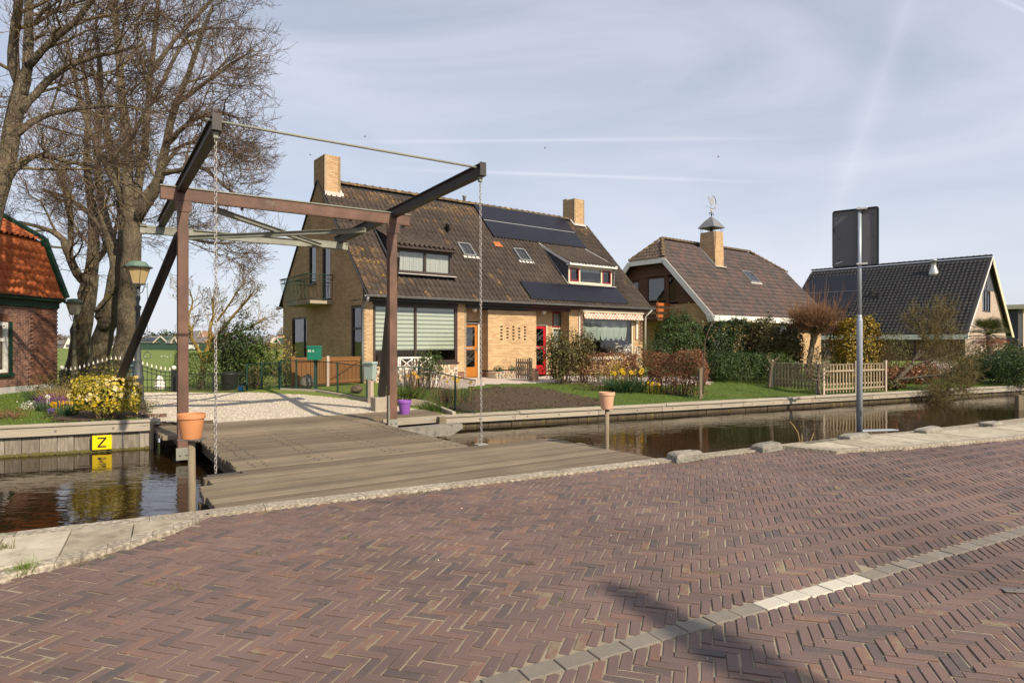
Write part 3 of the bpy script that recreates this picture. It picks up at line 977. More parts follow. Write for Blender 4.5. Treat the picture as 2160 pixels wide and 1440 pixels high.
b.obj('cross_beam', M['rust'], br, bevel=.006)
MB().box(-.35, 4.22, -.095, .095, 4.264, 4.285).obj('beam_cap', M['steel'], br)
MB().box(-.34, 4.21, -.095, -.01, 4.045, 4.058).obj('beam_flange', M['rust'], br)
for x in (.95, 2.95, 4.08):
    MB().box(x - .02, x + .02, -.05, 0, 4.0, 4.044).obj('bolt', M['dark_steel'], br)
for x in (-.03, W_ + .02):
    b = MB()
    channel(b, (x, -3.55, 4.385), (x, 3.55, 4.145 + .03), .13, .19)
    b.obj('balance_arm', M['dark_steel'], br)
    MB().bar((x, -3.555, 4.29), (x, -3.555, 4.50), .11, .02, (0, 1, 0)).obj('end_plate', M['dark_steel'], br)
    MB().box(x - .03, x + .03, -3.50, -3.44, 4.20, 4.29).obj('shackle', M['steel'], br, bevel=.008)
MB().tube([(-.15, -3.46, 4.43), (1.0, -3.46, 4.425), (W_ + .1, -3.46, 4.43)], .019, 8).obj('tie_rod', M['steel'], br, smooth=True)
b = MB(); channel(b, (-.42, 3.38, 4.03), (4.1, 3.38, 4.03), .12, .17)
b.obj('rear_beam', M['steel'], br)
b = MB(); channel(b, (-.3, 3.2, 4.0), (.55, 3.0, 4.0), .02, .14); b.obj('gusset', M['steel'], br)
b = MB(); channel(b, (W_ - .75, 3.15, 4.02), (W_ + .15, 3.2, 4.02), .02, .16); b.obj('gusset', M['steel'], br)
b = MB(); channel(b, (.5, .06, 3.985), (3.45, 3.3, 3.985), .10, .09, .012); b.obj('diagonal_brace', M['steel'], br)
b = MB(); channel(b, (.25, 3.3, 3.885), (3.3, .06, 3.885), .10, .09, .012); b.obj('diagonal_brace', M['steel'], br)
for top, foot in (((-.05, .12, 3.45), (-1.05, 3.5, .10)), ((W_ + .13, .12, 3.42), (4.62, 2.45, .33))):
    b = MB(); b.bar(top, foot, .15, .15, (0, 1, 0)); b.obj('back_stay', M['dark_steel'], br, bevel=.01)
    t_ = Vector(top)
    MB().bar(t_ + Vector((0, -.06, .03)), t_ + Vector((0, .10, -.03)), .10, .12).obj('stay_bracket', M['dark_steel'], br, bevel=.006)
# leaf: planks, joists, lifting bar
y = -3.44
k = 0
while y < -.02:
    pw_ = random.uniform(.165, .20)
    y1 = min(y + pw_, .0)
    j0, j1 = random.uniform(-.025, .02), random.uniform(-.03, .03)
    MB().box(.24 + j0, 3.66 + j1, y + .006, y1 - .006, -.08, random.uniform(-.012, .002) - .03 * (y + 3.4) / 3.4).obj('plank', M['deck'], br, bevel=.007)
    y = y1
for x in (.36, 1.35, 2.45, 3.5):
    MB().box(x - .06, x + .06, -3.4, .05, -.28, -.112).obj('joist', M['dark_steel'], br)
MB().box(-.14, 4.0, -3.52, -3.455, -.16, -.02).obj('lifting_bar', M['dark_steel'], br, bevel=.006)
MB().box(3.78, 3.96, -3.56, -3.40, -.015, .012).obj('chain_plate', M['chain'], br, bevel=.004)
# nails on the leaf
nm = MB()
for yy in np.arange(-3.36, -.05, .184):
    for xx in (.45, .62, 1.30, 1.48, 2.35, 2.52, 3.28, 3.48):
        nm.lathe([(.017, 0), (.015, .003), (.006, .0045)], 6, (xx + random.gauss(0, .012), yy + random.gauss(0, .012), .0015 - .03 * (yy + 3.4) / 3.4))
nm.obj('nail', M['dark_steel'], br, kind='stuff')
# chains: every link its own piece
lk = MB()
pts = []
for k in range(12):
    th = 2 * math.pi * k / 12
    c_, s_ = math.cos(th), math.sin(th)
    pts.append((.0125 * c_ + (.0 if abs(c_) < .01 else 0), 0, .0125 * s_ + (.0165 if s_ > 0.01 else (-.0165 if s_ < -.01 else 0))))
lk.tube([(p[0] * 1.25, p[1], p[2]) for p in pts], .0051, 5, closed=True)
link0 = None
for xt, xb, ybt in ((-.03, -.03, -3.47), (W_ + .02, W_ + .03, -3.49)):
    ch = empty('chain', (0, 0, 0)); ch.parent = br
    z = 4.225
    k = 0
    zend = .02 if xt > 1 else -.01
    while z > zend:
        if link0 is None:
            link0 = lk.obj('chain_link', M['chain'], ch, smooth=True); o = link0
        else:
            o = copy_obj(link0, ch)
        f_ = (4.225 - z) / 4.2
        o.location = (xt + (xb - xt) * f_ + random.gauss(0, .0012), -3.47 + (ybt + 3.47) * f_, z)
        o.rotation_euler = (0, random.gauss(0, .05), (R(25) if k % 2 else R(115)) + random.gauss(0, .12))
        z -= .0468
        k += 1

# fixed planks behind the leaf, and side ledges
la = empty('bridge_landing', (BX, BY, 0), frame_rz(56.0), 'fixed plank landing between the bridge posts and the gravel', 'landing')
y = .012
while y < 2.05:
    pw_ = random.uniform(.17, .20)
    y1 = min(y + pw_, 2.1)
    x0 = .10 if y < .45 else -.27
    x1 = W_ - .10
    if y > .80: x1 = 5.5 if y < 1.9 else 3.95
    MB().box(x0 + random.uniform(-.02, .02), x1 + random.uniform(-.02, .02), y + .006, y1 - .006, -.105, random.uniform(-.026, -.016)).obj('plank', M['deck'], la, bevel=.007)
    y = y1
for xj in (0.1, 1.4, 2.7, W_ - .2, 4.4, 5.3):
    MB().box(xj - .07, xj + .07, .05 if xj < 3.9 else .95, 1.9, -.28, -.108).obj('joist', M['timber_post'], la)
MB().box(3.98, 5.52, .80, .86, -.20, -.045).obj('front_board', M['quay'], la, bevel=.006)
MB().box(5.28, 5.46, .66, .795, -.36, -.06).obj('support_block', M['timber_post'], la, bevel=.01)
o = MB().prism([(3.95, -.12, -.34), (5.15, -.12, -.38), (5.45, -.12, -.24), (5.43, -.12, -.14), (3.95, -.12, -.15)], (0, .26, 0)).obj('stone_sill', M['rock'])
o.location = (BX, BY, 0); o.rotation_euler = (0, 0, frame_rz(56)); tag(o, 'chipped white stone sill beside the bridge leaf', 'stone')
o['category'] = 'stone sill'

# wide plank platform at the road
pf = empty('bridge_platform', (BX, BY, 0), frame_rz(56.0), 'wide plank platform joining the bridge leaf to the road', 'platform')


def edge_y(x):
    """local y of the kerb's canal side"""
    u, v = dirs(56)
    # point on platform with local (x, y): solve RN . p = 6.85
    p0 = Vector((BX, BY, 0)) + u * x
    return (6.855 - p0.dot(RN)) / v.dot(RN)


y = -3.535
row = 0
while y > -6.1:
    pw_ = random.uniform(.17, .21)
    y1 = y - pw_
    xl, xr = (-.20, 5.2) if row < 4 else (-.33, 5.26)
    xl += random.uniform(-.03, .03); xr += random.uniform(-.03, .03)
    if row == 0: xl, xr = .25, 5.15
    pts = [(xl, y - .006), (xr, y - .006)]
    # clip against the kerb line
    yl, yr = edge_y(xl), edge_y(xr)
    if y1 > max(yl, yr):
        pts += [(xr, y1 + .006), (xl, y1 + .006)]
    else:
        # keep the part above the kerb line
        slope = (yr - yl) / (xr - xl)
        if y - .02 < yr and y - .02 < yl: break
        def xat(yy): return xl + (yy - yl) / slope
        if slope < 0:
            # kerb is lower on the right
            xa = max(xl, min(xr, xat(y - .004))) if yl > y else xl
            pts = [(xa, y - .004), (xr, y - .004), (xr, max(yr, y1 + .006))]
            xb = xat(y1 + .006)
            if xl < xb < xr: pts += [(xb, y1 + .006)]
            if xa == xl: pts += [(xl, max(yl, y1 + .006))]
        else:
            pts += [(xr, max(y1 + .006, yr)), (xl, max(y1 + .006, yl))]
    zt = random.uniform(.004, .012)
    MB().prism([(px_, py_, -.07) for px_, py_ in pts], (0, 0, .07 + zt)).obj('plank', M['deck'], pf, bevel=.007)
    y = y1
    row += 1
for xj in (0.05, 1.3, 2.6, 3.9, 5.0):
    MB().box(xj - .08, xj + .08, edge_y(xj) + .02, -3.62, -.32, -.072).obj('joist', M['pile_dark'], pf)
MB().box(-.25, 5.2, -3.75, -3.60, -.5, -.32).obj('bearer', M['pile_dark'], pf)

# ------------------------------------------------------------------ flowerpots on posts at the road
def pot_mesh(r_top, r_bot, h):
    rim = h * .20
    return [(r_bot, 0), (r_bot * 1.02, .004), (r_top * .90, h - rim), (r_top * .98, h - rim + .004), (r_top, h - .006), (r_top * .985, h), (r_top * .93, h), (r_top * .90, h - .05), (0.001, h - .055)]


def pot(name, label, loc, r_top, r_bot, h, m, fill=None, group='flowerpots'):
    e = empty(name, loc, 0, label, 'flowerpot', group)
    o = MB().lathe(pot_mesh(r_top, r_bot, h), 28).obj('pot_body', m, e, smooth=True)
    md = o.modifiers.new('split', 'EDGE_SPLIT'); md.split_angle = R(45)
    if fill:
        MB().lathe([(r_top * .9, h - .045), (r_top * .88, h - .035), (.002, h - .03)], 20).obj('soil', M['soil'], e)
    return e


p = gpx(405, 1078, 0.0)
zt = CAM_H - (925 - 720) * p.y / FPX
o = empty('pot_post', (p.x, p.y, 0), 0, 'mossy timber post carrying the orange flowerpot', 'post')
MB().tube([(0, 0, -1.0), (.0, 0, .2), (-.004, 0, zt - .012)], [.036, .034, .033], 12).obj('post_shaft', M['timber_post'], o, smooth=True)
MB().box(-.105, .105, -.08, .08, zt - .010, zt + .004).obj('shelf_plate', M['bolt'], o, bevel=.003)
pot('flowerpot', 'orange terracotta flowerpot on the mossy post at the bridge', (p.x - .006, p.y, zt + .004), .128, .088, .240, M['terra'], True)
p = gpx(1280, 947, 0.0)
zt = CAM_H - (862 - 720) * p.y / FPX
o = empty('pot_post', (p.x, p.y, 0), 0, 'grey timber post carrying the faded flowerpot', 'post')
MB().tube([(0, 0, -1.0), (.0, 0, .2), (.004, 0, zt - .004)], [.037, .034, .033], 12).obj('post_shaft', M['timber_post'], o, smooth=True)
MB().box(-.06, .06, -.06, .06, zt - .006, zt + .002).obj('shelf_plate', M['bolt'], o, bevel=.003)
pot('flowerpot', 'faded terracotta flowerpot on the grey post by the water', (p.x, p.y, zt + .002), .125, .088, .255, M['terra_pale'], True)
u56, v56 = dirs(56)
pp = Vector((BX, BY, 0)) + u56 * 4.73 + v56 * 1.34
pot('flowerpot', 'purple flowerpot on the plank ledge beside the bridge post', (pp.x, pp.y, -.036), .158, .105, .335, M['purple'], True)
sp = MB()
for k in range(4):
    a = random.uniform(0, 6.28)
    sp.tube([(0, 0, 0), (.02 * math.cos(a), .02 * math.sin(a), .06), (.09 * math.cos(a), .07 * math.sin(a), .12)], [.004, .003, .001], 4)
o = sp.obj('dry_stalk', M['dry_grass']); o.location = (pp.x, pp.y, .25)
o.parent = None; tag(o, 'few dry stalks sticking out of the purple flowerpot', 'plant')

# ------------------------------------------------------------------ sign pole on the right
p = gpx(1813, 914, 0.0)
k_ = p.y / FPX
sg = empty('sign_pole', (p.x, p.y, 0), 0, 'galvanised pole carrying a large sign seen from behind', 'road sign')
zt = lambda py: CAM_H + (720 - py) * k_
MB().lathe([(.052, 0), (.052, zt(678)), (.049, zt(674)), (.036, zt(668)), (.036, zt(664))], 18, (0, 0, .0)).obj('pole_base', M['galv'], sg, smooth=True)
MB().tube([(0, 0, zt(672)), (0, 0, zt(437))], .033, 16).obj('pole_shaft', M['galv'], sg, smooth=True)
# panel: left edge px 1757, right edge px 1852, receding to the left
rzp = R(-32)
pn = empty('sign_panel', (0, .05, 0)); pn.parent = sg
ux, uy = math.cos(R(-38)), math.sin(R(-38))
def pan_x(px, off):      # distance along the panel for a pixel column
    tgt = (px - 1080) / FPX
    # (p.x + ux*t)/(p.y+.05 + uy*t) = tgt
    return (tgt * (p.y + .06) - p.x) / (ux - tgt * uy)
t0, t1 = pan_x(1757, 0), pan_x(1852, 0)
b = MB()
z0_, z1_ = zt(560) , zt(440)
# outline with small rounded corners
rr = .03
out = []
for cx_, cz_, a0 in ((t1 - rr, z1_ - rr, 0), (t0 + rr, z1_ - rr, 90), (t0 + rr, z0_ + rr, 180), (t1 - rr, z0_ + rr, 270)):
    for q_ in range(4):
        a = R(a0 + q_ * 30); out.append((cx_ + rr * math.cos(a), cz_ + rr * math.sin(a)))
nx, ny = -uy, ux
b.prism([(ux * t, uy * t, z) for t, z in out], (nx * .012, ny * .012, 0))
b.obj('panel', M['sign_back'], pn)
rim = MB()
loop = [(ux * t - nx * .010, uy * t - ny * .010, z) for t, z in out]
rim.tube(loop, .014, 6, closed=True)
rim.obj('panel_edge', M['sign_edge'], pn, smooth=True)
for z in (zt(441), zt(557)):
    MB().bar((-.06, .0, z), (.10, .0 + uy * .1, z), .09, .035).obj('clamp', M['alu'], sg, bevel=.005)
MB().bar((ux * t0 * .9 - nx * .004, uy * t0 * .9 - ny * .004, z0_ + .06), (ux * t0 * .62 - nx * .004, uy * t0 * .62 - ny * .004, z0_ + .10), .002, .012).obj('scratch', M['alu'], pn)
for z in (z0_ + .12, (z0_ + z1_) / 2, z1_ - .12):
    for t in (t0 * .75, t1 * .75):
        MB().box(ux * t - .008, ux * t + .008, uy * t - .012, uy * t, z - .008, z + .008).obj('rivet', M['sign_edge'], pn)
MB().box(-.008, .008, -.056, -.048, .32, .42).obj('sticker', M['black'], sg)
g_ = gpx(1895, 913, .0)
o = MB().prism([(-.35, -.06, 0), (.42, .10, 0), (.36, .22, 0), (-.30, .10, 0)], (0, 0, .02)).obj('metal_plate', M['galv'], bevel=.004)
o.location = (p.x + .42, p.y + .12, .02); tag(o, 'flat galvanised plate lying at the foot of the sign pole', 'metal plate')

# stone blocks along the canal edge
for i, (px_, py_, l_, lab) in enumerate([(1447, 972, .44, 'weathered stone block nearest the bridge on the canal edge'),
                                         (1622, 951, .46, 'weathered stone block left of the dry reeds on the canal edge'),
                                         (1806, 929, .50, 'weathered stone block at the foot of the sign pole'),
                                         (1965, 916, .46, 'weathered stone block right of the metal plate on the canal edge'),
                                         (2097, 902, .46, 'weathered stone block farthest right on the canal edge')]):
    g_ = gpx(px_, py_, .0)
    b = MB()
    hw, hd, hh = l_ / 2, .12, .095
    top = [(-hw * .86, -hd * .75), (hw * .9, -hd * .8), (hw * .95, hd * .7), (-hw * .8, hd * .8)]
    bot = [(-hw, -hd), (hw, -hd), (hw, hd), (-hw, hd)]
    nseg = 3
    b.add([(x + random.gauss(0, .012), y_ + random.gauss(0, .012), -.02) for x, y_ in bot] + [(x + random.gauss(0, .015), y_ + random.gauss(0, .015), hh * .75 + random.gauss(0, .012)) for x, y_ in bot] +
          [(x * .88, y_ * .8, hh + random.gauss(0, .012)) for x, y_ in top],
          [(0, 1, 5, 4), (1, 2, 6, 5), (2, 3, 7, 6), (3, 0, 4, 7), (4, 5, 9, 8), (5, 6, 10, 9), (6, 7, 11, 10), (7, 4, 8, 11), (8, 9, 10, 11)])
    o = b.obj('stone_block', M['rock'], bevel=.02)
    o.location = (g_.x, g_.y + .06, .02); o.rotation_euler = (random.gauss(0, .03), random.gauss(0, .03), frame_rz(61.5) + random.gauss(0, .05))
    tag(o, lab, 'stone block', 'stone blocks along the canal edge')
# reeds
rd = empty('dry_reed', gpx(1692, 935, 0), 0, 'three broken dry reed stems standing at the canal edge', 'reed')
for pts_ in ([(-.02, .02, 0), (-.06, .02, .18), (-.13, .03, .29), (-.19, .03, .36)], [(.0, .0, 0), (-.005, .0, .16)], [(.12, .01, -.02), (.16, .01, .08), (.20, .02, .17)], [(.13, .03, -.02), (.2, .03, .16)]):
    MB().tube(pts_, [.008] * (len(pts_) - 1) + [.005], 5).obj('stem', M['reed'], rd)
# ------------------------------------------------------------------ building blocks for houses
def lay_bricks(parent, O, U, Vv, Nv, z0, z1, spans, brick_m, mortar_m, n_single=0, bl=.21, bh=.05, jt=.0125, depth=.10, mdepth=.10, name='brick', single_key=None, phase=0.0):
    """courses of bricks on a wall plane. O: local origin, U along, Vv up, Nv outward; spans(z) -> [(u0,u1)].
    Bricks stand 6 mm proud of the mortar; the largest n_single are objects, the others one joined part."""
    O, U, Vv, Nv = map(Vector, (O, U, Vv, Nv))
    course = bh + jt
    nC = int(round((z1 - z0) / course))
    full, cut, mort = [], [], MB()
    for r in range(nC):
        za = z0 + r * course
        zm = za + course / 2
        off = ((bl + jt) / 2 if r % 2 else 0) + phase
        for (a, b) in spans(zm):
            if b - a < .02: continue
            p = [O + U * a + Vv * za, O + U * b + Vv * za, O + U * b + Vv * (za + course), O + U * a + Vv * (za + course)]
            back = Nv * -mdepth
            fr = Nv * -.007
            mort.add([q + fr for q in p] + [q + back for q in p], [(0, 1, 2, 3), (7, 6, 5, 4), (0, 4, 5, 1), (1, 5, 6, 2), (2, 6, 7, 3), (3, 7, 4, 0)])
            k0 = math.floor((a - off) / (bl + jt))
            u = off + k0 * (bl + jt)
            while u < b:
                x0, x1 = max(u, a), min(u + bl, b)
                if x1 - x0 > .025:
                    c = O + U * ((x0 + x1) / 2) + Vv * (za + jt / 2 + bh / 2)
                    (full if abs(x1 - x0 - bl) < 1e-4 else cut).append((c, x1 - x0))
                u += bl + jt
    wall = mort.obj('wall', mortar_m, parent)
    rot = Matrix((U, -Nv, Vv)).transposed().to_euler()
    singles = []
    if n_single:
        if single_key: full.sort(key=single_key)
        singles, full = full[:n_single], full[n_single:]
    hb = .03
    bm = bpy.data.meshes.new(name)
    bb = MB().box(-bl / 2, bl / 2, 0, hb, -bh / 2, bh / 2)
    bm.from_pydata(bb.v, [], bb.f)
    bm.materials.append(brick_m)
    for c, l in singles:
        o = bpy.data.objects.new(name, bm)
        COL.objects.link(o); o.parent = wall
        o.location = c; o.rotation_euler = rot
    allb = full + cut
    if allb:
        C = np.array([c for c, l in allb]); Ln = np.array([l for c, l in allb])
        u_, n_, v_ = np.array(U), np.array(Nv), np.array(Vv)
        sg = np.array([(-1, -1), (1, -1), (1, 1), (-1, 1)])
        fr = C[:, None] + sg[None, :, :1] * Ln[:, None, None] / 2 * u_ + sg[None, :, 1:] * bh / 2 * v_
        bk = fr - n_ * hb
        V = np.concatenate([fr, bk], 1).reshape(-1, 3)
        fc = np.array([(0, 1, 2, 3), (0, 4, 5, 1), (1, 5, 6, 2), (2, 6, 7, 3), (3, 7, 4, 0)])
        F = (fc[None] + (np.arange(len(C)) * 8)[:, None, None]).reshape(-1, 4)
        np_obj(name, V, F, brick_m, wall, False, np.repeat(rng.random(len(C)), 5), 'stuff')
    return wall


def rect_spans(u0, u1, holes=()):
    """holes: (a, b, z0, z1)"""
    def f(z):
        segs = [(u0, u1)]
        for a, b, h0, h1 in holes:
            if h0 <= z <= h1:
                nw = []
                for s, e in segs:
                    if b <= s or a >= e: nw.append((s, e)); continue
                    if a > s: nw.append((s, a))
                    if b < e: nw.append((b, e))
                segs = nw
        return segs
    return f


def lay_tiles(parent, O, U, S, m, width, length, pw, pl, keep=None, n_single=0, amp=.026, single_key=None, m2=None, m2_keep=None, name='roof_tile', lift=.014, flat=False):
    """pantiles on a slope. O: eave corner, U along the eave, S up the slope (unit)."""
    O, U, S = Vector(O), Vector(U), Vector(S)
    Nv = U.cross(S).normalized()
    if Nv.z < 0: Nv = -Nv
    prof = [(0, .15), (.10, .72), (.24, 1.0), (.38, .75), (.50, .10), (.66, -.32), (.84, -.30), (1.02, .20)]
    if flat: prof = [(0, .2), (.06, 1.0), (.16, 1.0), (.26, .2), (.55, 0), (.62, .8), (.74, .8), (.82, .1), (1.02, .2)]
    lap = pl * .12
    vs_ = []
    for s_, zz in ((-lap, lift), (pl, 0.0)):
        for u, n in prof:
            vs_.append((u * pw, s_, n * amp + zz))
    k = len(prof)
    for u, n in prof:
        vs_.append((u * pw, -lap, n * amp + lift - .020))
    fs_ = [(i, i + 1, k + i + 1, k + i) for i in range(k - 1)] + [(2 * k + i, 2 * k + i + 1, i + 1, i) for i in range(k - 1)]
    me = bpy.data.meshes.new(name)
    me.from_pydata(vs_, [], fs_)
    me.polygons.foreach_set('use_smooth', np.array([True] * (k - 1) + [False] * (k - 1)))
    me.materials.append(m)
    me2 = None
    if m2:
        me2 = me.copy(); me2.materials.clear(); me2.materials.append(m2)
    rot = Matrix((U, S, Nv)).transposed().to_euler()
    nu, ns = int(width / pw), int(length / pl)
    pos = []
    for j in range(ns):
        for i in range(nu):
            u, s = i * pw, j * pl
            if keep is None or keep(u + pw / 2, s + pl / 2): pos.append((u, s))
    singles, rest = [], pos
    if n_single:
        if single_key: pos.sort(key=single_key)
        singles, rest = pos[:n_single], pos[n_single:]
    for u, s in singles:
        o = bpy.data.objects.new(name, me2 if (m2 and m2_keep(u, s)) else me)
        COL.objects.link(o); o.parent = parent
        o.location = O + U * (u + random.gauss(0, .004)) + S * (s + random.gauss(0, .005)) + Nv * random.gauss(0, .003)
        o.rotation_euler = rot
    A = np.array(vs_)
    rest2 = [bool(m2 and m2_keep(*p)) for p in rest]
    u_, s_, n_ = np.array(U), np.array(S), np.array(Nv)
    loc = A[:, :1] * u_ + A[:, 1:2] * s_ + A[:, 2:] * n_
    for mm, sel in ((m, [p for p, q in zip(rest, rest2) if not q]), (m2, [p for p, q in zip(rest, rest2) if q])):
        if not sel: continue
        P = np.array(sel)
        P = P + rng.normal(0, .004, P.shape)
        base = np.array(O) + P[:, :1] * u_ + P[:, 1:] * s_ + rng.normal(0, .0025, (len(P), 1)) * n_
        V = (base[:, None] + loc[None]).reshape(-1, 3)
        F = (np.array(fs_)[None] + (np.arange(len(P)) * len(A))[:, None, None]).reshape(-1, 4)
        o = np_obj(name, V, F, mm, parent, False, np.repeat(rng.random(len(P)), len(fs_)), 'stuff')
        sm = np.tile(np.array([True] * (k - 1) + [False] * (k - 1)), len(P))
        o.data.polygons.foreach_set('use_smooth', sm)


def ridge_tiles(parent, p, q, m, r=.13, l=.34):
    p, q = Vector(p), Vector(q)
    d = (q - p).normalized()
    n = int((q - p).length / l)
    side = d.cross(Vector((0, 0, 1))).normalized(); up = side.cross(d)
    vs_, fs_ = [], []
    K = 7
    for s_, rr in ((0, r), (l * .86, r * .92), (l * .86, r * 1.13), (l * 1.04, r * 1.13)):
        for k in range(K):
            a = math.pi * k / (K - 1)
            vs_.append((s_, math.cos(a) * rr, math.sin(a) * rr))
    for j in range(3):
        for k in range(K - 1):
            fs_.append((j * K + k, j * K + k + 1, (j + 1) * K + k + 1, (j + 1) * K + k))
    me = bpy.data.meshes.new('ridge_tile'); me.from_pydata(vs_, [], fs_); me.materials.append(m)
    rot = Matrix((d, -side, up)).transposed().to_euler()
    for i in range(n):
        o = bpy.data.objects.new('ridge_tile', me); COL.objects.link(o); o.parent = parent
        o.location = p + d * (i * (q - p).length / n); o.rotation_euler = rot


class Plane:
    """helper drawing in a vertical wall plane: u along, z up, d outward"""
    def __init__(s, O, U, N):
        s.O, s.U, s.N = Vector(O), Vector(U), Vector(N)

    def p(s, u, z, d=0.0):
        return s.O + s.U * u + s.N * d + Vector((0, 0, z))

    def box(s, b, u0, u1, z0, z1, d0, d1, t=0.0):
        P = s.p
        v = [P(u0, z0, d1), P(u1, z0, d1), P(u1, z1, d1), P(u0, z1, d1), P(u0, z0, d0), P(u1, z0, d0), P(u1, z1, d0), P(u0, z1, d0)]
        return b.add(v, [(0, 1, 2, 3), (7, 6, 5, 4), (0, 4, 5, 1), (1, 5, 6, 2), (2, 6, 7, 3), (3, 7, 4, 0)], t)


def window(parent, pl, u0, u1, z0, z1, fw=.07, mull=(), trans=(), fm='brown_frame', d=-.06, glass='glass', sill=None, name='window', curtain=None, cfrac=1.0, room=True):
    b = MB()
    pl.box(b, u0, u1, z1 - fw, z1, d - .05, d + .03); pl.box(b, u0, u1, z0, z0 + fw, d - .05, d + .03)
    pl.box(b, u0, u0 + fw, z0 + fw, z1 - fw, d - .05, d + .03); pl.box(b, u1 - fw, u1, z0 + fw, z1 - fw, d - .05, d + .03)
    for x in mull: pl.box(b, x - fw / 2, x + fw / 2, z0 + fw, z1 - fw, d - .045, d + .025)
    for z in trans: pl.box(b, u0 + fw, u1 - fw, z - fw / 2, z + fw / 2, d - .042, d + .022)
    wd = b.obj(name, M[fm], parent)
    cuts = [u0 + fw] + sorted(mull) + [u1 - fw]
    for i in range(len(cuts) - 1):
        a = cuts[i] + (fw / 2 if i else 0); c = cuts[i + 1] - (fw / 2 if i < len(cuts) - 2 else 0)
        g = MB(); P = pl.p
        g.quad(P(a, z0 + fw, d - .012), P(c, z0 + fw, d - .012), P(c, z1 - fw, d - .012), P(a, z1 - fw, d - .012))
        g.obj('pane', M[glass], wd)
        if curtain:
            cm = MB(); n = 44
            zz0 = z0 + fw + (z1 - z0 - 2 * fw) * (1 - cfrac)
            for k in range(n):
                ua, ub = a + (c - a) * k / n, a + (c - a) * (k + 1) / n
                da, db = -.10 + .02 * math.sin(k * 1.9 + math.sin(k * .7)), -.10 + .02 * math.sin((k + 1) * 1.9 + math.sin((k + 1) * .7))
                cm.quad(P(ua, zz0, d + da), P(ub, zz0, d + db), P(ub, z1 - fw, d + db * .8), P(ua, z1 - fw, d + da * .8))
            cm.obj('curtain', M[curtain], wd)
    if sill:
        sb = MB(); pl.box(sb, u0 - .05, u1 + .05, z0 - .06, z0 - .003, -.10, .06); sb.obj('sill', M[sill], wd)
    return wd


# ================================================================== the yellow brick semi-detached house
H1O = Vector((-5.1, 21.7, 0))
h1 = empty('brick_house', H1O, frame_rz(52.5), 'pair of yellow brick houses under one brown tiled roof with dormers', 'house')
GZ = .20
W1, D1 = 14.3, 8.43
EZ, EY = 3.24, -.42
RZ_, RY = 8.02, 4.2
SLOPE = (RZ_ - EZ) / (RY - EY)


def gable_holes(x):
    return [(7.29, 5.37, 0, 0)]


front = Plane((0, 0, 0), (1, 0, 0), (0, -1, 0))
left = Plane((0, D1, 0), (0, -1, 0), (-1, 0, 0))      # u = D1 - y


def ly(y): return D1 - y


# left gable
def gable_spans(holes):
    rf = rect_spans(0, D1, holes)

    def f(z):
        if z > EZ:
            dz = (z - EZ) / SLOPE
            y0, y1 = EY + dz + .10, D1 - EY - dz - .10
            if z > 7.6: y0, y1 = max(y0, 3.5), min(y1, 4.6)
            if z > 7.0: y0, y1 = min(y0, 3.5), max(y1, 4.6)
            a, b = ly(y1), ly(y0)
            a, b = max(a, 0), min(b, D1)
            return [(max(a, s), min(b, e)) for s, e in rf(z) if min(b, e) > max(a, s)]
        return rf(z)
    return f


gh = [(ly(7.25), ly(5.42), .95, 2.66), (ly(5.18), ly(4.40), 3.95, 5.50), (ly(3.72), ly(2.92), 3.22, 5.42), (ly(.98), ly(.12), .30, 2.90)]
lay_bricks(h1, left.O, left.U, (0, 0, 1), left.N, GZ - .1, 8.85, gable_spans(gh), M['ybrick'], M['ymortar'], 150, single_key=lambda c: (c[0].y + c[0].z * .6))
# front wall pieces: (u0,u1,depth y)
PORCH_Y = .0


def wall_piece(O, U, N, u1, z0, z1, holes=(), bm='ybrick', ns=0, phase=0.0):
    return lay_bricks(h1, O, U, (0, 0, 1), N, z0, z1, rect_spans(0, u1, holes), M[bm], M['ymortar'], ns, phase=phase)


wall_piece((0, 0, 0), (1, 0, 0), (0, -1, 0), .38, GZ - .1, 3.06, ns=60)
wall_piece((3.83, 0, 0), (1, 0, 0), (0, -1, 0), .40, GZ + .30, 3.06, ns=60)
wall_piece((3.83, 0, 0), (1, 0, 0), (0, -1, 0), .40, GZ - .1, GZ + .28, bm='plinth_brick')
lay_bricks(h1, (4.23, 0, 0), (0, 1, 0), (0, 0, 1), (1, 0, 0), GZ - .1, 3.0, rect_spans(0.0, .55), M['ybrick'], M['ymortar'])
# porch block between the doors, with its pierced brick grille
gr = []
zc0 = 1.73
for col in range(5):
    xg = .66 + col * .30
    for r_ in range(5 - col % 2):
        zz = zc0 + r_ * .125 + (.0625 if col % 2 else 0)
        gr.append((xg - .055, xg + .055, zz - .031, zz + .031))
PX0, PX1 = 5.28, 7.74
wall_piece((PX0, .05, 0), (1, 0, 0), (0, -1, 0), PX1 - PX0, GZ + .32, 2.92, gr, ns=150, phase=.05)
wall_piece((PX0, .05, 0), (1, 0, 0), (0, -1, 0), PX1 - PX0, GZ - .1, GZ + .30, bm='plinth_brick')
lay_bricks(h1, (PX0 + .004, .55, 0), (0, -1, 0), (0, 0, 1), (-1, 0, 0), GZ + .32, 2.92, rect_spans(0, .49), M['ybrick'], M['ymortar'])
lay_bricks(h1, (PX0 + .004, .55, 0), (0, -1, 0), (0, 0, 1), (-1, 0, 0), GZ - .1, GZ + .30, rect_spans(0, .49), M['plinth_brick'], M['ymortar'])
lay_bricks(h1, (PX1 - .004, .06, 0), (0, 1, 0), (0, 0, 1), (1, 0, 0), GZ - .1, 2.92, rect_spans(0, .49), M['ybrick'], M['ymortar'])
MB().box(PX0 + .12, PX1 - .12, .40, .46, GZ, 2.9).obj('porch_back', M['black'], h1)
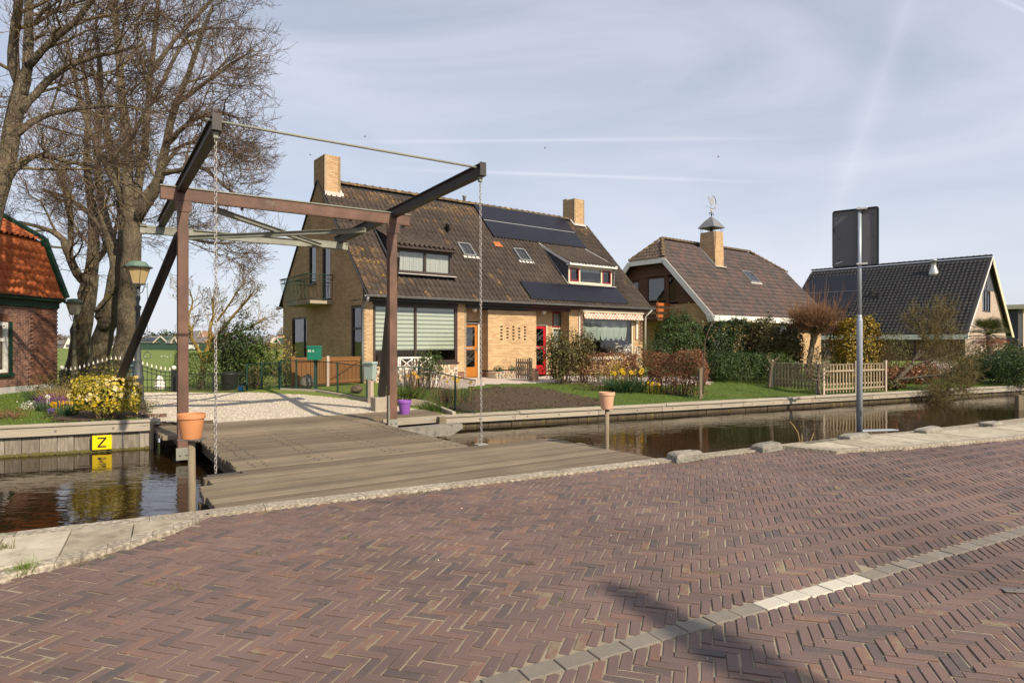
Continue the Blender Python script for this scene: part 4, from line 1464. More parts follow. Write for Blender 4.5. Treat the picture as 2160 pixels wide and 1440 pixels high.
# recessed door walls
DY = .55
recess = Plane((0, DY, 0), (1, 0, 0), (0, -1, 0))
lay_bricks(h1, (4.23, DY, 0), (1, 0, 0), (0, 0, 1), (0, -1, 0), GZ, 3.02, rect_spans(0, 1.06, [(.12, 1.0, 0, 2.42)]), M['ybrick'], M['ymortar'])
lay_bricks(h1, (PX1, DY, 0), (1, 0, 0), (0, 0, 1), (0, -1, 0), GZ, 3.02, rect_spans(0, 2.3, [(.04, 1.02, 0, 2.40), (1.32, 2.1, .95, 2.98)]), M['ybrick'], M['ymortar'])
# right hand part
wall_piece((9.55, 0, 0), (1, 0, 0), (0, -1, 0), .55, GZ - .1, 3.06)
lay_bricks(h1, (9.55, .55, 0), (0, -1, 0), (0, 0, 1), (-1, 0, 0), GZ, 3.02, rect_spans(0, .54), M['ybrick'], M['ymortar'])
wall_piece((13.66, 0, 0), (1, 0, 0), (0, -1, 0), W1 - 13.66, GZ - .1, 3.06)
wall_piece((10.1, 0, 0), (1, 0, 0), (0, -1, 0), 3.56, GZ - .1, .88, bm='ybrick')
# right gable and back, plain closing walls
cl = MB().box(W1 - .10, W1, .1, D1 - .1, GZ - .2, EZ)
cl.prism([(W1 - .10, EY + .1, EZ), (W1 - .10, D1 - EY - .1, EZ), (W1 - .10, RY, RZ_ - .12)], (.1, 0, 0))
cl.box(.1, W1 - .1, D1 - .1, D1, GZ - .2, EZ)
cl.obj('wall', M['ybrick'], h1)
# interior: floor slab, ceiling and back wall of the rooms
MB().box(.12, W1 - .12, .15, D1 - .12, GZ - .15, GZ + .02).obj('floor_slab', M['room'], h1)
MB().box(.12, W1 - .12, .15, D1 - .12, 2.98, 3.05).obj('ceiling', M['room'], h1)
MB().box(.12, 4.0, 4.2, 4.3, GZ, 2.97).box(9.7, W1 - .12, 4.2, 4.3, GZ, 2.97).box(4.1, 4.18, .2, 4.2, GZ, 2.97).box(9.75, 9.83, 1.2, 4.2, GZ, 2.97).obj('inner_backing', M['room'], h1)
# soffit and gutter board
MB().box(.0, 7.2, EY + .06, 1.1, 3.065, 3.115).obj('soffit', M['fascia_dark'], h1)
MB().box(7.2, W1, EY + .06, 1.1, 3.065, 3.115).obj('soffit', M['fascia_red'], h1)
MB().box(.38, 3.83, -.04, .0, 2.97, 3.06).obj('lintel_board', M['fascia_dark'], h1)
MB().box(4.2, 7.0, -.05, .0, 2.93, 3.06).obj('lintel_board', M['fascia_dark'], h1)
MB().box(7.0, 9.6, -.05, .0, 2.93, 3.06).obj('lintel_board', M['fascia_red'], h1)
# big left window with striped blinds
bw = window(h1, front, .40, 3.82, .88, 2.965, .085, (2.06,), (), 'brown_frame', -.05, 'glass', 'brown_frame')
for a, b in ((.50, 2.03), (2.09, 3.73)):
    bl = MB(); bd = MB()
    z = 2.86; k = 0
    while z > 1.42:
        front.box(bl if True else bd, a, b, z - .105, z, -.098, -.094)
        front.box(bd, a, b, z - .152, z - .1055, -.099, -.095)
        z -= .1525
    bl.obj('blind_slat', M['blind'], bw); bd.obj('blind_band', M['blind_dark'], bw)
# field stone base under it
sb = MB().box(.38, 3.83, -.01, .12, GZ - .1, .80).obj('stone_base', M['stone_mortar'], h1)
random.seed(21)
placed = []
tries = 0
while len(placed) < 95 and tries < 9000:
    tries += 1
    r_ = random.uniform(.05, .135) if tries < 3000 else random.uniform(.035, .06)
    x, z = random.uniform(.38 + r_, 3.83 - r_), random.uniform(GZ - .05 + r_, .80 - r_ * .8)
    if all((x - a) ** 2 + (z - c) ** 2 > (r_ + q_) ** 2 * .92 for a, c, q_ in placed):
        placed.append((x, z, r_))
for x, z, r_ in placed:
    n = 7
    a0 = random.random() * 6.28
    ring = [(x + r_ * random.uniform(.8, 1.0) * math.cos(a0 + 6.283 * k / n) * 1.05, z + r_ * random.uniform(.8, 1.0) * math.sin(a0 + 6.283 * k / n)) for k in range(n)]
    b = MB()
    b.add([(a, -.011, c) for a, c in ring] + [(x + (a - x) * .82, -.030, z + (c - z) * .82) for a, c in ring] + [(x, -.038, z)],
          [(k, (k + 1) % n, n + (k + 1) % n, n + k) for k in range(n)] + [(n + k, n + (k + 1) % n, 2 * n) for k in range(n)])
    b.obj('stone', M['stone_mix'], sb)
# big right window: cream frame, scalloped curtain, checked awning
rw = window(h1, front, 10.12, 13.66, .88, 3.03, .09, (), (), 'cream', -.05, 'glass', 'white')
cm = MB()
n = 170
a, b = 10.25, 13.35
for k in range(n):
    ua, ub = a + (b - a) * k / n, a + (b - a) * (k + 1) / n
    def cv_(i):
        u = (i / n)
        sc_ = (u * 9.0) % 1.0
        return -.17 + .022 * math.sin(i * 1.25 + .9 * math.sin(i * .31)), 1.92 - .22 * math.sqrt(max(0, 1 - (2 * sc_ - 1) ** 2)) - .03 * math.sin(i * .9)
    (d0, z0_), (d1, z1_) = cv_(k), cv_(k + 1)
    zs_ = [1.0, .35, .12, 0]
    for t in range(3):
        f0, f1 = zs_[t], zs_[t + 1]
        bul = lambda f: .05 * math.sin((1 - f) * math.pi) if f < .5 else 0
        cm.quad(front.p(ua, z0_ + (2.9 - z0_) * f0, d0 + bul(f0)), front.p(ub, z1_ + (2.9 - z1_) * f0, d1 + bul(f0)), front.p(ub, z1_ + (2.9 - z1_) * f1, d1 + bul(f1)), front.p(ua, z0_ + (2.9 - z0_) * f1, d0 + bul(f1)))
cm.obj('curtain', M['curtain_green'], rw, smooth=True)
aw = empty('awning', (0, 0, 0)); aw.parent = h1
for cm_, par in (('check_red', 0), ('check_pale', 1)):
    vb = MB()
    nn = 40
    for k in range(nn):
        ua, ub = 10.18 + 3.85 * k / nn, 10.18 + 3.85 * (k + 1) / nn
        for r_ in range(3):
            if (k + r_) % 2 == par:
                zt_, zb_ = 2.92 - r_ * .09, 2.92 - (r_ + 1) * .09
                wv0, wv1 = .25 + r_ * .02 + .02 * math.sin(k * .9), .25 + (r_ + 1) * .02 + .02 * math.sin((k + 1) * .9)
                vb.quad(front.p(ua, zb_, wv1), front.p(ub, zb_, wv1), front.p(ub, zt_, wv0), front.p(ua, zt_, wv0))
    # side drop on the left
    for r_ in range(14):
        for k in range(2):
            if (k + r_) % 2 == par:
                zt_, zb_ = 2.90 - r_ * .09, 2.90 - (r_ + 1) * .09
                vb.quad(front.p(10.17, zb_, .03 + k * .1), front.p(10.17, zb_, .13 + k * .1), front.p(10.17, zt_, .13 + k * .1), front.p(10.17, zt_, .03 + k * .1))
                vb.quad(front.p(14.03, zb_, .03 + k * .1), front.p(14.03, zb_, .13 + k * .1), front.p(14.03, zt_, .13 + k * .1), front.p(14.03, zt_, .03 + k * .1))
    vb.obj('valance', M[cm_], aw)
bx_ = MB(); front.box(bx_, 10.12, 14.06, 2.93, 3.05, .05, .30); bx_.obj('awning_case', M['cream'], aw)
bx_ = MB(); front.box(bx_, 13.80, 13.88, 1.75, 2.92, .02, .07); front.box(bx_, 10.10, 10.15, 1.9, 2.92, .02, .06); bx_.obj('awning_arm', M['white'], aw)


def door(u0, u1, z0, z1, dm, jamb, name, glasses, plate):
    b = MB()
    jw = .055
    recess.box(b, u0, u0 + jw, z0, z1, -.10, .02); recess.box(b, u1 - jw, u1, z0, z1, -.10, .02); recess.box(b, u0 + jw, u1 - jw, z1 - jw, z1, -.10, .02)
    b.obj('door_frame', M[jamb], h1)
    d_ = MB()
    a, c = u0 + jw + .004, u1 - jw - .004
    st = .13
    recess.box(d_, a, a + st, z0 + .02, z1 - jw - .004, -.07, -.03); recess.box(d_, c - st, c, z0 + .02, z1 - jw - .004, -.07, -.03)
    zz = [z0 + .02, z0 + .42, z0 + 1.10, z0 + 1.24, z1 - jw - .13, z1 - jw - .004]
    recess.box(d_, a + st, c - st, zz[0], zz[1], -.07, -.03); recess.box(d_, a + st, c - st, zz[2], zz[3], -.07, -.03); recess.box(d_, a + st, c - st, zz[4], zz[5], -.07, -.03)
    dr = d_.obj('door', M[dm], h1)
    for g0_, g1_ in ((zz[1], zz[2]), (zz[3], zz[4])):
        g = MB(); g.quad(recess.p(a + st, g0_, -.05), recess.p(c - st, g0_, -.05), recess.p(c - st, g1_, -.05), recess.p(a + st, g1_, -.05)); g.obj('pane', M['glass_mirror'], dr)
        lt = MB()
        for t in (.33, .66):
            lt.bar(recess.p(a + st, g0_ + (g1_ - g0_) * t, -.045), recess.p(c - st, g0_ + (g1_ - g0_) * (1 - t), -.045), .008, .008)
            lt.bar(recess.p(a + st, g0_ + (g1_ - g0_) * (t - .3), -.043), recess.p(c - st, g0_ + (g1_ - g0_) * (t + .3), -.043), .008, .008)
        lt.obj('leading', M['zinc'], dr)
    pl_ = MB(); recess.box(pl_, a + st + .06, c - st - .10, zz[2] + .045, zz[3] - .045, -.03, -.022); pl_.obj('letter_plate', M['alu'], dr)
    hd = MB(); recess.box(hd, c - .08, c - .045, z0 + 1.0, z0 + 1.2, -.03, -.01); hd.bar(recess.p(c - .06, z0 + 1.13, .03), recess.p(c - .16, z0 + 1.13, .03), .018, .018); hd.obj('handle', M['zinc'], dr)
    return dr


door(4.36, 5.20, GZ + .02, 2.40, 'orange_wood', 'white', 'door', 2, 1)
door(PX1 + .05, PX1 + 1.02, GZ + .02, 2.38, 'red_door', 'cream', 'door', 2, 1)
# side light by the red door
window(h1, recess, PX1 + 1.32, PX1 + 2.1, 2.26, 2.95, .075, (), (), 'red_frame', -.02, 'glass', None, 'window', 'curtain', 1)
window(h1, recess, PX1 + 1.32, PX1 + 2.1, .95, 2.25, .05, (), (), 'cream', -.02, 'glass', None, 'window', 'curtain', 1)
MB().box(PX1 + 1.10, PX1 + 1.24, DY - .03, DY - .005, 1.72, 1.80).obj('number_plate', M['white'], h1)
# globe lamps under the soffit
for x, y in ((4.75, .20), (8.25, .15)):
    MB().lathe([(.001, -.11)] + [(.11 * math.sin(a), -.11 * math.cos(a)) for a in np.linspace(.3, 2.7, 8)] + [(.03, .11), (.03, .16)], 14, (x, y, 2.90)).obj('globe_lamp', M['globe'], h1, smooth=True)
MB().box(4.2, 9.6, -.25, .55, GZ - .14, GZ + .02).obj('porch_step', M['concrete'], h1, bevel=.01)
# gable windows and the balcony
window(h1, left, ly(7.25), ly(5.42), .95, 2.66, .07, (ly(5.85),), (), 'brown_frame', -.06, 'glass', 'brown_frame')
window(h1, left, ly(5.18), ly(4.40), 3.95, 5.50, .06, (), (), 'brown_frame', -.06, 'glass_mirror', 'brown_frame')
window(h1, left, ly(3.72), ly(2.92), 3.22, 5.42, .07, (), (), 'brown_frame', -.06, 'glass_mirror', None, 'balcony_door')
window(h1, left, ly(.98), ly(.12), .30, 2.90, .08, (), (2.1,), 'brown_frame', -.06, 'glass', 'brown_frame')
MB().prism([(.3, 1.6, 3.1), (.3, 7.0, 3.1), (.3, 6.0, 5.9), (.3, 2.5, 5.9)], (.04, 0, 0)).obj('inner_backing', M['black'], h1)  # black sheet behind the gable panes; its colour stands in for unlit rooms
bal = empty('balcony', (0, 0, 0)); bal.parent = h1
b = MB(); b.box(-.85, 0, 2.70, 5.55, 3.05, 3.17); b.obj('balcony_slab', M['concrete'], bal, bevel=.01)
y0_, y1_, xo = 2.70, 5.55, -.85
rl = MB()
top = 4.12; base = 3.24
o_ = .16       # railing leans outward
corner = [(-.02, y0_), (xo, y0_), (xo, y1_), (-.02, y1_)]
cornt = [(-.02, y0_ - o_ * .5), (xo - o_, y0_ - o_ * .5), (xo - o_, y1_ + o_ * .5), (-.02, y1_ + o_ * .5)]
for i in range(3):
    rl.tube([(*cornt[i], top), (*cornt[i + 1], top)], .022, 6)
    rl.tube([(*corner[i], base), (*corner[i + 1], base)], .018, 6)
    f_ = .82
    m0 = [corner[i][q] * (1 - f_) + cornt[i][q] * f_ for q in (0, 1)]; m1 = [corner[i + 1][q] * (1 - f_) + cornt[i + 1][q] * f_ for q in (0, 1)]
    zz = base + (top - base) * f_
    rl.tube([(*m0, zz), (*m1, zz)], .014, 6)
rl.obj('rail', M['fence_green'], bal, smooth=True)
for i in range(3):
    L_ = math.dist(corner[i], corner[i + 1])
    n = max(2, int(L_ / .13))
    for k in range(n + 1):
        f_ = k / n
        c0 = [corner[i][q] * (1 - f_) + corner[i + 1][q] * f_ for q in (0, 1)]; c1 = [cornt[i][q] * (1 - f_) + cornt[i + 1][q] * f_ for q in (0, 1)]
        MB().tube([(*c0, base), (*c1, top)], .008, 4).obj('baluster', M['fence_green'], bal)
# downpipe and gutter
gt = MB()
K = 8
for xa, xb in ((-.12, W1 + .30),):
    pr = [(EY - .13 + .065 - .065 * math.cos(a), EZ - .03 - .065 * math.sin(a)) for a in np.linspace(0, math.pi, K)]
    vs_ = [(xa, y, z) for y, z in pr] + [(xb, y, z) for y, z in pr]
    gt.add(vs_, [(i, i + 1, K + i + 1, K + i) for i in range(K - 1)])
gt.box(-.12, W1 + .30, EY - .145, EY - .13, EZ - .035, EZ - .02)
gt.obj('gutter', M['zinc'], h1)
for x in np.arange(.3, W1 + .3, .9):
    MB().box(x - .012, x + .012, EY - .15, EY - .128, EZ - .09, EZ - .01).obj('gutter_bracket', M['zinc'], h1)
MB().tube([(-.02, EY - .06, EZ - .09), (-.03, EY - .02, EZ - .22), (-.045, -.10, EZ - .42), (-.05, -.10, 1.5), (-.05, -.10, GZ)], [.05, .045, .042, .042, .05], 10).obj('downpipe', M['zinc'], h1, smooth=True)
MB().tube([(W1 + .12, EY - .06, EZ - .09), (W1 + .1, -.10, EZ - .4), (W1 + .1, -.08, GZ)], .042, 10).obj('downpipe', M['white'], h1, smooth=True)
# roof
roof = empty('roof', (0, 0, 0)); roof.parent = h1
S1 = Vector((0, RY - EY, RZ_ - EZ)).normalized()
SL = math.hypot(RY - EY, RZ_ - EZ)
u_ = MB()
u_.prism([(0.02, EY, EZ - .05), (0.02, RY, RZ_ - .05), (0.02, D1 - EY, EZ - .05), (0.02, D1 - EY, EZ - .09), (0.02, RY, RZ_ - .13), (0.02, EY, EZ - .09)], (W1 - .02, 0, 0))
u_.obj('roof_deck', M['fascia_dark'], roof)
# dormers: front face at y where the sill meets the slope
DL = dict(u0=1.50, u1=3.86, y=.42, z0=4.16, z1=5.02, yb=2.35)
DR = dict(u0=9.92, u1=12.72, y=.48, z0=4.24, z1=5.02, yb=2.45)


def roof_z(y): return EZ + (y - EY) * SLOPE


def in_dormer(u, s):
    y = EY + s * S1.y
    for d in (DL, DR):
        if d['u0'] - .05 < u < d['u1'] + .05 and d['y'] - .05 < y < d['yb']: return True
    return 13.40 < u < 14.25 and y > 3.75


def near_key(p):
    u, s = p
    return u * .9 + s * .25


lay_tiles(roof, (0.0, EY - .05, EZ - .03), (1, 0, 0), S1, M['tile1'], W1 + .16, SL - .02, .2035, .335, lambda u, s: not in_dormer(u, s), 300, .060, near_key, M['tile1l'], lambda u, s: (s > SL - 1.0 and random.random() < .8) or (u < 1.3 and s < 2.4 and random.random() < .55) or random.random() < .05)
# some tiles of the back slope so that the roof is closed
bk = MB(); bk.quad((0, RY, RZ_), (W1 + .1, RY, RZ_), (W1 + .1, D1 - EY, EZ), (0, D1 - EY, EZ)); bk.obj('back_slope', M['tile1'], roof)
ridge_tiles(roof, (.62, RY, RZ_ - .03), (13.4, RY, RZ_ - .03), M['ridge_tile'])
# verge edge on the gable
vb = MB(); vb.bar((-.01, EY, EZ - .02), (-.01, RY, RZ_ - .02), .03, .10, (1, 0, 0)); vb.bar((-.01, RY, RZ_ - .02), (-.01, D1 - EY, EZ - .02), .03, .10, (1, 0, 0))
vb.obj('verge', M['fascia_dark'], roof)
MB().tube([(-.02, D1 + .1, 3.16), (-.25, D1 + .1, 3.12)], [.05, .09], 8).obj('flood_lamp', M['globe'], h1, smooth=True)


def dormer(d, fm, side_m, side_white, ftop, mull, cur, cf, gl='glass'):
    e = empty('dormer', (0, 0, 0)); e.parent = h1
    pl = Plane((0, d['y'], 0), (1, 0, 0), (0, -1, 0))
    u0, u1, z0, z1 = d['u0'], d['u1'], d['z0'], d['z1']
    window(e, pl, u0 + .03, u1 - .03, z0, z1, .085, mull, (), fm, -.02, gl, None, 'window', cur, cf)
    zr = roof_z(d['yb'])
    rs = Vector((0, d['yb'] - d['y'] + .25, zr - (z1 + .16))).normalized()
    # cheeks
    for u in (u0, u1 - .05):
        cz = z1 + .06 + (zr - z1 - .10) * 0
        yi = d['yb'] - .02
        MB().prism([(u, d['y'] - .0, z0 - .05), (u, d['y'], z1 + .05), (u, yi, roof_z(yi) - .02)], (.05, 0, 0)).obj('cheek', M[side_m], e)
    f_ = MB(); f_.box(u0 - .10, u1 + .10, d['y'] - .25, d['y'] + .0, z1 + .003, z1 + .14); f_.obj('fascia', M[ftop], e, bevel=.005)
    if side_white:
        for u in (u0 - .10, u1 + .07):
            MB().prism([(u, d['y'] - .20, z1 + .0), (u, d['y'] - .2, z1 + .13), (u, d['yb'] - .05, zr + .02), (u, d['yb'] - .25, zr - .20)], (.03, 0, 0)).obj('barge_board', M['white'], e)
    Ld = math.hypot(d['yb'] - d['y'] + .25, zr - z1 - .16)
    lay_tiles(e, (u0 - .1, d['y'] - .27, z1 + .13), (1, 0, 0), rs, M['tile1'], u1 - u0 + .25, Ld + .1, .2035, .30, None, 0, .055)
    MB().box(u0 - .06, u1 + .06, d['y'] - .22, d['y'] - .01, z0 - .07, z0 - .04).obj('lead_apron', M['lead'], e)
    la_ = MB(); la_.bar((u0 - .06, d['y'] - .15, roof_z(d['y'] - .15) + .05), (u0 - .06, d['yb'], zr + .05), .10, .02, (1, 0, 0)); la_.obj('lead_soaker', M['lead'], e)
    return e


dormer(DL, 'brown_frame', 'fascia_dark', False, 'brown_frame', (2.68,), 'curtain', 1.0)
dd = dormer(DR, 'cream', 'slate_side', True, 'white', (10.62, 12.02), 'curtain', .22)
plr = Plane((0, DR['y'], 0), (1, 0, 0), (0, -1, 0))
for a, b in ((DR['u0'] + .11, 10.57), (12.07, DR['u1'] - .11)):
    q_ = MB(); w_ = .055
    plr.box(q_, a, b, DR['z0'] + .09, DR['z0'] + .09 + w_, -.02, .03); plr.box(q_, a, b, DR['z1'] - .09 - w_, DR['z1'] - .09, -.02, .03)
    plr.box(q_, a, a + w_, DR['z0'] + .145, DR['z1'] - .145, -.02, .03); plr.box(q_, b - w_, b, DR['z0'] + .145, DR['z1'] - .145, -.02, .03)
    q_.obj('sash', M['red_frame'], dd)
MB().tube([(DR['u1'] + .06, DR['y'] - .1, DR['z1'] + .05), (DR['u1'] + .06, DR['y'] - .05, DR['z0'] - .1)], .025, 6).obj('downpipe', M['zinc'], dd)
# roof windows
N1 = Vector((0, -S1.z, S1.y))


def on_roof(u, y, lift=0.0): return Vector((u, y, roof_z(y))) + N1 * lift


def roof_window(par, u0, u1, y0, y1, onr, U=Vector((1, 0, 0)), fm='zinc'):
    b = MB()
    w_ = .075
    S = (onr(u0, y1) - onr(u0, y0)).normalized()
    Nn_ = U.cross(S).normalized()
    def bar(a, c):
        b.bar(a, c, w_, .07, Nn_)
    bar(onr(u0, y0, .07), onr(u1, y0, .07)); bar(onr(u0, y1, .07), onr(u1, y1, .07))
    bar(onr(u0, y0, .071), onr(u0, y1, .071)); bar(onr(u1, y0, .071), onr(u1, y1, .071))
    o = b.obj('roof_window', M[fm], par)
    g = MB(); g.quad(onr(u0, y0, .075), onr(u1, y0, .075), onr(u1, y1, .075), onr(u0, y1, .075)); g.obj('pane', M['glass_mirror'], o)
    k = MB(); k.quad(onr(u0, y0, .03), onr(u1, y0, .03), onr(u1, y1, .03), onr(u0, y1, .03)); k.obj('blind', M['room'], o)
    l_ = MB(); q0 = onr(u0 - .12, y0 - .06, .055); q1 = onr(u1 + .12, y0 - .06, .055)
    l_.bar(q0, q1, .16, .012, Nn_); l_.obj('lead_apron', M['lead'], o)
    return o


roof_window(roof, 5.04, 5.60, 1.40, 1.93, on_roof)
roof_window(roof, 7.98, 8.56, 1.43, 1.96, on_roof)
# solar panels
def panel(par, u0, u1, y0, y1, onr=on_roof):
    e = MB()
    a, b, c, d = onr(u0, y0, .10), onr(u1, y0, .10), onr(u1, y1, .10), onr(u0, y1, .10)
    nn_ = (b - a).cross(d - a).normalized() * .035
    e.prism([a - nn_, b - nn_, c - nn_, d - nn_], nn_)
    o = e.obj('solar_panel', M['solar_frame'], par)
    i_ = .02
    f = (u1 - u0); g_ = (y1 - y0)
    q = MB(); q.quad(*[onr(u0 + i_, y0 + i_, .103), onr(u1 - i_, y0 + i_, .103), onr(u1 - i_, y1 - i_, .103), onr(u0 + i_, y1 - i_, .103)])
    q.obj('solar_cell', M['solar'], o)
    return o


for r_ in range(2):
    for c_ in range(3):
        u0 = 7.28 + c_ * 1.88
        y0 = 2.46 + r_ * .84
        panel(roof, u0, u0 + 1.865, y0, y0 + .82)
MB().bar(on_roof(7.28, 3.29, .10), on_roof(12.9, 3.29, .10), .018, .02).obj('panel_rail', M['alu'], roof)
for c_ in range(3):
    u0 = 7.12 + c_ * 1.92
    panel(roof, u0, u0 + 1.905, -.34, .40)
# vent pipes
p_ = on_roof(4.92, 2.45)
MB().lathe([(.07, -.05), (.07, .28), (.10, .30), (.10, .38), (.03, .42)], 10, tuple(p_)).obj('vent_pipe', M['black'], roof, smooth=True)
MB().lathe([(.06, -.1), (.06, .26), (.09, .28), (.09, .36)], 10, (6.95, RY + .1, RZ_)).obj('vent_pipe', M['zinc'], roof, smooth=True)
tl = MB(); q0 = on_roof(7.05, 2.02, .05); tl.prism([on_roof(7.0, 1.98, .06), on_roof(7.42, 1.98, .06), on_roof(7.38, 2.2, .06), on_roof(7.04, 2.2, .06)], N1 * .02); tl.obj('replaced_tile', M['tile4'], roof)
# chimneys
def chimney(par, x0, x1, y0, y1, z0, z1, bm, ns=0):
    e = empty('chimney', (0, 0, 0)); e.parent = par
    lay_bricks(e, (x0, y0, 0), (1, 0, 0), (0, 0, 1), (0, -1, 0), z0, z1, rect_spans(0, x1 - x0), M[bm], M['ymortar'], ns)
    lay_bricks(e, (x0, y1, 0), (0, -1, 0), (0, 0, 1), (-1, 0, 0), z0, z1, rect_spans(0, y1 - y0), M[bm], M['ymortar'], ns)
    lay_bricks(e, (x1, y0, 0), (0, 1, 0), (0, 0, 1), (1, 0, 0), z0, z1, rect_spans(0, y1 - y0), M[bm], M['ymortar'], 0)
    MB().box(x0 + .05, x1 - .05, y0 + .05, y1 - .05, z0, z1 - .02).obj('flue_core', M['black'], e)
    return e


c1 = chimney(h1, 0.0, .66, 3.52, 4.62, 7.0, 8.86, 'ybrick')
fl = MB(); fl.bar((.0, 3.47, roof_z(3.47) + .09), (.75, 3.47, roof_z(3.47) + .09), .10, .16); fl.bar((.70, 3.4, roof_z(3.4) + .08), (.70, 4.2, RZ_ + .08), .09, .10)
fl.obj('lead_flashing', M['lead'], c1)
c2 = chimney(h1, 13.47, 14.2, 3.88, 4.75, 7.2, 9.1, 'ybrick')
fl = MB(); fl.bar((13.42, 3.84, roof_z(3.84) + .07), (14.25, 3.84, roof_z(3.84) + .07), .10, .10); fl.bar((13.40, 3.8, roof_z(3.8) + .06), (13.40, 4.2, RZ_ + .05), .08, .08)
fl.obj('lead_flashing', M['lead'], c2)
MB().box(13.47, 13.98, 4.45, 4.75, 9.09, 9.15).obj('chimney_cap', M['concrete'], c2)

# ================================================================== the half-hipped house behind
H2O = Vector((10.35, 33.0, 0))
h2 = empty('half_hipped_house', H2O, frame_rz(52.0), 'brown tiled half-hipped house with white verge boards and wooden balcony', 'house')
W2, D2, E2, R2Z, R2Y = 13.2, 8.7, 3.05, 7.68, 4.35
SL2 = (R2Z - E2) / R2Y
HB = 6.35                          # height where the half hips start
yb2 = (HB - E2) / SL2
lf2 = Plane((0.45, D2, 0), (0, -1, 0), (-1, 0, 0))
fr2 = Plane((0, .5, 0), (1, 0, 0), (0, -1, 0))
ly2 = lambda y: D2 - y


def g2(z0c):
    def f(z):
        a, b = .5, D2 - .5
        if z > E2 + .3:
            dz = (z - E2) / SL2
            a, b = max(a, dz + .2), min(b, D2 - dz - .2)
        return [(D2 - b, D2 - a)]
    return f


lay_bricks(h2, lf2.O, lf2.U, (0, 0, 1), lf2.N, .1, 3.70, g2(0), M['ybrick'], M['ymortar'])
# timber cladding boards on the gable above
zc = 3.72
while zc < HB - .05:
    dz = (zc + .07 - E2) / SL2
    a, b = dz + .25, D2 - dz - .25
    holes = [(3.30, 4.62, 3.95, 5.32), (2.42, 3.14, 3.85, 5.25), (5.2, 5.75, 4.2, 5.2)]
    segs = [(a, b)]
    for h0, h1_, q0, q1 in holes:
        if zc + .14 > q0 and zc < q1:
            nw = []
            for s, e in segs:
                if h1_ <= s or h0 >= e: nw.append((s, e)); continue
                if h0 > s: nw.append((s, h0))
                if h1_ < e: nw.append((h1_, e))
            segs = nw
    for s, e in segs:
        b_ = MB(); lf2.box(b_, ly2(e), ly2(s), zc, zc + .132, -.06, .02 + .004 * random.random()); b_.obj('cladding_board', M['cedar'], h2)
    zc += .138
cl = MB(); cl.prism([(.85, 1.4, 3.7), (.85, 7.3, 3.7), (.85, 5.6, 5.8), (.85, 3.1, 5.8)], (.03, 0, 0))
cl.obj('inner_backing', M['black'], h2)  # black sheet close behind the panes, painting in the dark of the rooms
window(h2, lf2, ly2(4.62), ly2(3.30), 3.95, 5.32, .08, (), (), 'cedar', .0, 'glass_mirror')
window(h2, lf2, ly2(3.14), ly2(2.42), 3.85, 5.25, .09, (), (), 'cedar', .0, 'glass_mirror', None, 'balcony_door')
window(h2, lf2, ly2(5.75), ly2(5.2), 4.2, 5.2, .08, (), (), 'cedar', .0, 'glass_mirror')
bal2 = empty('balcony', (0, 0, 0)); bal2.parent = h2
for i, z in enumerate((2.98, 3.30, 3.62)):
    b_ = MB(); b_.box(-.75, -.71, 3.0, 7.2, z, z + .16); b_.obj('balcony_board', M['cedar'], bal2)
    b_ = MB(); b_.box(-.75, .42, 2.95, 2.99, z, z + .16); b_.obj('balcony_board', M['balcony_orange'], bal2)
MB().box(-.70, .43, 3.0, 7.2, 2.80, 2.92).obj('balcony_slab', M['cedar'], bal2)
for yy in (2.97, 5.0, 7.1): MB().box(-.70, -.62, yy - .04, yy + .04, 2.8, 3.86).obj('balcony_post', M['cedar'], bal2)
# front wall and its windows, mostly behind shrubs
lay_bricks(h2, (.5, .5, 0), (1, 0, 0), (0, 0, 1), (0, -1, 0), .1, 2.85, rect_spans(0, W2 - 1.0, [(.55, 2.1, .9, 2.6), (6.5, 9.2, .4, 2.6)]), M['ybrick'], M['ymortar'])
window(h2, fr2, 1.05, 2.6, .9, 2.6, .08, (1.85,), (), 'white', -.05, 'glass_mirror', 'white')
window(h2, fr2, 7.0, 9.7, .4, 2.6, .08, (8.3,), (), 'white', -.05, 'glass_mirror', 'white', 'window', 'curtain', 1.0)
MB().box(.6, W2 - .55, D2 - .6, D2 - .5, .1, E2).box(W2 - .6, W2 - .5, .6, D2 - .6, .1, E2 - .2).obj('wall', M['ybrick'], h2)
rf2 = empty('roof', (0, 0, 0)); rf2.parent = h2
S2 = Vector((0, R2Y, R2Z - E2)).normalized(); SL2L = math.hypot(R2Y, R2Z - E2)
xi = 1.45                          # ridge starts here
def keep2(u, s):
    y = s * S2.y; z = E2 + y * SL2
    if z > HB:
        k = (z - HB) / (R2Z - HB) * xi
        if u < k - .06 or u > W2 - k * 1.75 + .06: return False
    if 4.55 < u < 5.62 and 2.85 < y: return False
    return True


ud = MB()
A0, A1 = (0, 0, E2 - .03), (W2, 0, E2 - .03)
Bq0, Bq1 = (0, yb2, HB - .03), (W2, yb2, HB - .03)
Rg0, Rg1 = (xi, R2Y, R2Z - .03), (W2 - xi * 1.75, R2Y, R2Z - .03)
C0, C1 = (0, D2 - yb2, HB - .03), (W2, D2 - yb2, HB - .03)
E0, E1 = (0, D2, E2 - .03), (W2, D2, E2 - .03)
ud.add([A0, A1, Bq1, Rg1, Rg0, Bq0], [(0, 1, 2, 3, 4, 5)])
ud.add([E1, E0, C0, Rg0, Rg1, C1], [(0, 1, 2, 3, 4, 5)])
ud.add([C0, Bq0, Rg0], [(0, 1, 2)]); ud.add([Bq1, C1, Rg1], [(0, 1, 2)])
ud.obj('roof_deck', M['tile2'], rf2)
lay_tiles(rf2, (0, -.02, E2 + .0), (1, 0, 0), S2, M['tile2'], W2, SL2L - .04, .205, .335, keep2, 300, .05, lambda p: p[0] + p[1] * .3)
hs = Vector((xi, 0, R2Z - HB)).normalized()
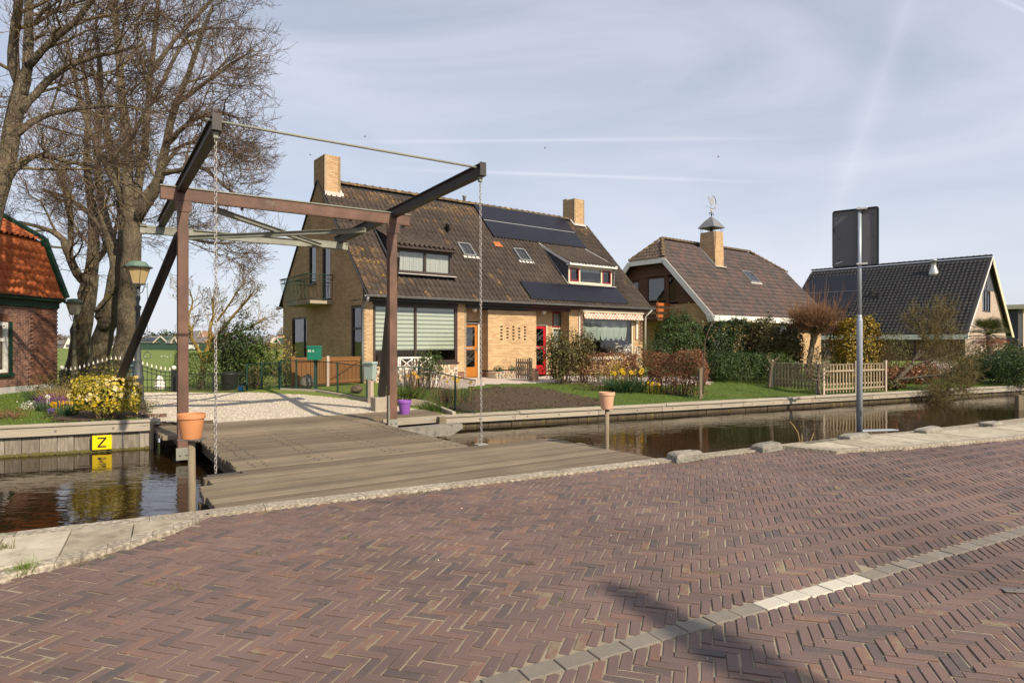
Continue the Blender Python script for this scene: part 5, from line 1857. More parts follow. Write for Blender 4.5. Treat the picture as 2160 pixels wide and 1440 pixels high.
lay_tiles(rf2, (-.02, D2 - yb2, HB), (0, -1, 0), hs, M['tile2b'], D2 - 2 * yb2, math.hypot(xi, R2Z - HB), .205, .33, lambda u, s: abs(u - (D2 / 2 - yb2)) < (D2 / 2 - yb2) * (1 - s * hs.x / xi) + .12, 100, .05)
ridge_tiles(rf2, (xi, R2Y, R2Z), (W2 - xi * 1.75, R2Y, R2Z), M['ridge_tile'])
ridge_tiles(rf2, (0, yb2, HB), (xi, R2Y, R2Z), M['ridge_tile'])
ridge_tiles(rf2, (0, D2 - yb2, HB), (xi, R2Y, R2Z), M['ridge_tile'])
ridge_tiles(rf2, (W2 - xi * 1.75, R2Y, R2Z), (W2, yb2, HB), M['ridge_tile'])
# white verge boards
vg = MB()
for p, q in (((-.02, -.05, E2 - .15), (-.02, yb2, HB - .15)), ((-.02, yb2, HB - .15), (-.02, D2 - yb2, HB - .15)), ((-.02, D2 - yb2, HB - .15), (-.02, D2, E2 - .15))):
    vg.bar(p, q, .035, .30, (0, 0, 1))
vg.obj('verge_board', M['white'], rf2)
MB().box(-.04, W2 + .1, -.22, .0, E2 - .34, E2 - .03).obj('eave_board', M['white'], rf2, bevel=.006)
MB().box(.05, W2, -.02, .48, E2 - .33, E2 - .30).obj('soffit', M['cedar'], rf2)
MB().prism([(-.03, -.24, E2 - .36), (-.03, .18, E2 - .36), (-.03, .30, E2 + .05), (-.03, -.10, E2 - .04)], (-.03, 0, 0)).obj('verge_return', M['white'], rf2)
on2 = lambda u, y, l=0.0: Vector((u, y, E2 + y * SL2)) + Vector((0, -S2.z, S2.y)) * l
roof_window(rf2, 7.1, 8.1, 2.10, 2.74, on2)
# hooded chimney
c3 = empty('chimney', (0, 0, 0)); c3.parent = h2
x0, x1, y0, y1, z0, z1 = 4.62, 5.52, 2.92, 4.05, 5.6, 8.30
tp = .05
for (O, U, N, w_) in (((x0, y0, 0), (1, 0, 0), (0, -1, 0), x1 - x0), ((x0, y1, 0), (0, -1, 0), (-1, 0, 0), y1 - y0), ((x1, y0, 0), (0, 1, 0), (1, 0, 0), y1 - y0)):
    lay_bricks(c3, O, U, (0, 0, 1), N, z0, z1, (lambda ww: (lambda z: [(max(0, (z - 6.6) * tp), ww - max(0, (z - 6.6) * tp))]))(w_), M['ybrick'], M['ymortar'])
MB().box(x0 + .1, x1 - .1, y0 + .1, y1 - .1, z0, z1 - .02).obj('flue_core', M['black'], c3)
fl = MB(); fl.bar((x0 - .1, y0 - .06, E2 + (y0 - .06) * SL2 + .06), (x1 + .1, y0 - .06, E2 + (y0 - .06) * SL2 + .06), .16, .05); fl.bar((x0 - .06, y0 - .1, E2 + (y0 - .1) * SL2 + .05), (x0 - .06, y1, E2 + y1 * SL2 + .05), .14, .03, (1, 0, 0))
fl.obj('lead_flashing', M['lead'], c3)
cx, cy = (x0 + x1) / 2, (y0 + y1) / 2
hd = MB(); hd.lathe([(.80, 8.55), (.82, 8.58), (.44, 8.98), (.18, 9.18), (.10, 9.26)], 4, (cx, cy, 0), rot=R(45)); hd.obj('chimney_hood', M['zinc'], c3)
MB().lathe([(.10, 8.25), (.10, 8.6)], 8, (cx, cy, 0)).obj('hood_flue', M['black'], c3)
for dx, dy in ((-.38, -.45), (.38, -.45), (-.38, .45), (.38, .45)):
    pts = [(cx + dx + .10 * math.cos(a) * (1 if dx > 0 else -1), cy + dy, 8.42 + .10 * math.sin(a)) for a in np.linspace(-1.5, 4.2, 10)]
    MB().tube(pts, .012, 5).obj('scroll', M['iron'], c3)
vn = empty('weather_vane', (0, 0, 0)); vn.parent = h2
MB().tube([(cx, cy, 9.2), (cx, cy, 9.72)], .02, 6).obj('spindle', M['iron'], vn)
for sgn in (-1, 1):
    pts = [(cx + sgn * (.12 + .09 * math.cos(a)), cy, 9.42 + .09 * math.sin(a)) for a in np.linspace(-.5, 4.2, 10)]
    MB().tube(pts, .022, 5).obj('scroll', M['iron'], vn)
MB().lathe([(.005, -.06), (.05, -.03), (.055, .02), (.005, .06)], 8, (cx, cy, 9.66)).obj('ball', M['yellow'], vn, smooth=True)
pts = [(cx + .06 + .42 * math.cos(a), cy, 10.18 + .42 * math.sin(a)) for a in np.linspace(-2.2, 1.5, 16)]
MB().tube(pts, [.012 + .02 * math.sin(i / 15 * math.pi) for i in range(16)], 6).obj('crescent', M['zinc'], vn)
ck = [(-.30, .30), (-.22, .42), (-.12, .40), (-.04, .26), (.02, .16), (.10, .34), (.20, .42), (.32, .40), (.38, .26), (.34, .06), (.24, -.08), (.10, -.18), (.10, -.30), (.02, -.30), (.02, -.18), (-.08, -.06), (-.14, .04), (-.20, .0), (-.16, .12), (-.26, .20)]
MB().prism([(cx + a * .92 - .06, cy - .01, 10.12 + c * .92) for a, c in ck], (0, .02, 0)).obj('cockerel', M['alu'], vn)
for sgn in (-1, 1):
    pts = [(cx + sgn * .45 + .06 * math.cos(a), cy, 9.85 + .06 * math.sin(a)) for a in np.linspace(0, 5.5, 8)]
    MB().tube(pts, .014, 4).obj('scroll', M['alu'], vn)

# ================================================================== the black roofed house on the right
K3 = .98
H3R = Vector((37.8 * K3, 50.0 * K3, 0))          # foot of the ridge at the right gable
h3 = empty('black_roof_house', H3R, frame_rz(48.6), 'steep black tiled house with white verges at the right', 'house')
# local x: across the gable (towards the right/back), local y: along the ridge away from the gable
WZ = 7.2 * K3
R3Z, E3Z, L3 = 1.65 + 180 * 50.0 * K3 / FPX, 1.65 + 17.0 * 45.5 * K3 / FPX, 13.7
u3, v3 = dirs(48.6)
S3 = Vector((WZ, 0, R3Z - E3Z)).normalized(); SL3 = math.hypot(WZ, R3Z - E3Z)
rf3 = empty('roof', (0, 0, 0)); rf3.parent = h3
ud = MB()
ud.prism([(-WZ, 0, E3Z - .05), (0, 0, R3Z - .05), (WZ, 0, E3Z - .05), (WZ - .1, 0, E3Z - .12), (0, 0, R3Z - .22), (-WZ + .1, 0, E3Z - .12)], (0, L3, 0))
ud.obj('roof_deck', M['ridge_dark'], rf3)
lay_tiles(rf3, (-WZ, L3, E3Z), (0, -1, 0), S3, M['tile3'], L3, SL3 - .03, .30, .37, None, 300, .034, lambda p: -p[0] * .6 + p[1] * .4, flat=False, lift=.034)
ridge_tiles(rf3, (0, 0, R3Z), (0, L3, R3Z), M['ridge_dark'], .15, .4)
for sg_ in (-1, 1):
    hv = .55 if sg_ > 0 else .12  # wide cream right board puts the sunlit soffit into shape and colour
    b_ = MB(); b_.prism([(sg_ * (WZ + .08), -.08, E3Z - .22), (0, -.08, R3Z - .02), (0, -.08, R3Z - .02 - hv), (sg_ * (WZ + .08) - sg_ * hv * 1.15, -.08, E3Z - .22)], (0, .05, 0)); b_.obj('verge_board', M['white' if sg_ < 0 else 'cream'], rf3)
MB().box(-WZ - .12, -WZ + .06, -.1, L3, E3Z - .42, E3Z - .06).obj('eave_board', M['white'], rf3)
# gable wall set back, with tall windows and grey panel
gp = Plane((0, .30, 0), (1, 0, 0), (0, -1, 0))
sl3 = (R3Z - E3Z) / WZ
def g3(z):
    hw = (R3Z - .35 - z) / sl3
    if z < E3Z: hw = WZ - .9
    hw = min(hw, WZ - .9)
    segs = [(-hw, hw)] if hw > .05 else []
    out = []
    for s, e in segs:
        if 3.9 < z < 5.6:
            if s < -1.5: out.append((s, -1.5))
            if e > .9: out.append((.9, e))
        elif z >= 5.6: pass
        else: out.append((s, e))
    return out


lay_bricks(h3, gp.O, gp.U, (0, 0, 1), gp.N, .1, R3Z - .5, g3, M['pbrick'], M['ymortar'])
b_ = MB(); hw = (R3Z - .35 - 5.6) / sl3
b_.prism([(-hw, .28, 5.6), (hw, .28, 5.6), (0, .28, R3Z - .4)], (0, .06, 0)); b_.obj('gable_panel', M['slate_side'], h3)
MB().box(-.45, -.38, .25, .278, 5.6, R3Z - 1.0).obj('panel_batten', M['fascia_dark'], h3)
window(h3, gp, -1.5, .9, 3.9, 5.6, .10, (-.7, .1), (), 'fascia_dark', -.03, 'glass_mirror')
fl3 = Plane((-WZ + .9, L3, 0), (0, -1, 0), (-1, 0, 0))
lay_bricks(h3, fl3.O, fl3.U, (0, 0, 1), fl3.N, .1, E3Z + .3, rect_spans(.5, L3 - 1.0, [(L3 - 8.4, L3 - 7.4, .1, 2.3), (L3 - 4.8, L3 - 3.4, .7, 2.2)]), M['rbrick'], M['ymortar'])
window(h3, fl3, L3 - 4.8, L3 - 3.4, .7, 2.2, .09, (L3 - 4.0,), (), 'fascia_dark', -.04, 'glass_mirror', 'fascia_dark')
window(h3, fl3, L3 - 8.4, L3 - 7.4, .15, 2.3, .09, (), (), 'fascia_dark', -.04, 'glass_mirror')
MB().box(-WZ + 1.0, WZ - 1.0, L3 - .6, L3 - .5, .1, E3Z).box(WZ - 1.0, WZ - .9, 1.0, L3 - .6, .1, E3Z).obj('wall', M['pbrick'], h3)
on3 = lambda s_, y, l=0.0: Vector((-WZ + s_ * S3.x, y, E3Z + s_ * S3.z)) + Vector((-S3.z, 0, S3.x)) * l
# solar array at the far left end of the roof
for r_ in range(2):
    for c_ in range(3):
        s0, y0 = SL3 * .34 + r_ * (SL3 * .27), L3 - .5 - (c_ + 1) * 1.55
        a, b, c, d = on3(s0, y0 + 1.52, .10), on3(s0, y0, .10), on3(s0 + SL3 * .265, y0, .10), on3(s0 + SL3 * .265, y0 + 1.52, .10)
        e = MB(); nn_ = Vector((-S3.z, 0, S3.x)) * .035
        e.prism([a - nn_, b - nn_, c - nn_, d - nn_], nn_); o = e.obj('solar_panel', M['solar_frame'], rf3)
        q_ = MB(); g_ = Vector((-S3.z, 0, S3.x)) * .003; q_.quad(*[p.lerp((a + c) / 2, .02) + g_ for p in (a, b, c, d)]); q_.obj('solar_cell', M['solar'], o)
MB().bar(on3(SL3 * .605, L3 - .5, .12), on3(SL3 * .605, L3 - 5.2, .12), .03, .02).obj('panel_rail', M['alu'], rf3)
p_ = on3(SL3 * .82, 3.55)
MB().lathe([(.40, -.30), (.36, .0), (.18, .48), (.17, .9), (.24, .92), (.24, 1.02), (.1, 1.06)], 16, tuple(p_)).obj('flue_pipe', M['alu'], rf3, smooth=True)
for s_, y in ((.52, L3 - 6.3), (.50, L3 - 6.9)):
    MB().lathe([(.16, -.1), (.14, .3), (.2, .32), (.2, .42)], 8, tuple(on3(SL3 * s_, y))).obj('vent_pipe', M['black'], rf3)

# ================================================================== flat dark house at the right edge
h4 = empty('flat_roof_house', (51.0, 64.0, 0), frame_rz(48.6), 'dark brick flat-roofed house at the far right edge', 'house')
MB().box(0, 9, 0, 9, .1, 4.9).obj('wall', M['dbrick'], h4)
MB().box(-.6, 9.6, -.6, 9.6, 4.92, 5.35).obj('roof_edge', M['cream'], h4)
MB().prism([(0.5, 3, 5.36), (8, 3, 5.36), (4.5, 3, 7.2)], (0, 5, 0)).obj('roof', M['ridge_dark'], h4)
MB().box(1.6, 2.2, -.12, -.005, .1, 4.9).box(5.4, 6.0, -.12, -.005, .1, 4.9).obj('pier', M['pbrick'], h4)
pl4 = Plane((0, -.05, 0), (1, 0, 0), (0, -1, 0))
for z in (.6, 2.9):
    window(h4, pl4, 2.3, 5.3, z, z + 1.8, .12, (3.8,), (), 'white', .02, 'glass_mirror')

# ================================================================== the orange roofed house on the left
h5 = empty('orange_roof_house', (-15.0, 20.95, 0), 0, 'red brick house with orange mansard roof and green boards', 'house')
# wall faces +x; local y runs towards the camera as negative
rp = Plane((0, 0, 0), (0, -1, 0), (1, 0, 0))
lay_bricks(h5, rp.O, rp.U, (0, 0, 1), rp.N, .30, 2.72, rect_spans(0.0, 7.0, [(2.02, 3.1, .72, 2.22)]), M['rbrick'], M['wmortar'], 200, bl=.205, bh=.05, single_key=lambda c: -c[0].y)
MB().box(-.12, .012, -7.0, 0.0, -.05, .295).obj('plinth', M['plaster'], h5)
MB().box(-6.0, -.13, -.12, -.02, -.1, 2.8).box(-6, -5.9, -7, -.13, -.1, 2.8).obj('wall', M['rbrick'], h5)
MB().box(.02, .10, -7.0, -.02, 2.725, 2.93).obj('cornice_board', M['green_paint'], h5, bevel=.01)
MB().box(.03, .26, -7.05, .06, 2.935, 3.02).obj('gutter', M['green_paint'], h5, bevel=.02)
MB().box(.0, .30, -7.05, .10, 3.025, 3.05).obj('gutter_edge', M['fascia_dark'], h5)
# soldier arch over the window
for k in range(16):
    y = -2.0 - k * .072
    MB().box(-.02, .006, y - .06, y, 2.25, 2.47).obj('arch_brick', M['rbrick'], h5)
wd5 = window(h5, rp, 2.02, 3.1, .72, 2.22, .10, (), (1.70,), 'white', -.05, 'glass', None, 'window', 'curtain', 1.0)
b_ = MB(); rp.box(b_, 1.90, 2.018, .70, 2.24, -.02, .03); rp.box(b_, 1.88, 3.2, .62, .70, -.02, .08); b_.obj('window_surround', M['green_paint'], wd5)
# house number
nb_ = empty('number_plate', (0, 0, 0)); nb_.parent = h5
b_ = MB(); rp.box(b_, .22, .52, 1.12, 1.30, .002, .02); b_.obj('plate', M['green_paint'], nb_)
def text(body, size, loc, rot, m, parent, name='lettering'):
    cu = bpy.data.curves.new(name, 'FONT')
    cu.body = body; cu.size = size; cu.extrude = .002; cu.align_x = 'CENTER'
    cu.materials.append(m)
    o = bpy.data.objects.new(name, cu); COL.objects.link(o); o.parent = parent
    o.location = loc; o.rotation_euler = rot
    me = bpy.data.meshes.new_from_object(o.evaluated_get(bpy.context.evaluated_depsgraph_get()))
    bpy.data.objects.remove(o)
    o = bpy.data.objects.new(name, me); COL.objects.link(o); o.parent = parent
    o.location = loc; o.rotation_euler = rot
    return o


text('95', .17, (.023, -.37, 1.15), (R(90), 0, R(90)), M['lamp_glass_pale'], nb_, 'house_number')
rf5 = empty('roof', (0, 0, 0)); rf5.parent = h5
e0, e1, e2 = Vector((.22, 0, 3.05)), Vector((-.52, 0, 4.98)), Vector((-2.3, 0, 6.0))
s51 = (e1 - e0).normalized(); s52 = (e2 - e1).normalized()
ud = MB()
for a, b in ((e0, e1), (e1, e2), (e2, Vector((-6, 0, 6.4)))):
    ud.add([a + Vector((-.05, .05, -.04)), b + Vector((-.05, .05, -.04)), b + Vector((-.05, -7.1, -.04)), a + Vector((-.05, -7.1, -.04))], [(0, 1, 2, 3)])
ud.add([(.15, 0, 2.9), (-.6, 0, 4.9), (-2.3, 0, 5.9), (-6, 0, 6.3), (-6, 0, 2.8)], [(0, 1, 2, 3, 4)])
ud.obj('roof_deck', M['tile4'], rf5)
lay_tiles(rf5, (.24, -5.0, 3.05), (0, 1, 0), s51, M['tile4'], 4.95, (e1 - e0).length, .215, .26, None, 200, .05, lambda p: -p[0])
lay_tiles(rf5, (-.50, -5.0, 4.99), (0, 1, 0), s52, M['tile4'], 4.95, (e2 - e1).length, .215, .26, None, 100, .05, lambda p: -p[0])
vg = MB(); vg.bar(e0 + Vector((.06, .02, .04)), e1 + Vector((.06, .02, .06)), .16, .16, (1, 0, .3)); vg.obj('verge_board', M['green_paint'], rf5)
vg = MB(); vg.bar(e1 + Vector((.06, .02, .06)), e2 + Vector((0, .02, .10)), .16, .14, (0, 0, 1)); vg.obj('verge_board', M['green_paint'], rf5)
# ------------------------------------------------------------------ plants
def nrm(v):
    return v / np.maximum(np.linalg.norm(v, axis=-1, keepdims=True), 1e-9)


def tubes_np(P, Rr, n):
    """P (N,K,3), Rr (N,K): vertex and face arrays of N tapered tubes"""
    N_, K, _ = P.shape
    T = np.gradient(P, axis=1)
    T = nrm(T)
    ref = np.where(np.abs(T[:, :1, 2:]) < .9, np.array([0, 0, 1.]), np.array([1., 0, 0]))
    a = nrm(np.cross(T, np.broadcast_to(ref, T.shape)))
    b = np.cross(T, a)
    th = np.arange(n) * 2 * math.pi / n
    V = P[:, :, None] + Rr[:, :, None, None] * (a[:, :, None] * np.cos(th)[:, None] + b[:, :, None] * np.sin(th)[:, None])
    idx = np.arange(N_ * K * n).reshape(N_, K, n)
    nx = np.roll(idx, -1, 2)
    F = np.stack([idx[:, :-1], nx[:, :-1], nx[:, 1:], idx[:, 1:]], -1).reshape(-1, 4)
    return V.reshape(-1, 3), F


def grow(st, dr, ln, r0, r1, K=4, bend=(0, 0, .1), wob=.06):
    N_ = len(st)
    t = np.linspace(0, 1, K)
    bend = np.asarray(bend, float)
    P = st[:, None] + dr[:, None] * (ln[:, None] * t)[..., None] + (ln[:, None] * t ** 2)[..., None] * bend
    w_ = rng.normal(0, 1, (N_, K, 3)) * (ln * wob)[:, None, None]
    w_[:, 0] = 0
    P = P + w_ * t[None, :, None]
    Rr = r0[:, None] * (1 - t) + r1[:, None] * t
    return P, Rr


def children(P, Rr, m, t0, t1, ang, angs, lens, lvar, up=0.0, out=None, rfac=.55, rmin=.003):
    N_, K, _ = P.shape
    t = np.clip((np.arange(m)[None] + rng.random((N_, m))) / m * (t1 - t0) + t0, 0, .999)
    f = t * (K - 1)
    i = f.astype(int)
    fr = (f - i)[..., None]
    rows = np.arange(N_)[:, None]
    st = P[rows, i] * (1 - fr) + P[rows, i + 1] * fr
    T = nrm(P[rows, i + 1] - P[rows, i])
    rr = Rr[rows, i] * (1 - fr[..., 0]) + Rr[rows, i + 1] * fr[..., 0]
    pr = rng.normal(0, 1, T.shape)
    pr = nrm(pr - (pr * T).sum(-1, keepdims=True) * T)
    a = rng.normal(ang, angs, t.shape)[..., None]
    D = T * np.cos(a) + pr * np.sin(a)
    D[..., 2] += up
    if out is not None:
        o = st - np.asarray(out[0]); o[..., 2] *= .3
        D = D + nrm(o) * out[1]
    D = nrm(D)
    ln = lens * (1 - .45 * t) * np.exp(rng.normal(0, lvar, t.shape))
    return st.reshape(-1, 3), D.reshape(-1, 3), ln.reshape(-1), np.maximum(rr * rfac, rmin).reshape(-1)


def merge(parts):
    V, F, b = [], [], 0
    for v, f in parts:
        V.append(v); F.append(f + b); b += len(v)
    return np.concatenate(V), np.concatenate(F)


def bare_tree(name, label, group, base, limbs, levels, m_trunk, m_twig, m_br=None, sides=10, centre=None, trunk_n=None, cat='tree'):
    """limbs: list of polylines [(x,y,z,r)...] in world space; levels: list of dicts for successive twig generations"""
    e = empty(name, base, 0, label, cat, group)
    B = np.array(base)
    b = MB()
    allP, allR = [], []
    KK = 14
    for lim in limbs:
        L_ = np.array(lim, float)
        # smooth the polyline
        d = np.r_[0, np.cumsum(np.linalg.norm(np.diff(L_[:, :3], axis=0), axis=1))]
        tt = np.linspace(0, d[-1], KK)
        q = np.stack([np.interp(tt, d, L_[:, k]) for k in range(4)], -1)
        for _ in range(2):
            q[1:-1] = q[1:-1] * .5 + (q[:-2] + q[2:]) * .25
        q[1:-1, :3] += rng.normal(0, 1, (KK - 2, 3)) * q[1:-1, 3:] * .10
        rr = q[:, 3] * (1 + rng.normal(0, .05, KK))
        b.tube([Vector(p) - Vector(base) for p in q[:, :3]], list(rr), sides)
        allP.append(q[:, :3]); allR.append(q[:, 3])
    b.obj('trunk', m_trunk, e, smooth=True)
    P, Rr = np.array(allP), np.array(allR)
    if trunk_n is not None: P, Rr = P[trunk_n:], Rr[trunk_n:]
    mid, fine = [], []
    for li, lv in enumerate(levels):
        st, D, ln, r0 = children(P, Rr, lv['m'], lv.get('t0', .2), lv.get('t1', 1.0), R(lv.get('ang', 45)), R(lv.get('angs', 12)), lv['len'], lv.get('lvar', .25), lv.get('up', .15),
                                 (centre if centre is not None else B, lv['out']) if lv.get('out') else None, lv.get('rf', .5), lv.get('rmin', .004))
        if 'rmax' in lv: r0 = np.minimum(r0, lv['rmax'])
        P, Rr = grow(st, D, ln, r0, np.maximum(r0 * .35, lv.get('rend', .003)), lv.get('K', 4), lv.get('bend', (0, 0, .12)), lv.get('wob', .05))
        (mid if lv.get('mid') else fine).append(tubes_np(P - B, Rr, lv.get('sides', 3)))
    if mid:
        V, F = merge(mid); np_obj('branches', V, F, m_br or m_trunk, e, True, None, 'stuff')
    V, F = merge(fine)
    np_obj('crown', V, F, m_twig, e, False, None, 'stuff')
    return e, P


def leaf_geo(C, Nn, size, aspect=.55, fold=.25, up=None):
    """rhombic leaves at C facing Nn"""
    n = len(C)
    Nn = nrm(Nn)
    r = rng.normal(0, 1, (n, 3)) if up is None else up
    a = nrm(np.cross(Nn, r)); b = np.cross(Nn, a)
    s = (size * np.exp(rng.normal(0, .25, n)))[:, None]
    v = np.stack([C - b * s * .5, C + a * s * aspect * .5 + Nn * s * fold * .3, C + b * s * .5, C - a * s * aspect * .5 + Nn * s * fold * .3], 1)
    F = np.arange(n * 4).reshape(n, 4)
    return v.reshape(-1, 3), F


def blob(shape, size, n, lump=.15, shell=.55, seed=0):
    """points in an irregular ellipsoid ('e') or rounded box ('b'); returns points and outward normals"""
    r_ = np.random.default_rng(seed + 11)
    sx, sy, sz = size
    if shape == 'e':
        d = nrm(r_.normal(0, 1, (n, 3)))
        ph = r_.random(6) * 6.28
        k = 1 + lump * (np.sin(d[:, 0] * 5 + ph[0]) * np.sin(d[:, 1] * 5 + ph[1]) + .6 * np.sin(d[:, 2] * 8 + ph[2]) * np.sin(d[:, 0] * 9 + ph[3]) + .5 * np.sin(d[:, 1] * 13 + d[:, 2] * 11 + ph[4]))
        rad = np.where(r_.random(n) < shell, 1 - np.abs(r_.normal(0, .07, n)), r_.random(n) ** .5)
        p = d * (k * rad)[:, None] * np.array(size) * .5
        return p, nrm(d / np.array(size))
    q = r_.random((n, 3)) - .5
    f = r_.random(n) < shell
    ax = r_.integers(0, 5, n)
    for a_, (k, sg) in enumerate(((0, 1), (0, -1), (1, 1), (1, -1), (2, 1))):
        s_ = f & (ax == a_)
        q[s_, k] = sg * (.5 - np.abs(r_.normal(0, .02, s_.sum())))
    nn_ = nrm(np.sign(q) * np.abs(q * 2) ** 6 + 1e-3)
    ph = r_.random(6) * 6.28
    k = 1 + lump * .5 * (np.sin(q[:, 0] * sx * 4 + ph[0]) * np.sin(q[:, 2] * sz * 5 + ph[1]) + .6 * np.sin(q[:, 0] * sx * 11 + ph[2]) * np.sin(q[:, 1] * sy * 9 + ph[3]))
    corner = 1 - .14 * np.clip(np.abs(q * 2).min(1) * 1.2 + np.sort(np.abs(q * 2), 1)[:, 1] - .9, 0, 1)
    return q * np.array(size) * (k * corner)[:, None], nn_


def stems(n, spread, h, r, lean=.25, K=4):
    a = rng.random(n) * 6.28
    st = np.stack([np.cos(a) * spread[0] * rng.random(n), np.sin(a) * spread[1] * rng.random(n), np.zeros(n)], -1)
    D = nrm(np.stack([st[:, 0] / max(spread[0], .01) * lean + rng.normal(0, lean * .4, n), st[:, 1] / max(spread[1], .01) * lean + rng.normal(0, lean * .4, n), np.ones(n)], -1))
    P, Rr = grow(st, D, h * rng.uniform(.7, 1.05, n), np.full(n, r), np.full(n, r * .4), K, (0, 0, 0), .06)
    return P, Rr


def shrub(name, label, loc, shape, size, z0, n, leafm, lsize, cat='shrub', group=None, stem_m='branch', n_stem=14, seed=0, lump=.15, shell=.55, up_n=.25, aspect=.55, extra=None, rz=0.0, stem_r=.012):
    e = empty(name, loc, rz, label, cat, group)
    p, nn_ = blob(shape, size, n, lump, shell, seed)
    p[:, 2] += z0 + size[2] / 2
    spr = rng.random(len(p)) < .10          # stray sprigs
    p[spr] += nn_[spr] * np.abs(rng.normal(0, .05, (spr.sum(), 1))) * (1 + size[2])
    keepm = p[:, 2] > .01
    p, nn_ = p[keepm], nn_[keepm]
    nn_ = nrm(nn_ + rng.normal(0, .55, nn_.shape) + np.array([0, 0, up_n]))
    V, F = leaf_geo(p, nn_, lsize, aspect)
    np_obj('leaves', V, F, M[leafm], e, False, rng.random(len(F)), 'stuff')
    if extra:
        for (mm, nn2, sz, zlo, nm_) in extra:
            q, n2 = blob(shape, size, nn2, lump, 1.0, seed)
            q[:, 2] += z0 + size[2] / 2
            q += n2 * .02
            s_ = q[:, 2] > zlo
            q, n2 = q[s_], n2[s_]
            V, F = leaf_geo(q, nrm(n2 + rng.normal(0, .35, n2.shape)), sz, .8)
            np_obj(nm_, V, F, M[mm], e, False, rng.random(len(F)), 'stuff')
    if n_stem:
        P, Rr = stems(n_stem, (size[0] * .22, size[1] * .22), z0 + size[2] * .8, stem_r, .35)
        V, F = tubes_np(P, Rr, 4)
        np_obj('stem', V, F, M[stem_m], e, True, None, 'stuff')
    return e


def strap_clump(name, label, loc, n, h, wdt, spread, m, flowers=None, cat='flower clump', group=None, tilt=.35):
    """upright strap leaves with optional flowers (material, count, size, height factor)"""
    e = empty(name, loc, 0, label, cat, group)
    a = rng.random(n) * 6.28
    rr = np.sqrt(rng.random(n))
    st = np.stack([np.cos(a) * rr * spread, np.sin(a) * rr * spread * .8, np.zeros(n)], -1)
    D = nrm(np.stack([np.cos(a) * rr * tilt + rng.normal(0, .12, n), np.sin(a) * rr * tilt + rng.normal(0, .12, n), np.ones(n)], -1))
    ln = h * rng.uniform(.65, 1.05, n)
    K = 4
    t = np.linspace(0, 1, K)
    out_ = np.stack([D[:, 0], D[:, 1], -np.abs(rng.normal(.12, .12, n))], -1)
    P = st[:, None] + D[:, None] * (ln[:, None] * t)[..., None] + out_[:, None] * (ln[:, None] * t ** 2.5)[..., None] * .55
    side = nrm(np.cross(D, rng.normal(0, 1, D.shape)))
    wv = wdt * np.array([.7, 1, .8, .08]) / 2
    L_ = P - side[:, None] * wv[None, :, None]; R_ = P + side[:, None] * wv[None, :, None]
    V = np.stack([L_, R_], 2).reshape(-1, 3)
    i = np.arange(n * K * 2).reshape(n, K, 2)
    F = np.stack([i[:, :-1, 0], i[:, :-1, 1], i[:, 1:, 1], i[:, 1:, 0]], -1).reshape(-1, 4)
    np_obj('leaves', V, F, M[m], e, False, np.repeat(rng.random(n), K - 1), 'stuff')
    if flowers:
        for (fm, cnt, fs, hf, petals) in flowers:
            for k in range(cnt):
                a_ = random.uniform(0, 6.28); r_ = spread * math.sqrt(random.random()) * 1.1
                x, y, z = r_ * math.cos(a_), r_ * math.sin(a_) * .8, h * hf * random.uniform(.85, 1.08)
                f = MB()
                fx, fy = random.uniform(-.5, .5), -1.0
                nv = Vector((fx, fy, random.uniform(-.1, .5))).normalized()
                ta = nv.cross(Vector((0, 0, 1))).normalized(); tb = ta.cross(nv)
                for q in range(petals):
                    th = 6.283 * q / petals
                    d1 = ta * math.cos(th) + tb * math.sin(th); d2 = ta * -math.sin(th) + tb * math.cos(th)
                    c0 = Vector((0, 0, 0))
                    f.add([c0, d1 * fs * .55 + d2 * fs * .26 + nv * fs * .1, d1 * fs + nv * fs * .05, d1 * fs * .55 - d2 * fs * .26 + nv * fs * .1], [(0, 1, 2, 3)])
                if petals >= 6:
                    K_ = 6
                    ring0 = [(ta * math.cos(6.283 * q / K_) + tb * math.sin(6.283 * q / K_)) * fs * .22 for q in range(K_)]
                    ring1 = [(ta * math.cos(6.283 * q / K_) + tb * math.sin(6.283 * q / K_)) * fs * .32 + nv * fs * .5 for q in range(K_)]
                    f.add(ring0 + ring1, [(q, (q + 1) % K_, K_ + (q + 1) % K_, K_ + q) for q in range(K_)])
                f.tube([(0, 0, 0), (random.gauss(0, .01), 0.01, -z * .5), (-x * .1, -y * .1, -z)], .004, 3)
                o = f.obj('flower', M[fm], e); o.location = (x, y, z)
    return e


def grass_blades(name, pts, h, wdt, m, label=None, cat=None, lean=.35):
    """pts (N,3) roots"""
    n = len(pts)
    a = rng.random(n) * 6.28
    hh = h * np.exp(rng.normal(0, .3, n))
    s_ = np.stack([np.cos(a), np.sin(a), np.zeros(n)], -1) * wdt / 2
    lean_ = rng.normal(0, lean, (n, 2))
    tip = pts + np.stack([lean_[:, 0] * hh, lean_[:, 1] * hh, hh], -1)
    V = np.stack([pts - s_, pts + s_, tip], 1).reshape(-1, 3)
    F = np.arange(n * 3).reshape(n, 3)
    o = np_obj(name, V, F, M[m], None, False, rng.random(n), 'stuff')
    return tag(o, label, cat)


def in_poly(x, y, poly):
    c = np.zeros(len(x), bool)
    j = len(poly) - 1
    for i in range(len(poly)):
        xi_, yi = poly[i][0], poly[i][1]; xj, yj = poly[j][0], poly[j][1]
        with np.errstate(divide='ignore', invalid='ignore'):
            c ^= ((yi > y) != (yj > y)) & (x < (xj - xi_) * (y - yi) / (yj - yi + 1e-12) + xi_)
        j = i
    return c


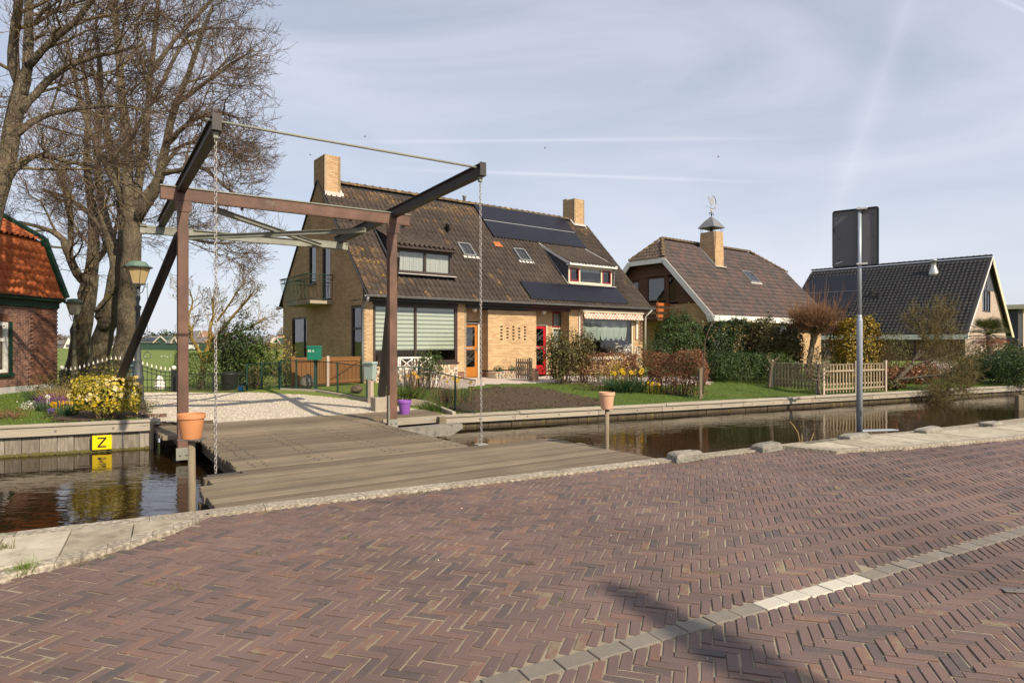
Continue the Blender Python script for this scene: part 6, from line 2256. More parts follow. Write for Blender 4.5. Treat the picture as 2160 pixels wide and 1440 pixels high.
def scatter(poly, n, zoff=0.0):
    P = np.array([(p[0], p[1]) for p in poly])
    lo, hi = P.min(0), P.max(0)
    q = rng.random((n * 3, 2)) * (hi - lo) + lo
    q = q[in_poly(q[:, 0], q[:, 1], P)][:n]
    z = ground_h(q[:, 0], q[:, 1]) + zoff
    return np.column_stack([q, z])


def sheet(name, poly, m, lift, step=.35, kind='structure', parent=None, rough_edge=.0):
    """a thin sheet lying on the terrain inside an outline"""
    P = np.array([(p[0], p[1]) for p in poly])
    lo, hi = P.min(0), P.max(0)
    # subdivide the outline, then fan through grid cells whose centre is inside
    nx, ny = int((hi[0] - lo[0]) / step) + 2, int((hi[1] - lo[1]) / step) + 2
    xs, ys = np.linspace(lo[0], hi[0], nx), np.linspace(lo[1], hi[1], ny)
    X, Y = np.meshgrid(xs, ys)
    i = np.arange(nx * ny).reshape(ny, nx)
    F = np.stack([i[:-1, :-1], i[:-1, 1:], i[1:, 1:], i[1:, :-1]], -1).reshape(-1, 4)
    cx_, cy_ = X.ravel()[F].mean(1), Y.ravel()[F].mean(1)
    k = in_poly(cx_ + rng.normal(0, rough_edge, len(cx_)), cy_ + rng.normal(0, rough_edge, len(cy_)), P)
    Z = ground_h(X, Y) + lift
    return np_obj(name, np.column_stack([X.ravel(), Y.ravel(), Z.ravel()]), F[k], m, parent, True, None, kind)


# ------------------------------------------------------------------ lawns, soil, gravel, paths
def G(px, py): return gpx(px, py)


lawn_poly = [bank_pt(4.6, 14.5), bank_pt(42, 14.5), bank_pt(42, 22), bank_pt(16, 22.5), bank_pt(11.5, 19.5), bank_pt(9.5, 20.5), bank_pt(5.2, 20.3), bank_pt(4.6, 15.5)]
sheet('lawn', lawn_poly, M['grass'], .012, .3)
left_lawn = [bank_pt(-11, 14.2), bank_pt(-1.2, 14.15), bank_pt(-1.3, 17), bank_pt(-2.6, 25.0), bank_pt(-11, 25)]
sheet('lawn', left_lawn, M['grass'], .010, .3)
soil_poly = [gpx(*q) for q in [(952, 869), (985, 828), (1040, 818), (1120, 817), (1180, 826), (1230, 838), (1290, 850), (1330, 862), (1300, 868), (1200, 872), (1090, 870), (1000, 874)]]
for i_, p_ in enumerate(soil_poly):
    s_, n_ = bank_sn(p_.x, p_.y)
    if n_ < 14.75: soil_poly[i_] = bank_pt(s_, 14.75)
sheet('soil_bed', soil_poly, M['soil'], .028, .12, rough_edge=.10)
# earth clods
pts = scatter(soil_poly, 1500, .03)
cl = pts[:, None] + rng.normal(0, .016, (len(pts), 4, 3))
np_obj('earth_clods', cl.reshape(-1, 3), (np.array([(0, 1, 2), (0, 2, 3), (0, 3, 1), (1, 3, 2)])[None] + (np.arange(len(pts)) * 4)[:, None, None]).reshape(-1, 3), M['soil'], None, False, None, 'stuff')
tag(bpy.data.objects['earth_clods'], 'crumbly dark earth in front of the yellow house', 'soil')
bed_poly = [gpx(*q) for q in [(60, 836), (130, 830), (300, 862), (322, 884), (120, 893), (110, 880)]]
sheet('flower_bed', bed_poly, M['soil'], .030, .15, rough_edge=.08)
gravel_poly = [gpx(*q) for q in [(285, 880), (303, 829), (420, 829), (590, 831), (640, 833), (720, 841), (790, 851), (845, 860), (890, 865), (935, 875), (925, 879), (880, 872)]]
ul, vl = dirs(56)
for x_, y_ in ((5.45, 1.8), (3.8, 1.8), (3.8, 2.0), (-.25, 2.0), (-.25, 1.5)):
    p_ = Vector((BX, BY, 0)) + ul * x_ + vl * y_
    gravel_poly.append(p_)
gravel_poly.append(bank_pt(-1.0, 14.2))
sheet('gravel_drive', gravel_poly, M['gravel_bed'], .012, .15)
gs = scatter(gravel_poly, 26000, .018)
base4 = np.array([(1, 0, -.3), (-.5, .87, -.3), (-.5, -.87, -.3), (0, 0, .7)])
sz = .009 * np.exp(rng.normal(0, .35, len(gs)))
an = rng.random(len(gs)) * 6.28
bb = base4[None] * sz[:, None, None] * np.stack([np.ones(len(gs)), rng.uniform(.6, 1, len(gs)), rng.uniform(.5, .9, len(gs))], -1)[:, None]
rx = bb[..., 0] * np.cos(an)[:, None] - bb[..., 1] * np.sin(an)[:, None]
ry = bb[..., 0] * np.sin(an)[:, None] + bb[..., 1] * np.cos(an)[:, None]
V = gs[:, None] + np.stack([rx, ry, bb[..., 2]], -1)
Fq = np.array([(0, 1, 3), (1, 2, 3), (2, 0, 3)])
o = np_obj('gravel', V.reshape(-1, 3), (Fq[None] + (np.arange(len(gs)) * 4)[:, None, None]).reshape(-1, 3), M['gravel_stone'], None, False, np.repeat(rng.random(len(gs)), 3), 'stuff')
tag(o, 'pale loose gravel of the driveway behind the bridge', 'gravel')
path_poly = [gpx(*q) for q in [(840, 815), (960, 822), (1030, 812), (1160, 808), (1300, 815), (1500, 812), (1500, 796), (1200, 793), (1000, 797), (850, 800)]]
sheet('path', path_poly, M['path'], .022, .25)
# joints across the path
# grass
def lawn_grass(poly, n, h, m, name, lab):
    pts = scatter(poly, n, .01)
    return grass_blades(name, pts, h, .008, m, lab, 'grass')


q = scatter(lawn_poly, 70000, .01)
sx_ = in_poly(q[:, 0], q[:, 1], np.array([(p.x, p.y) for p in soil_poly])) | in_poly(q[:, 0], q[:, 1], np.array([(p.x, p.y) for p in path_poly]))
# keep the denser part near the viewer
q = q[~sx_ & (np.hypot(q[:, 0], q[:, 1]) < 33) & (np.abs(q[:, 0]) < q[:, 1] * .86)]
o = grass_blades('lawn_grass', q, .045, .012, 'blade', 'short green lawn grass along the timber quay', 'grass')
q = scatter(left_lawn, 26000, .01)
q = q[~in_poly(q[:, 0], q[:, 1], np.array([(p.x, p.y) for p in bed_poly])) & (np.abs(q[:, 0]) < q[:, 1] * .86)]
o = grass_blades('lawn_grass', q, .045, .012, 'blade', 'short lawn grass below the orange roofed house', 'grass')
q = scatter(soil_poly, 3500, .03)
wv = np.sin(q[:, 0] * 2.3) * np.sin(q[:, 1] * 1.9) + rng.normal(0, .5, len(q)) > .45
o = grass_blades('sparse_grass', q[wv], .05, .009, 'blade_dry', 'thin new grass sprouting on the dark soil', 'grass')
# tufts and moss in the road
for (px_, py_, n_, h_, lab) in ((48, 1205, 160, .06, 'grass tuft growing at the foot of the footpath kerb'), (10, 1160, 60, .07, 'weed tuft in the gap of the footpath slabs')):
    g_ = gpx(px_, py_, 0.02)
    pts = np.array(g_) + np.column_stack([rng.normal(0, .035, n_), rng.normal(0, .03, n_), np.zeros(n_)])
    grass_blades('grass_tuft', pts, h_, .006, 'blade_dry' if n_ < 100 else 'blade', lab, 'grass tuft', .6)
mp_ = []
for _ in range(46):
    t = random.random()
    s = random.uniform(-1.2, 12)
    n_ = float(in_pavement(s, 0)) - abs(random.gauss(0, .06)) - .02
    if random.random() < .25: s, n_ = random.uniform(-1, 4), random.uniform(3.0, 6.3)
    c = road_pt(s, n_)
    mp_.append(np.array(c) + np.column_stack([rng.normal(0, .05, 26), rng.normal(0, .025, 26), np.zeros(26)]))
grass_blades('joint_moss', np.concatenate(mp_), .012, .008, 'blade_dry', 'mossy growth in the joints along the road edge', 'moss', .8)
# bits of grit on the bricks
gp_ = np.column_stack([rng.uniform(-4, 9, 260), rng.uniform(3, 12, 260), np.full(260, .004)])
gp_ = gp_[(gp_ @ np.array(RN)) < 6.4]
V = gp_[:, None] + base4[None] * (.0028 * np.exp(rng.normal(0, .5, len(gp_))))[:, None, None]
o = np_obj('road_grit', V.reshape(-1, 3), (Fq[None] + (np.arange(len(gp_)) * 4)[:, None, None]).reshape(-1, 3), M['petal_white'], None, False, None, 'stuff')
tag(o, 'scattered pale grit on the road bricks', 'grit')
# ------------------------------------------------------------------ bare trees
def PT(px, py, y, hw):
    return ((px - 1080) * y / FPX, y, CAM_H + (720 - py) * y / FPX, hw * y / FPX)


def limb(pts, y, dy=0.0, grow_=1.0):
    n = len(pts) - 1
    return [PT(a, b, y + dy * (i / n) ** 1.2, h * grow_) for i, (a, b, h) in enumerate(pts)]


def base_of(px, y):
    p = at(px, y)
    return (p.x, p.y, p.z)


LV = [dict(m=8, len=2.1, ang=52, angs=16, up=.0, out=.30, rf=.45, rmin=.016, rmax=.045, rend=.009, K=6, mid=True, sides=5, t0=.12, bend=(0, 0, .04), wob=.05),
      dict(m=7, len=1.15, ang=50, angs=16, up=.02, out=.16, rf=.55, rmin=.010, rmax=.018, rend=.006, K=5, mid=True, sides=4, bend=(0, 0, .03), wob=.06),
      dict(m=5, len=.76, ang=46, angs=16, up=.04, rf=.6, rmin=.0075, rmax=.011, rend=.005, K=3, sides=3, wob=.05),
      dict(m=4, len=.38, ang=44, angs=16, up=.05, rf=.7, rmin=.0055, rmax=.007, rend=.004, K=2, sides=3)]


def crown_tree(label, px, y, limbs, tn, lv=LV):
    b = base_of(px, y)
    c = (b[0], b[1], 5.5)
    return bare_tree('linden_tree', label, 'bare linden trees', b, limbs, lv, M['bark'], M['twig'], M['branch'], 12, np.array(c), tn)


T3 = [limb([(256, 838, 26.7), (262, 790, 22.37), (266, 725, 20.2), (269, 664, 19.48), (273, 603, 18.76), (277, 542, 18.04), (278, 481, 18.04), (281, 440, 18.04)], 21.5),
      limb([(280, 462, 14.08), (268, 400, 11.26), (271, 287, 9.15), (255, 192, 7.74), (250, 100, 6.34), (240, 0, 5.63), (235, -120, 3.52)], 21.5, .5),
      limb([(285, 462, 13.38), (319, 425, 11.26), (345, 367, 9.15), (351, 287, 7.74), (367, 224, 7.04), (399, 160, 5.63), (415, 96, 4.22), (450, 10, 2.82)], 21.5, -1.0),
      limb([(276, 455, 9.86), (250, 390, 7.74), (215, 330, 6.34), (185, 270, 4.93), (160, 180, 3.87), (140, 80, 2.82)], 21.5, 2.0),
      limb([(278, 455, 9.86), (300, 360, 7.74), (310, 260, 6.34), (318, 150, 5.63), (330, 40, 4.22), (345, -80, 2.82)], 21.5, 2.5),
      limb([(345, 367, 5.63), (425, 348, 4.22), (473, 393, 3.17), (505, 415, 1.76)], 21.0, -1.5),
      limb([(351, 300, 5.63), (410, 250, 4.22), (460, 235, 3.52), (505, 250, 1.76)], 21.0, -1.0),
      limb([(367, 224, 4.93), (440, 170, 3.87), (485, 135, 2.82), (515, 118, 1.76)], 20.7, .8),
      limb([(320, 150, 4.93), (380, 70, 3.87), (440, 10, 2.82), (490, -60, 2.11)], 23, 1.0),
      limb([(285, 470, 4.22), (350, 492, 3.52), (420, 508, 2.68), (475, 515, 1.76)], 21.5, -.5),
      limb([(300, 420, 4.93), (380, 300, 3.87), (450, 300, 3.17), (500, 325, 1.76)], 21.5, 2.2),
      limb([(270, 300, 4.93), (330, 200, 4.22), (400, 60, 3.52), (470, 60, 2.11)], 22.0, 3.0)]
crown_tree('thickest bare linden, right of the trunk group behind the iron gate', 256, 21.5, T3, 1)
T2 = [limb([(203, 835, 23.4), (208, 790, 21.06), (212, 725, 19.5), (226, 680, 17.94), (241, 618, 16.38), (247, 573, 15.6), (248, 540, 14.82)], 22.6),
      limb([(222, 690, 11.2), (213, 668, 11.2), (211, 652, 10.4)], 22.4),
      limb([(248, 600, 5.6), (215, 640, 4.4), (200, 655, 3.2)], 22.4, -.4),
      limb([(247, 560, 12.8), (232, 496, 10.4), (220, 450, 8.8), (211, 420, 8), (200, 330, 6.4), (215, 200, 5.6), (205, 80, 4)], 22.6, 1.5),
      limb([(249, 560, 9.6), (262, 500, 8), (258, 430, 6.4), (240, 350, 5.6), (225, 250, 4.8), (190, 130, 3.2)], 22.6, 3.0),
      limb([(240, 520, 6.4), (200, 460, 5.2), (150, 420, 4), (90, 400, 2.8)], 22.6, 2.0)]
crown_tree('middle bare linden of the trunk group with a sawn stub', 205, 22.6, T2, 3)
T1 = [limb([(150, 835, 21.84), (157, 784, 19.5), (166, 726, 17.94), (180, 664, 17.16), (186, 619, 16.38), (190, 580, 15.6)], 23.2),
      limb([(186, 600, 10.4), (171, 590, 8.8), (147, 548, 8), (134, 496, 6.4), (92, 481, 4.8), (40, 468, 2.8)], 23.2, -1.0),
      limb([(190, 590, 12.8), (202, 496, 10.4), (196, 450, 8.8), (186, 400, 7.2), (180, 330, 6.4), (190, 220, 4.8), (170, 120, 3.2)], 23.2, 1.0),
      limb([(147, 548, 6.4), (150, 480, 5.6), (148, 420, 4.8), (120, 350, 3.6), (80, 300, 2.4)], 23.0, 1.5),
      limb([(195, 560, 6.4), (230, 520, 4.8), (250, 470, 4), (250, 400, 2.8)], 23.2, 2.5)]
crown_tree('leftmost bare linden of the trunk group beside the brick house', 152, 23.2, T1, 1)
y0 = 15.0
T0 = [limb([(-100, 870, 25.16), (-70, 650, 20.72), (-35, 500, 18.5), (0, 400, 17.02), (25, 300, 16.28), (38, 220, 14.8), (52, 160, 13.32)], y0),
      limb([(50, 175, 11.84), (62, 100, 9.62), (60, 30, 8.14), (65, -60, 6.66), (80, -200, 3.7)], y0, .8),
      limb([(48, 200, 10.36), (20, 120, 10.36), (38, 40, 8.88), (45, -60, 6.66), (30, -200, 3.7)], y0, -1.0),
      limb([(60, 140, 7.4), (110, 85, 6.66), (160, 45, 5.92), (200, -5, 5.18), (250, -90, 2.96)], y0, -.6),
      limb([(45, 235, 8.14), (75, 195, 7.4), (120, 150, 6.66), (176, 125, 5.18), (240, 112, 3.7), (300, 95, 2.22)], y0, .4),
      limb([(35, 285, 6.66), (60, 258, 5.92), (112, 236, 5.18), (180, 228, 4.44), (240, 219, 3.7), (310, 232, 2.22)], y0, 1.2),
      limb([(10, 385, 8.14), (40, 345, 7.4), (77, 323, 5.92), (120, 335, 4.44), (160, 345, 3.33), (210, 352, 2.22)], y0, .5),
      limb([(-10, 420, 6.66), (-60, 330, 5.92), (-120, 260, 4.44), (-180, 200, 2.96)], y0, -1.0),
      limb([(-30, 480, 6.66), (-90, 400, 5.92), (-150, 380, 4.44), (-220, 330, 2.96)], y0, 1.5)]
LV0 = [dict(LV[0], m=8, len=2.0), dict(LV[1], m=6, len=1.2), dict(LV[2], m=6, len=.7), dict(LV[3], m=3, len=.34)]
crown_tree('bare linden leaning in from the left above the orange roof', -100, y0, T0, 1, LV0)

# small golden-barked tree by the wire fence
yg = 21.2
TG = [limb([(425, 812, 7), (430, 770, 6.5), (436, 740, 6), (445, 715, 5.5)], yg), limb([(430, 770, 5), (420, 740, 4), (402, 710, 3.4), (405, 690, 3)], yg, .3),
      limb([(438, 765, 5), (452, 735, 4.5), (460, 710, 4)], yg, -.3),
      limb([(445, 718, 4), (442, 690, 3.2), (452, 665, 2.8), (447, 630, 2)], yg, .5), limb([(446, 718, 4), (470, 695, 3.4), (490, 668, 2.8), (515, 640, 2.2), (535, 615, 1.6)], yg, -.4),
      limb([(404, 700, 3), (395, 670, 2.4), (408, 640, 1.8), (400, 610, 1.2)], yg, .4), limb([(460, 712, 3.2), (500, 700, 2.6), (530, 690, 2), (560, 668, 1.2)], yg, .4), limb([(455, 680, 2.6), (478, 650, 2), (500, 615, 1.5), (520, 590, 1)], yg, .2)]
LVG = [dict(m=8, len=.75, ang=42, angs=14, up=.12, rf=.55, rmin=.009, rmax=.016, rend=.006, K=4, mid=True, sides=4, t0=.3),
       dict(m=6, len=.45, ang=45, angs=14, up=.1, rf=.6, rmin=.006, rmax=.008, rend=.004, K=3, sides=3), dict(m=4, len=.22, ang=45, angs=14, up=.05, rf=.7, rmin=.005, rmax=.006, rend=.0035, K=2, sides=3)]
eg, Pg = bare_tree('magnolia_tree', 'small budding tree with golden lichened trunk by the wire fence', None, base_of(425, yg), TG, LVG, M['bark_gold'], M['twig_pale'], M['bark_gold'], 8, None, 1)
tips = Pg[rng.random(len(Pg)) < .35][:, -1]
V, F = leaf_geo(tips - np.array(eg.location), rng.normal(0, 1, tips.shape), .07, .5)
np_obj('buds', V, F, M['leaf_mid'], eg, False, rng.random(len(F)), 'stuff')

# pollarded willow
yw = 25.5
bw_ = base_of(1706, yw)
TW = [limb([(1704, 790, 6.5), (1708, 755, 5.5), (1714, 725, 5.5), (1718, 700, 8)], yw)]
for k in range(13):
    a = 6.283 * k / 13
    TW.append(limb([(1718, 706, 5), (1719 + 14 * math.cos(a), 700 - 6, 3), (1719 + 32 * math.cos(a), 690 - 10 * abs(math.sin(a * 2)), 2.2)], yw, .7 * math.sin(a)))
LVW = [dict(m=12, len=.62, ang=60, angs=25, up=.35, out=.2, rf=.6, rmin=.010, rmax=.014, rend=.006, K=4, mid=True, sides=4, t0=.1, wob=.12),
       dict(m=7, len=.55, ang=45, angs=22, up=.30, rf=.7, rmin=.006, rmax=.008, rend=.004, K=4, sides=3, wob=.10), dict(m=3, len=.35, ang=40, angs=20, up=.3, rf=.7, rmin=.005, rmax=.006, rend=.003, K=3, sides=3, wob=.1)]
ew, Pw = bare_tree('pollard_willow', 'round pollarded tree with a ball of rusty twigs behind the picket fence', None, bw_, TW, LVW, M['bark'], M['twig_rust'], M['twig_rust'], 8, None, 1)
n = 95
st = np.array([((1719 - 1080) * yw / FPX, yw, CAM_H + 30 * yw / FPX)]) + rng.normal(0, 1, (n, 3)) * np.array([.42, .42, .15])
D = nrm(np.column_stack([(st[:, 0] - st[:, 0].mean()) * .7 + rng.normal(0, .12, n), (st[:, 1] - yw) * .7, np.ones(n)]))
P, Rr = grow(st, D, rng.uniform(.9, 1.75, n), np.full(n, .008), np.full(n, .003), 4, (0, 0, .1), .02)
V, F = tubes_np(P - np.array(bw_), Rr, 3)
np_obj('shoots', V, F, M['twig_rust'], ew, False, None, 'stuff')

# leaning tree hanging over the water
yl_ = 23.2
bl_ = base_of(1878, yl_)
TL = [limb([(1874, 822, 4.96), (1890, 803, 4.65), (1906, 788, 4.34), (1922, 771, 4.03)], yl_),
      limb([(1922, 771, 3.1), (1938, 743, 2.48), (1950, 714, 2.11), (1943, 688, 1.61), (1927, 668, 0.99)], yl_, .4), limb([(1893, 800, 3.1), (1925, 797, 2.79), (1955, 793, 2.36), (1995, 790, 1.86), (2035, 782, 0.99)], yl_, -.8),
      limb([(1922, 771, 2.79), (1955, 762, 2.23), (1990, 756, 1.86), (2030, 738, 1.24)], yl_, -.2), limb([(1930, 760, 2.48), (1962, 730, 1.86), (1985, 700, 1.49), (2000, 672, 0.87)], yl_, .6), limb([(1948, 720, 1.61), (1975, 690, 1.24), (1990, 660, 0.74)], yl_, .2),
      limb([(1940, 797, 2.11), (1960, 812, 1.61), (1975, 830, 1.12), (1982, 846, 0.62)], yl_ - .3, -.9), limb([(1975, 790, 1.86), (2005, 802, 1.36), (2030, 815, 0.74)], yl_ - .4, -.6)]
LVL = [dict(m=13, len=.85, ang=48, angs=16, up=.05, rf=.55, rmin=.010, rmax=.017, rend=.006, K=4, mid=True, sides=4, t0=.2, wob=.08, bend=(.05, 0, -.05)),
       dict(m=9, len=.5, ang=48, angs=18, up=.05, rf=.6, rmin=.006, rmax=.009, rend=.004, K=3, sides=3, wob=.09), dict(m=5, len=.28, ang=50, angs=20, up=.05, rf=.7, rmin=.005, rmax=.006, rend=.0035, K=2, sides=3)]
bare_tree('leaning_tree', 'mossy bare tree leaning from the quay over the water', None, bl_, TL, LVL, M['bark'], M['twig_olive'], M['twig_olive'], 8, None, 1)

# ------------------------------------------------------------------ lamp posts
def lamp(label, base, H, s, iron, glass, ladder=False):
    e = empty('lamp_post', base, R(12), label, 'lamp post', 'ornamental lamp posts')
    L0 = H - .62 * s          # lantern bottom
    pr = [(.16, 0), (.16, .10), (.13, .16), (.115, .62), (.13, .64), (.13, .70), (.10, .76), (.085, 1.0), (.075, 1.05), (.085, 1.08), (.07, 1.12), (.06, 1.4), (.05, L0 - .62), (.062, L0 - .60), (.062, L0 - .56), (.085, L0 - .53), (.03, L0 - .48), (.034, L0 - .40), (.055, L0 - .34), (.05, L0 - .26), (.03, L0 - .20), (.03, L0 - .03)]
    MB().lathe(pr, 16).obj('pole', M[iron], e, smooth=True)
    for a in np.linspace(0, 6.283, 5)[:-1]:
        pts = [(.02 * math.cos(a), .02 * math.sin(a), L0 - .22), (.10 * math.cos(a), .10 * math.sin(a), L0 - .17), (.13 * math.cos(a), .13 * math.sin(a), L0 - .07), (.17 * math.cos(a), .17 * math.sin(a), L0 - .005)]
        MB().tube(pts, .011, 5).obj('bracket', M[iron], e, smooth=True)
    rb, rt, hg = .155 * s, .275 * s, .40 * s
    MB().lathe([(rb, 0), (rb + .02, .005), (rb + .02, .022), (rb, .026)], 6, (0, 0, L0)).obj('lantern_base', M[iron], e)
    n = 6
    for k in range(n):
        a0, a1 = 6.283 * k / n, 6.283 * (k + 1) / n
        g = MB(); zb_, zt_ = L0 + .03, L0 + .03 + hg
        g.quad((rb * math.cos(a0), rb * math.sin(a0), zb_), (rb * math.cos(a1), rb * math.sin(a1), zb_), (rt * math.cos(a1), rt * math.sin(a1), zt_), (rt * math.cos(a0), rt * math.sin(a0), zt_))
        g.obj('pane', M[glass], e)
        MB().bar((rb * math.cos(a0) * 1.01, rb * math.sin(a0) * 1.01, zb_), (rt * math.cos(a0) * 1.01, rt * math.sin(a0) * 1.01, zt_), .012, .012).obj('glazing_bar', M[iron], e)
    zt_ = L0 + .03 + hg
    MB().lathe([(rt + .05, -.004), (rt + .055, .012), (rt * .95, .03), (rt * .80, .09), (rt * .62, .135), (rt * .55, .14), (.02, .155)], 12, (0, 0, zt_)).obj('lantern_roof', M['verdigris'], e)
    MB().lathe([(rt + .056, -.022), (rt + .058, -.005)], 6, (0, 0, zt_)).obj('roof_rim', M[iron], e)
    if ladder:
        MB().tube([(.20, .02, L0 + .05), (.20, .02, L0 - 1.62)], .007, 5).obj('pull_rod', M[iron], e)
        MB().tube([(.20 + .08 * math.cos(a), .02, L0 - 1.70 + .08 * math.sin(a)) for a in np.linspace(0, 6.283, 14)[:-1]], .008, 5, closed=True).obj('pull_ring', M[iron], e)
        MB().tube([(.16 + .04 * math.cos(a), .02, L0 - .01 + .04 * math.sin(a)) for a in np.linspace(0, 6.283, 10)[:-1]], .006, 5, closed=True).obj('scroll', M[iron], e)
    return e


yA = 15.3
b_ = at(291, yA)
lamp('dark iron lamp post with amber lantern behind the yellow shrub', (b_.x, b_.y, b_.z), CAM_H + (720 - 556) * yA / FPX, .98, 'lamp_iron', 'lamp_glass', True)
yB = 21.9
b_ = at(157, yB)
lamp('mossy iron lamp post with pale lantern beside the brick house', (b_.x, b_.y, b_.z), CAM_H + (720 - 628) * yB / FPX - b_.z, .96, 'lamp_iron_pale', 'lamp_glass_pale')
# fix heights relative to the ground
# ------------------------------------------------------------------ iron gate
yG = 19.7
gl_, gr_ = (131 - 1080) * yG / FPX, (367 - 1080) * yG / FPX
ga = empty('iron_gate', ((gl_ + gr_) / 2, yG, 0.0), 0, 'black wrought iron double gate with white spear tips', 'gate')
w2 = (gr_ - gl_) / 2
for sg_ in (-1, 1):
    MB().box(sg_ * w2 - .06, sg_ * w2 + .06, -.06, .06, -.1, .76).obj('gate_post', M['iron'], ga, bevel=.006)
    MB().lathe([(.02, 0), (.045, .02), (.066, .06), (.066, .09), (.045, .13), (.01, .146)], 14, (sg_ * w2, 0, .76)).obj('ball_finial', M['iron_white'], ga, smooth=True)


def arch(x):
    t = min(1, abs(x) / (w2 - .08))
    return .74 + .34 * .5 * (1 + math.cos(math.pi * t))


nb_ = 24
for k in range(nb_):
    x = -w2 + .13 + (2 * w2 - .26) * k / (nb_ - 1)
    z = arch(x)
    MB().tube([(x, 0, .06), (x, 0, z)], .010, 6).obj('bar', M['iron'], ga)
    MB().lathe([(.012, 0), (.028, .03), (.02, .06), (.002, .12)], 6, (x, 0, z)).obj('spear_tip', M['iron_white'], ga)
for dz in (-.05, -.17):
    pts = [(x, -.014, arch(x) + dz) for x in np.linspace(-w2 + .06, w2 - .06, 30)]
    MB().tube(pts, .013, 5).obj('curved_rail', M['iron'], ga)
for z in (.08, .22, .46):
    MB().bar((-w2 + .06, .014, z), (w2 - .06, .014, z), .012, .024).obj('rail', M['iron'], ga)
# white ornament behind the gate
p_ = at(337, 20.5)
e = empty('garden_ornament', p_, 0, 'white pointed stone ornament behind the iron gate', 'ornament')
MB().lathe([(.15, 0), (.17, .06), (.15, .12), (.135, .22), (.11, .32), (.07, .41), (.03, .46), (.005, .48)], 9).obj('ornament_body', M['white'], e, smooth=True)
for z, r_ in ((.10, .165), (.20, .145), (.30, .122)):
    MB().tube([(r_ * math.cos(a), r_ * math.sin(a), z + .015 * math.sin(3 * a)) for a in np.linspace(0, 6.283, 15)[:-1]], .014, 5, closed=True).obj('ridge', M['white'], e, smooth=True)
# teal cast iron pillar box
p_ = at(274, 16.6)
e = empty('cast_iron_pillar', p_, R(20), 'teal cast iron pillar with slot behind the yellow shrub', 'pillar')
MB().box(-.17, .17, -.17, .17, 0, .78).obj('pillar_body', M['teal'], e, bevel=.02)
MB().box(-.21, .21, -.21, .21, .78, .84).obj('pillar_cornice', M['teal'], e, bevel=.015)
MB().lathe([(.26, .84), (.25, .90), (.17, .98), (.10, 1.06), (.05, 1.09), (.06, 1.12), (.01, 1.16)], 4, rot=R(45)).obj('pillar_cap', M['teal'], e)
MB().box(-.10, .10, -.185, -.172, .58, .68).obj('slot_plate', M['verdigris'], e, bevel=.005)
MB().box(-.06, .06, -.19, -.186, .62, .64).obj('slot', M['black'], e)

# ------------------------------------------------------------------ wire fences
def wire_fence(name, label, pts, heights, m='fence_green', mesh_w=.055, post_w=.045, rails=True, group=None, wire_r=.0024, posts=None):
    """posts, top and bottom rails and a mesh of crossing wires, through ground points pts"""
    base = Vector(pts[0])
    e = empty(name, base, 0, label, 'fence', group)
    wires = []
    for i in range(len(pts)):
        p = Vector(pts[i]) - base
        if posts is None or posts[i]:
            MB().box(p.x - post_w / 2, p.x + post_w / 2, p.y - post_w / 2, p.y + post_w / 2, p.z - .1, p.z + heights[i] + .03).obj('post', M[m], e, bevel=.005)
    for i in range(len(pts) - 1):
        a, b = Vector(pts[i]) - base, Vector(pts[i + 1]) - base
        ha, hb_ = heights[i], heights[i + 1]
        up = Vector((0, 0, 1))
        if rails:
            MB().tube([a + up * ha, b + up * hb_], .014, 6).obj('top_rail', M[m], e)
            MB().tube([a + up * .06, b + up * .06], .012, 6).obj('bottom_rail', M[m], e)
        L_ = (b - a).length
        nn2 = int(L_ / mesh_w)
        H_ = (ha + hb_) / 2
        span = H_ / L_
        for k in range(-int(H_ / mesh_w), nn2 + 1):
            for sgn in (1, -1):
                t0 = k * mesh_w / L_
                s0, s1 = (t0, t0 + span) if sgn == 1 else (t0 + span, t0)
                z0_, z1_ = 0.0, 1.0
                # clip to 0..1
                def clip(s, z, s2, z2):
                    out = []
                    for (sa, za, sb, zb) in ((s, z, s2, z2), (s2, z2, s, z)):
                        if sa < 0: f = (0 - sa) / (sb - sa); sa, za = 0, za + (zb - za) * f
                        elif sa > 1: f = (1 - sa) / (sb - sa); sa, za = 1, za + (zb - za) * f
                        out.append((sa, za))
                    return out
                if (s0 < 0 and s1 < 0) or (s0 > 1 and s1 > 1): continue
                (sa, za), (sb, zb) = clip(s0, z0_, s1, z1_)
                if abs(sa - sb) < 1e-4: continue
                pa = a.lerp(b, sa) + up * (.06 + za * (ha + (hb_ - ha) * sa - .06)); pb = a.lerp(b, sb) + up * (.06 + zb * (ha + (hb_ - ha) * sb - .06))
                wires.append((pa, pb))
    P = np.array([[tuple(a), tuple(b)] for a, b in wires])
    V, F = tubes_np(P, np.full(P.shape[:2], wire_r), 3)
    np_obj('wire_mesh', V, F, M['mesh_wire'], e, False, None, 'stuff')
    return e


wire_fence('wire_fence', 'low dark wire fence before the green shrubs left of the yellow house', [at(372, 19.5), at(450, 19.4), at(521, 19.3)], [.55, .55, .55], 'iron')
wire_fence('garden_gate', 'narrow green wire mesh gate with the meadow showing through', [at(521, 19.25), at(552, 19.2), at(589, 19.15)], [.78, .78, .80])
wire_fence('wire_fence', 'green wire fence in front of the stained board gate', [at(592, 19.1), at(625, 18.95), at(668, 18.7), at(712, 18.2), at(774, 17.2)], [.86, .87, .88, .88, .92], posts=[1, 1, 1, 1, 1])
wire_fence('wire_fence', 'green chain link fence right of the bridge post', [gpx(806, 846), gpx(883, 848), gpx(960, 868), gpx(1003, 876)], [.93, .95, .88, .84], posts=[0, 1, 1, 0])
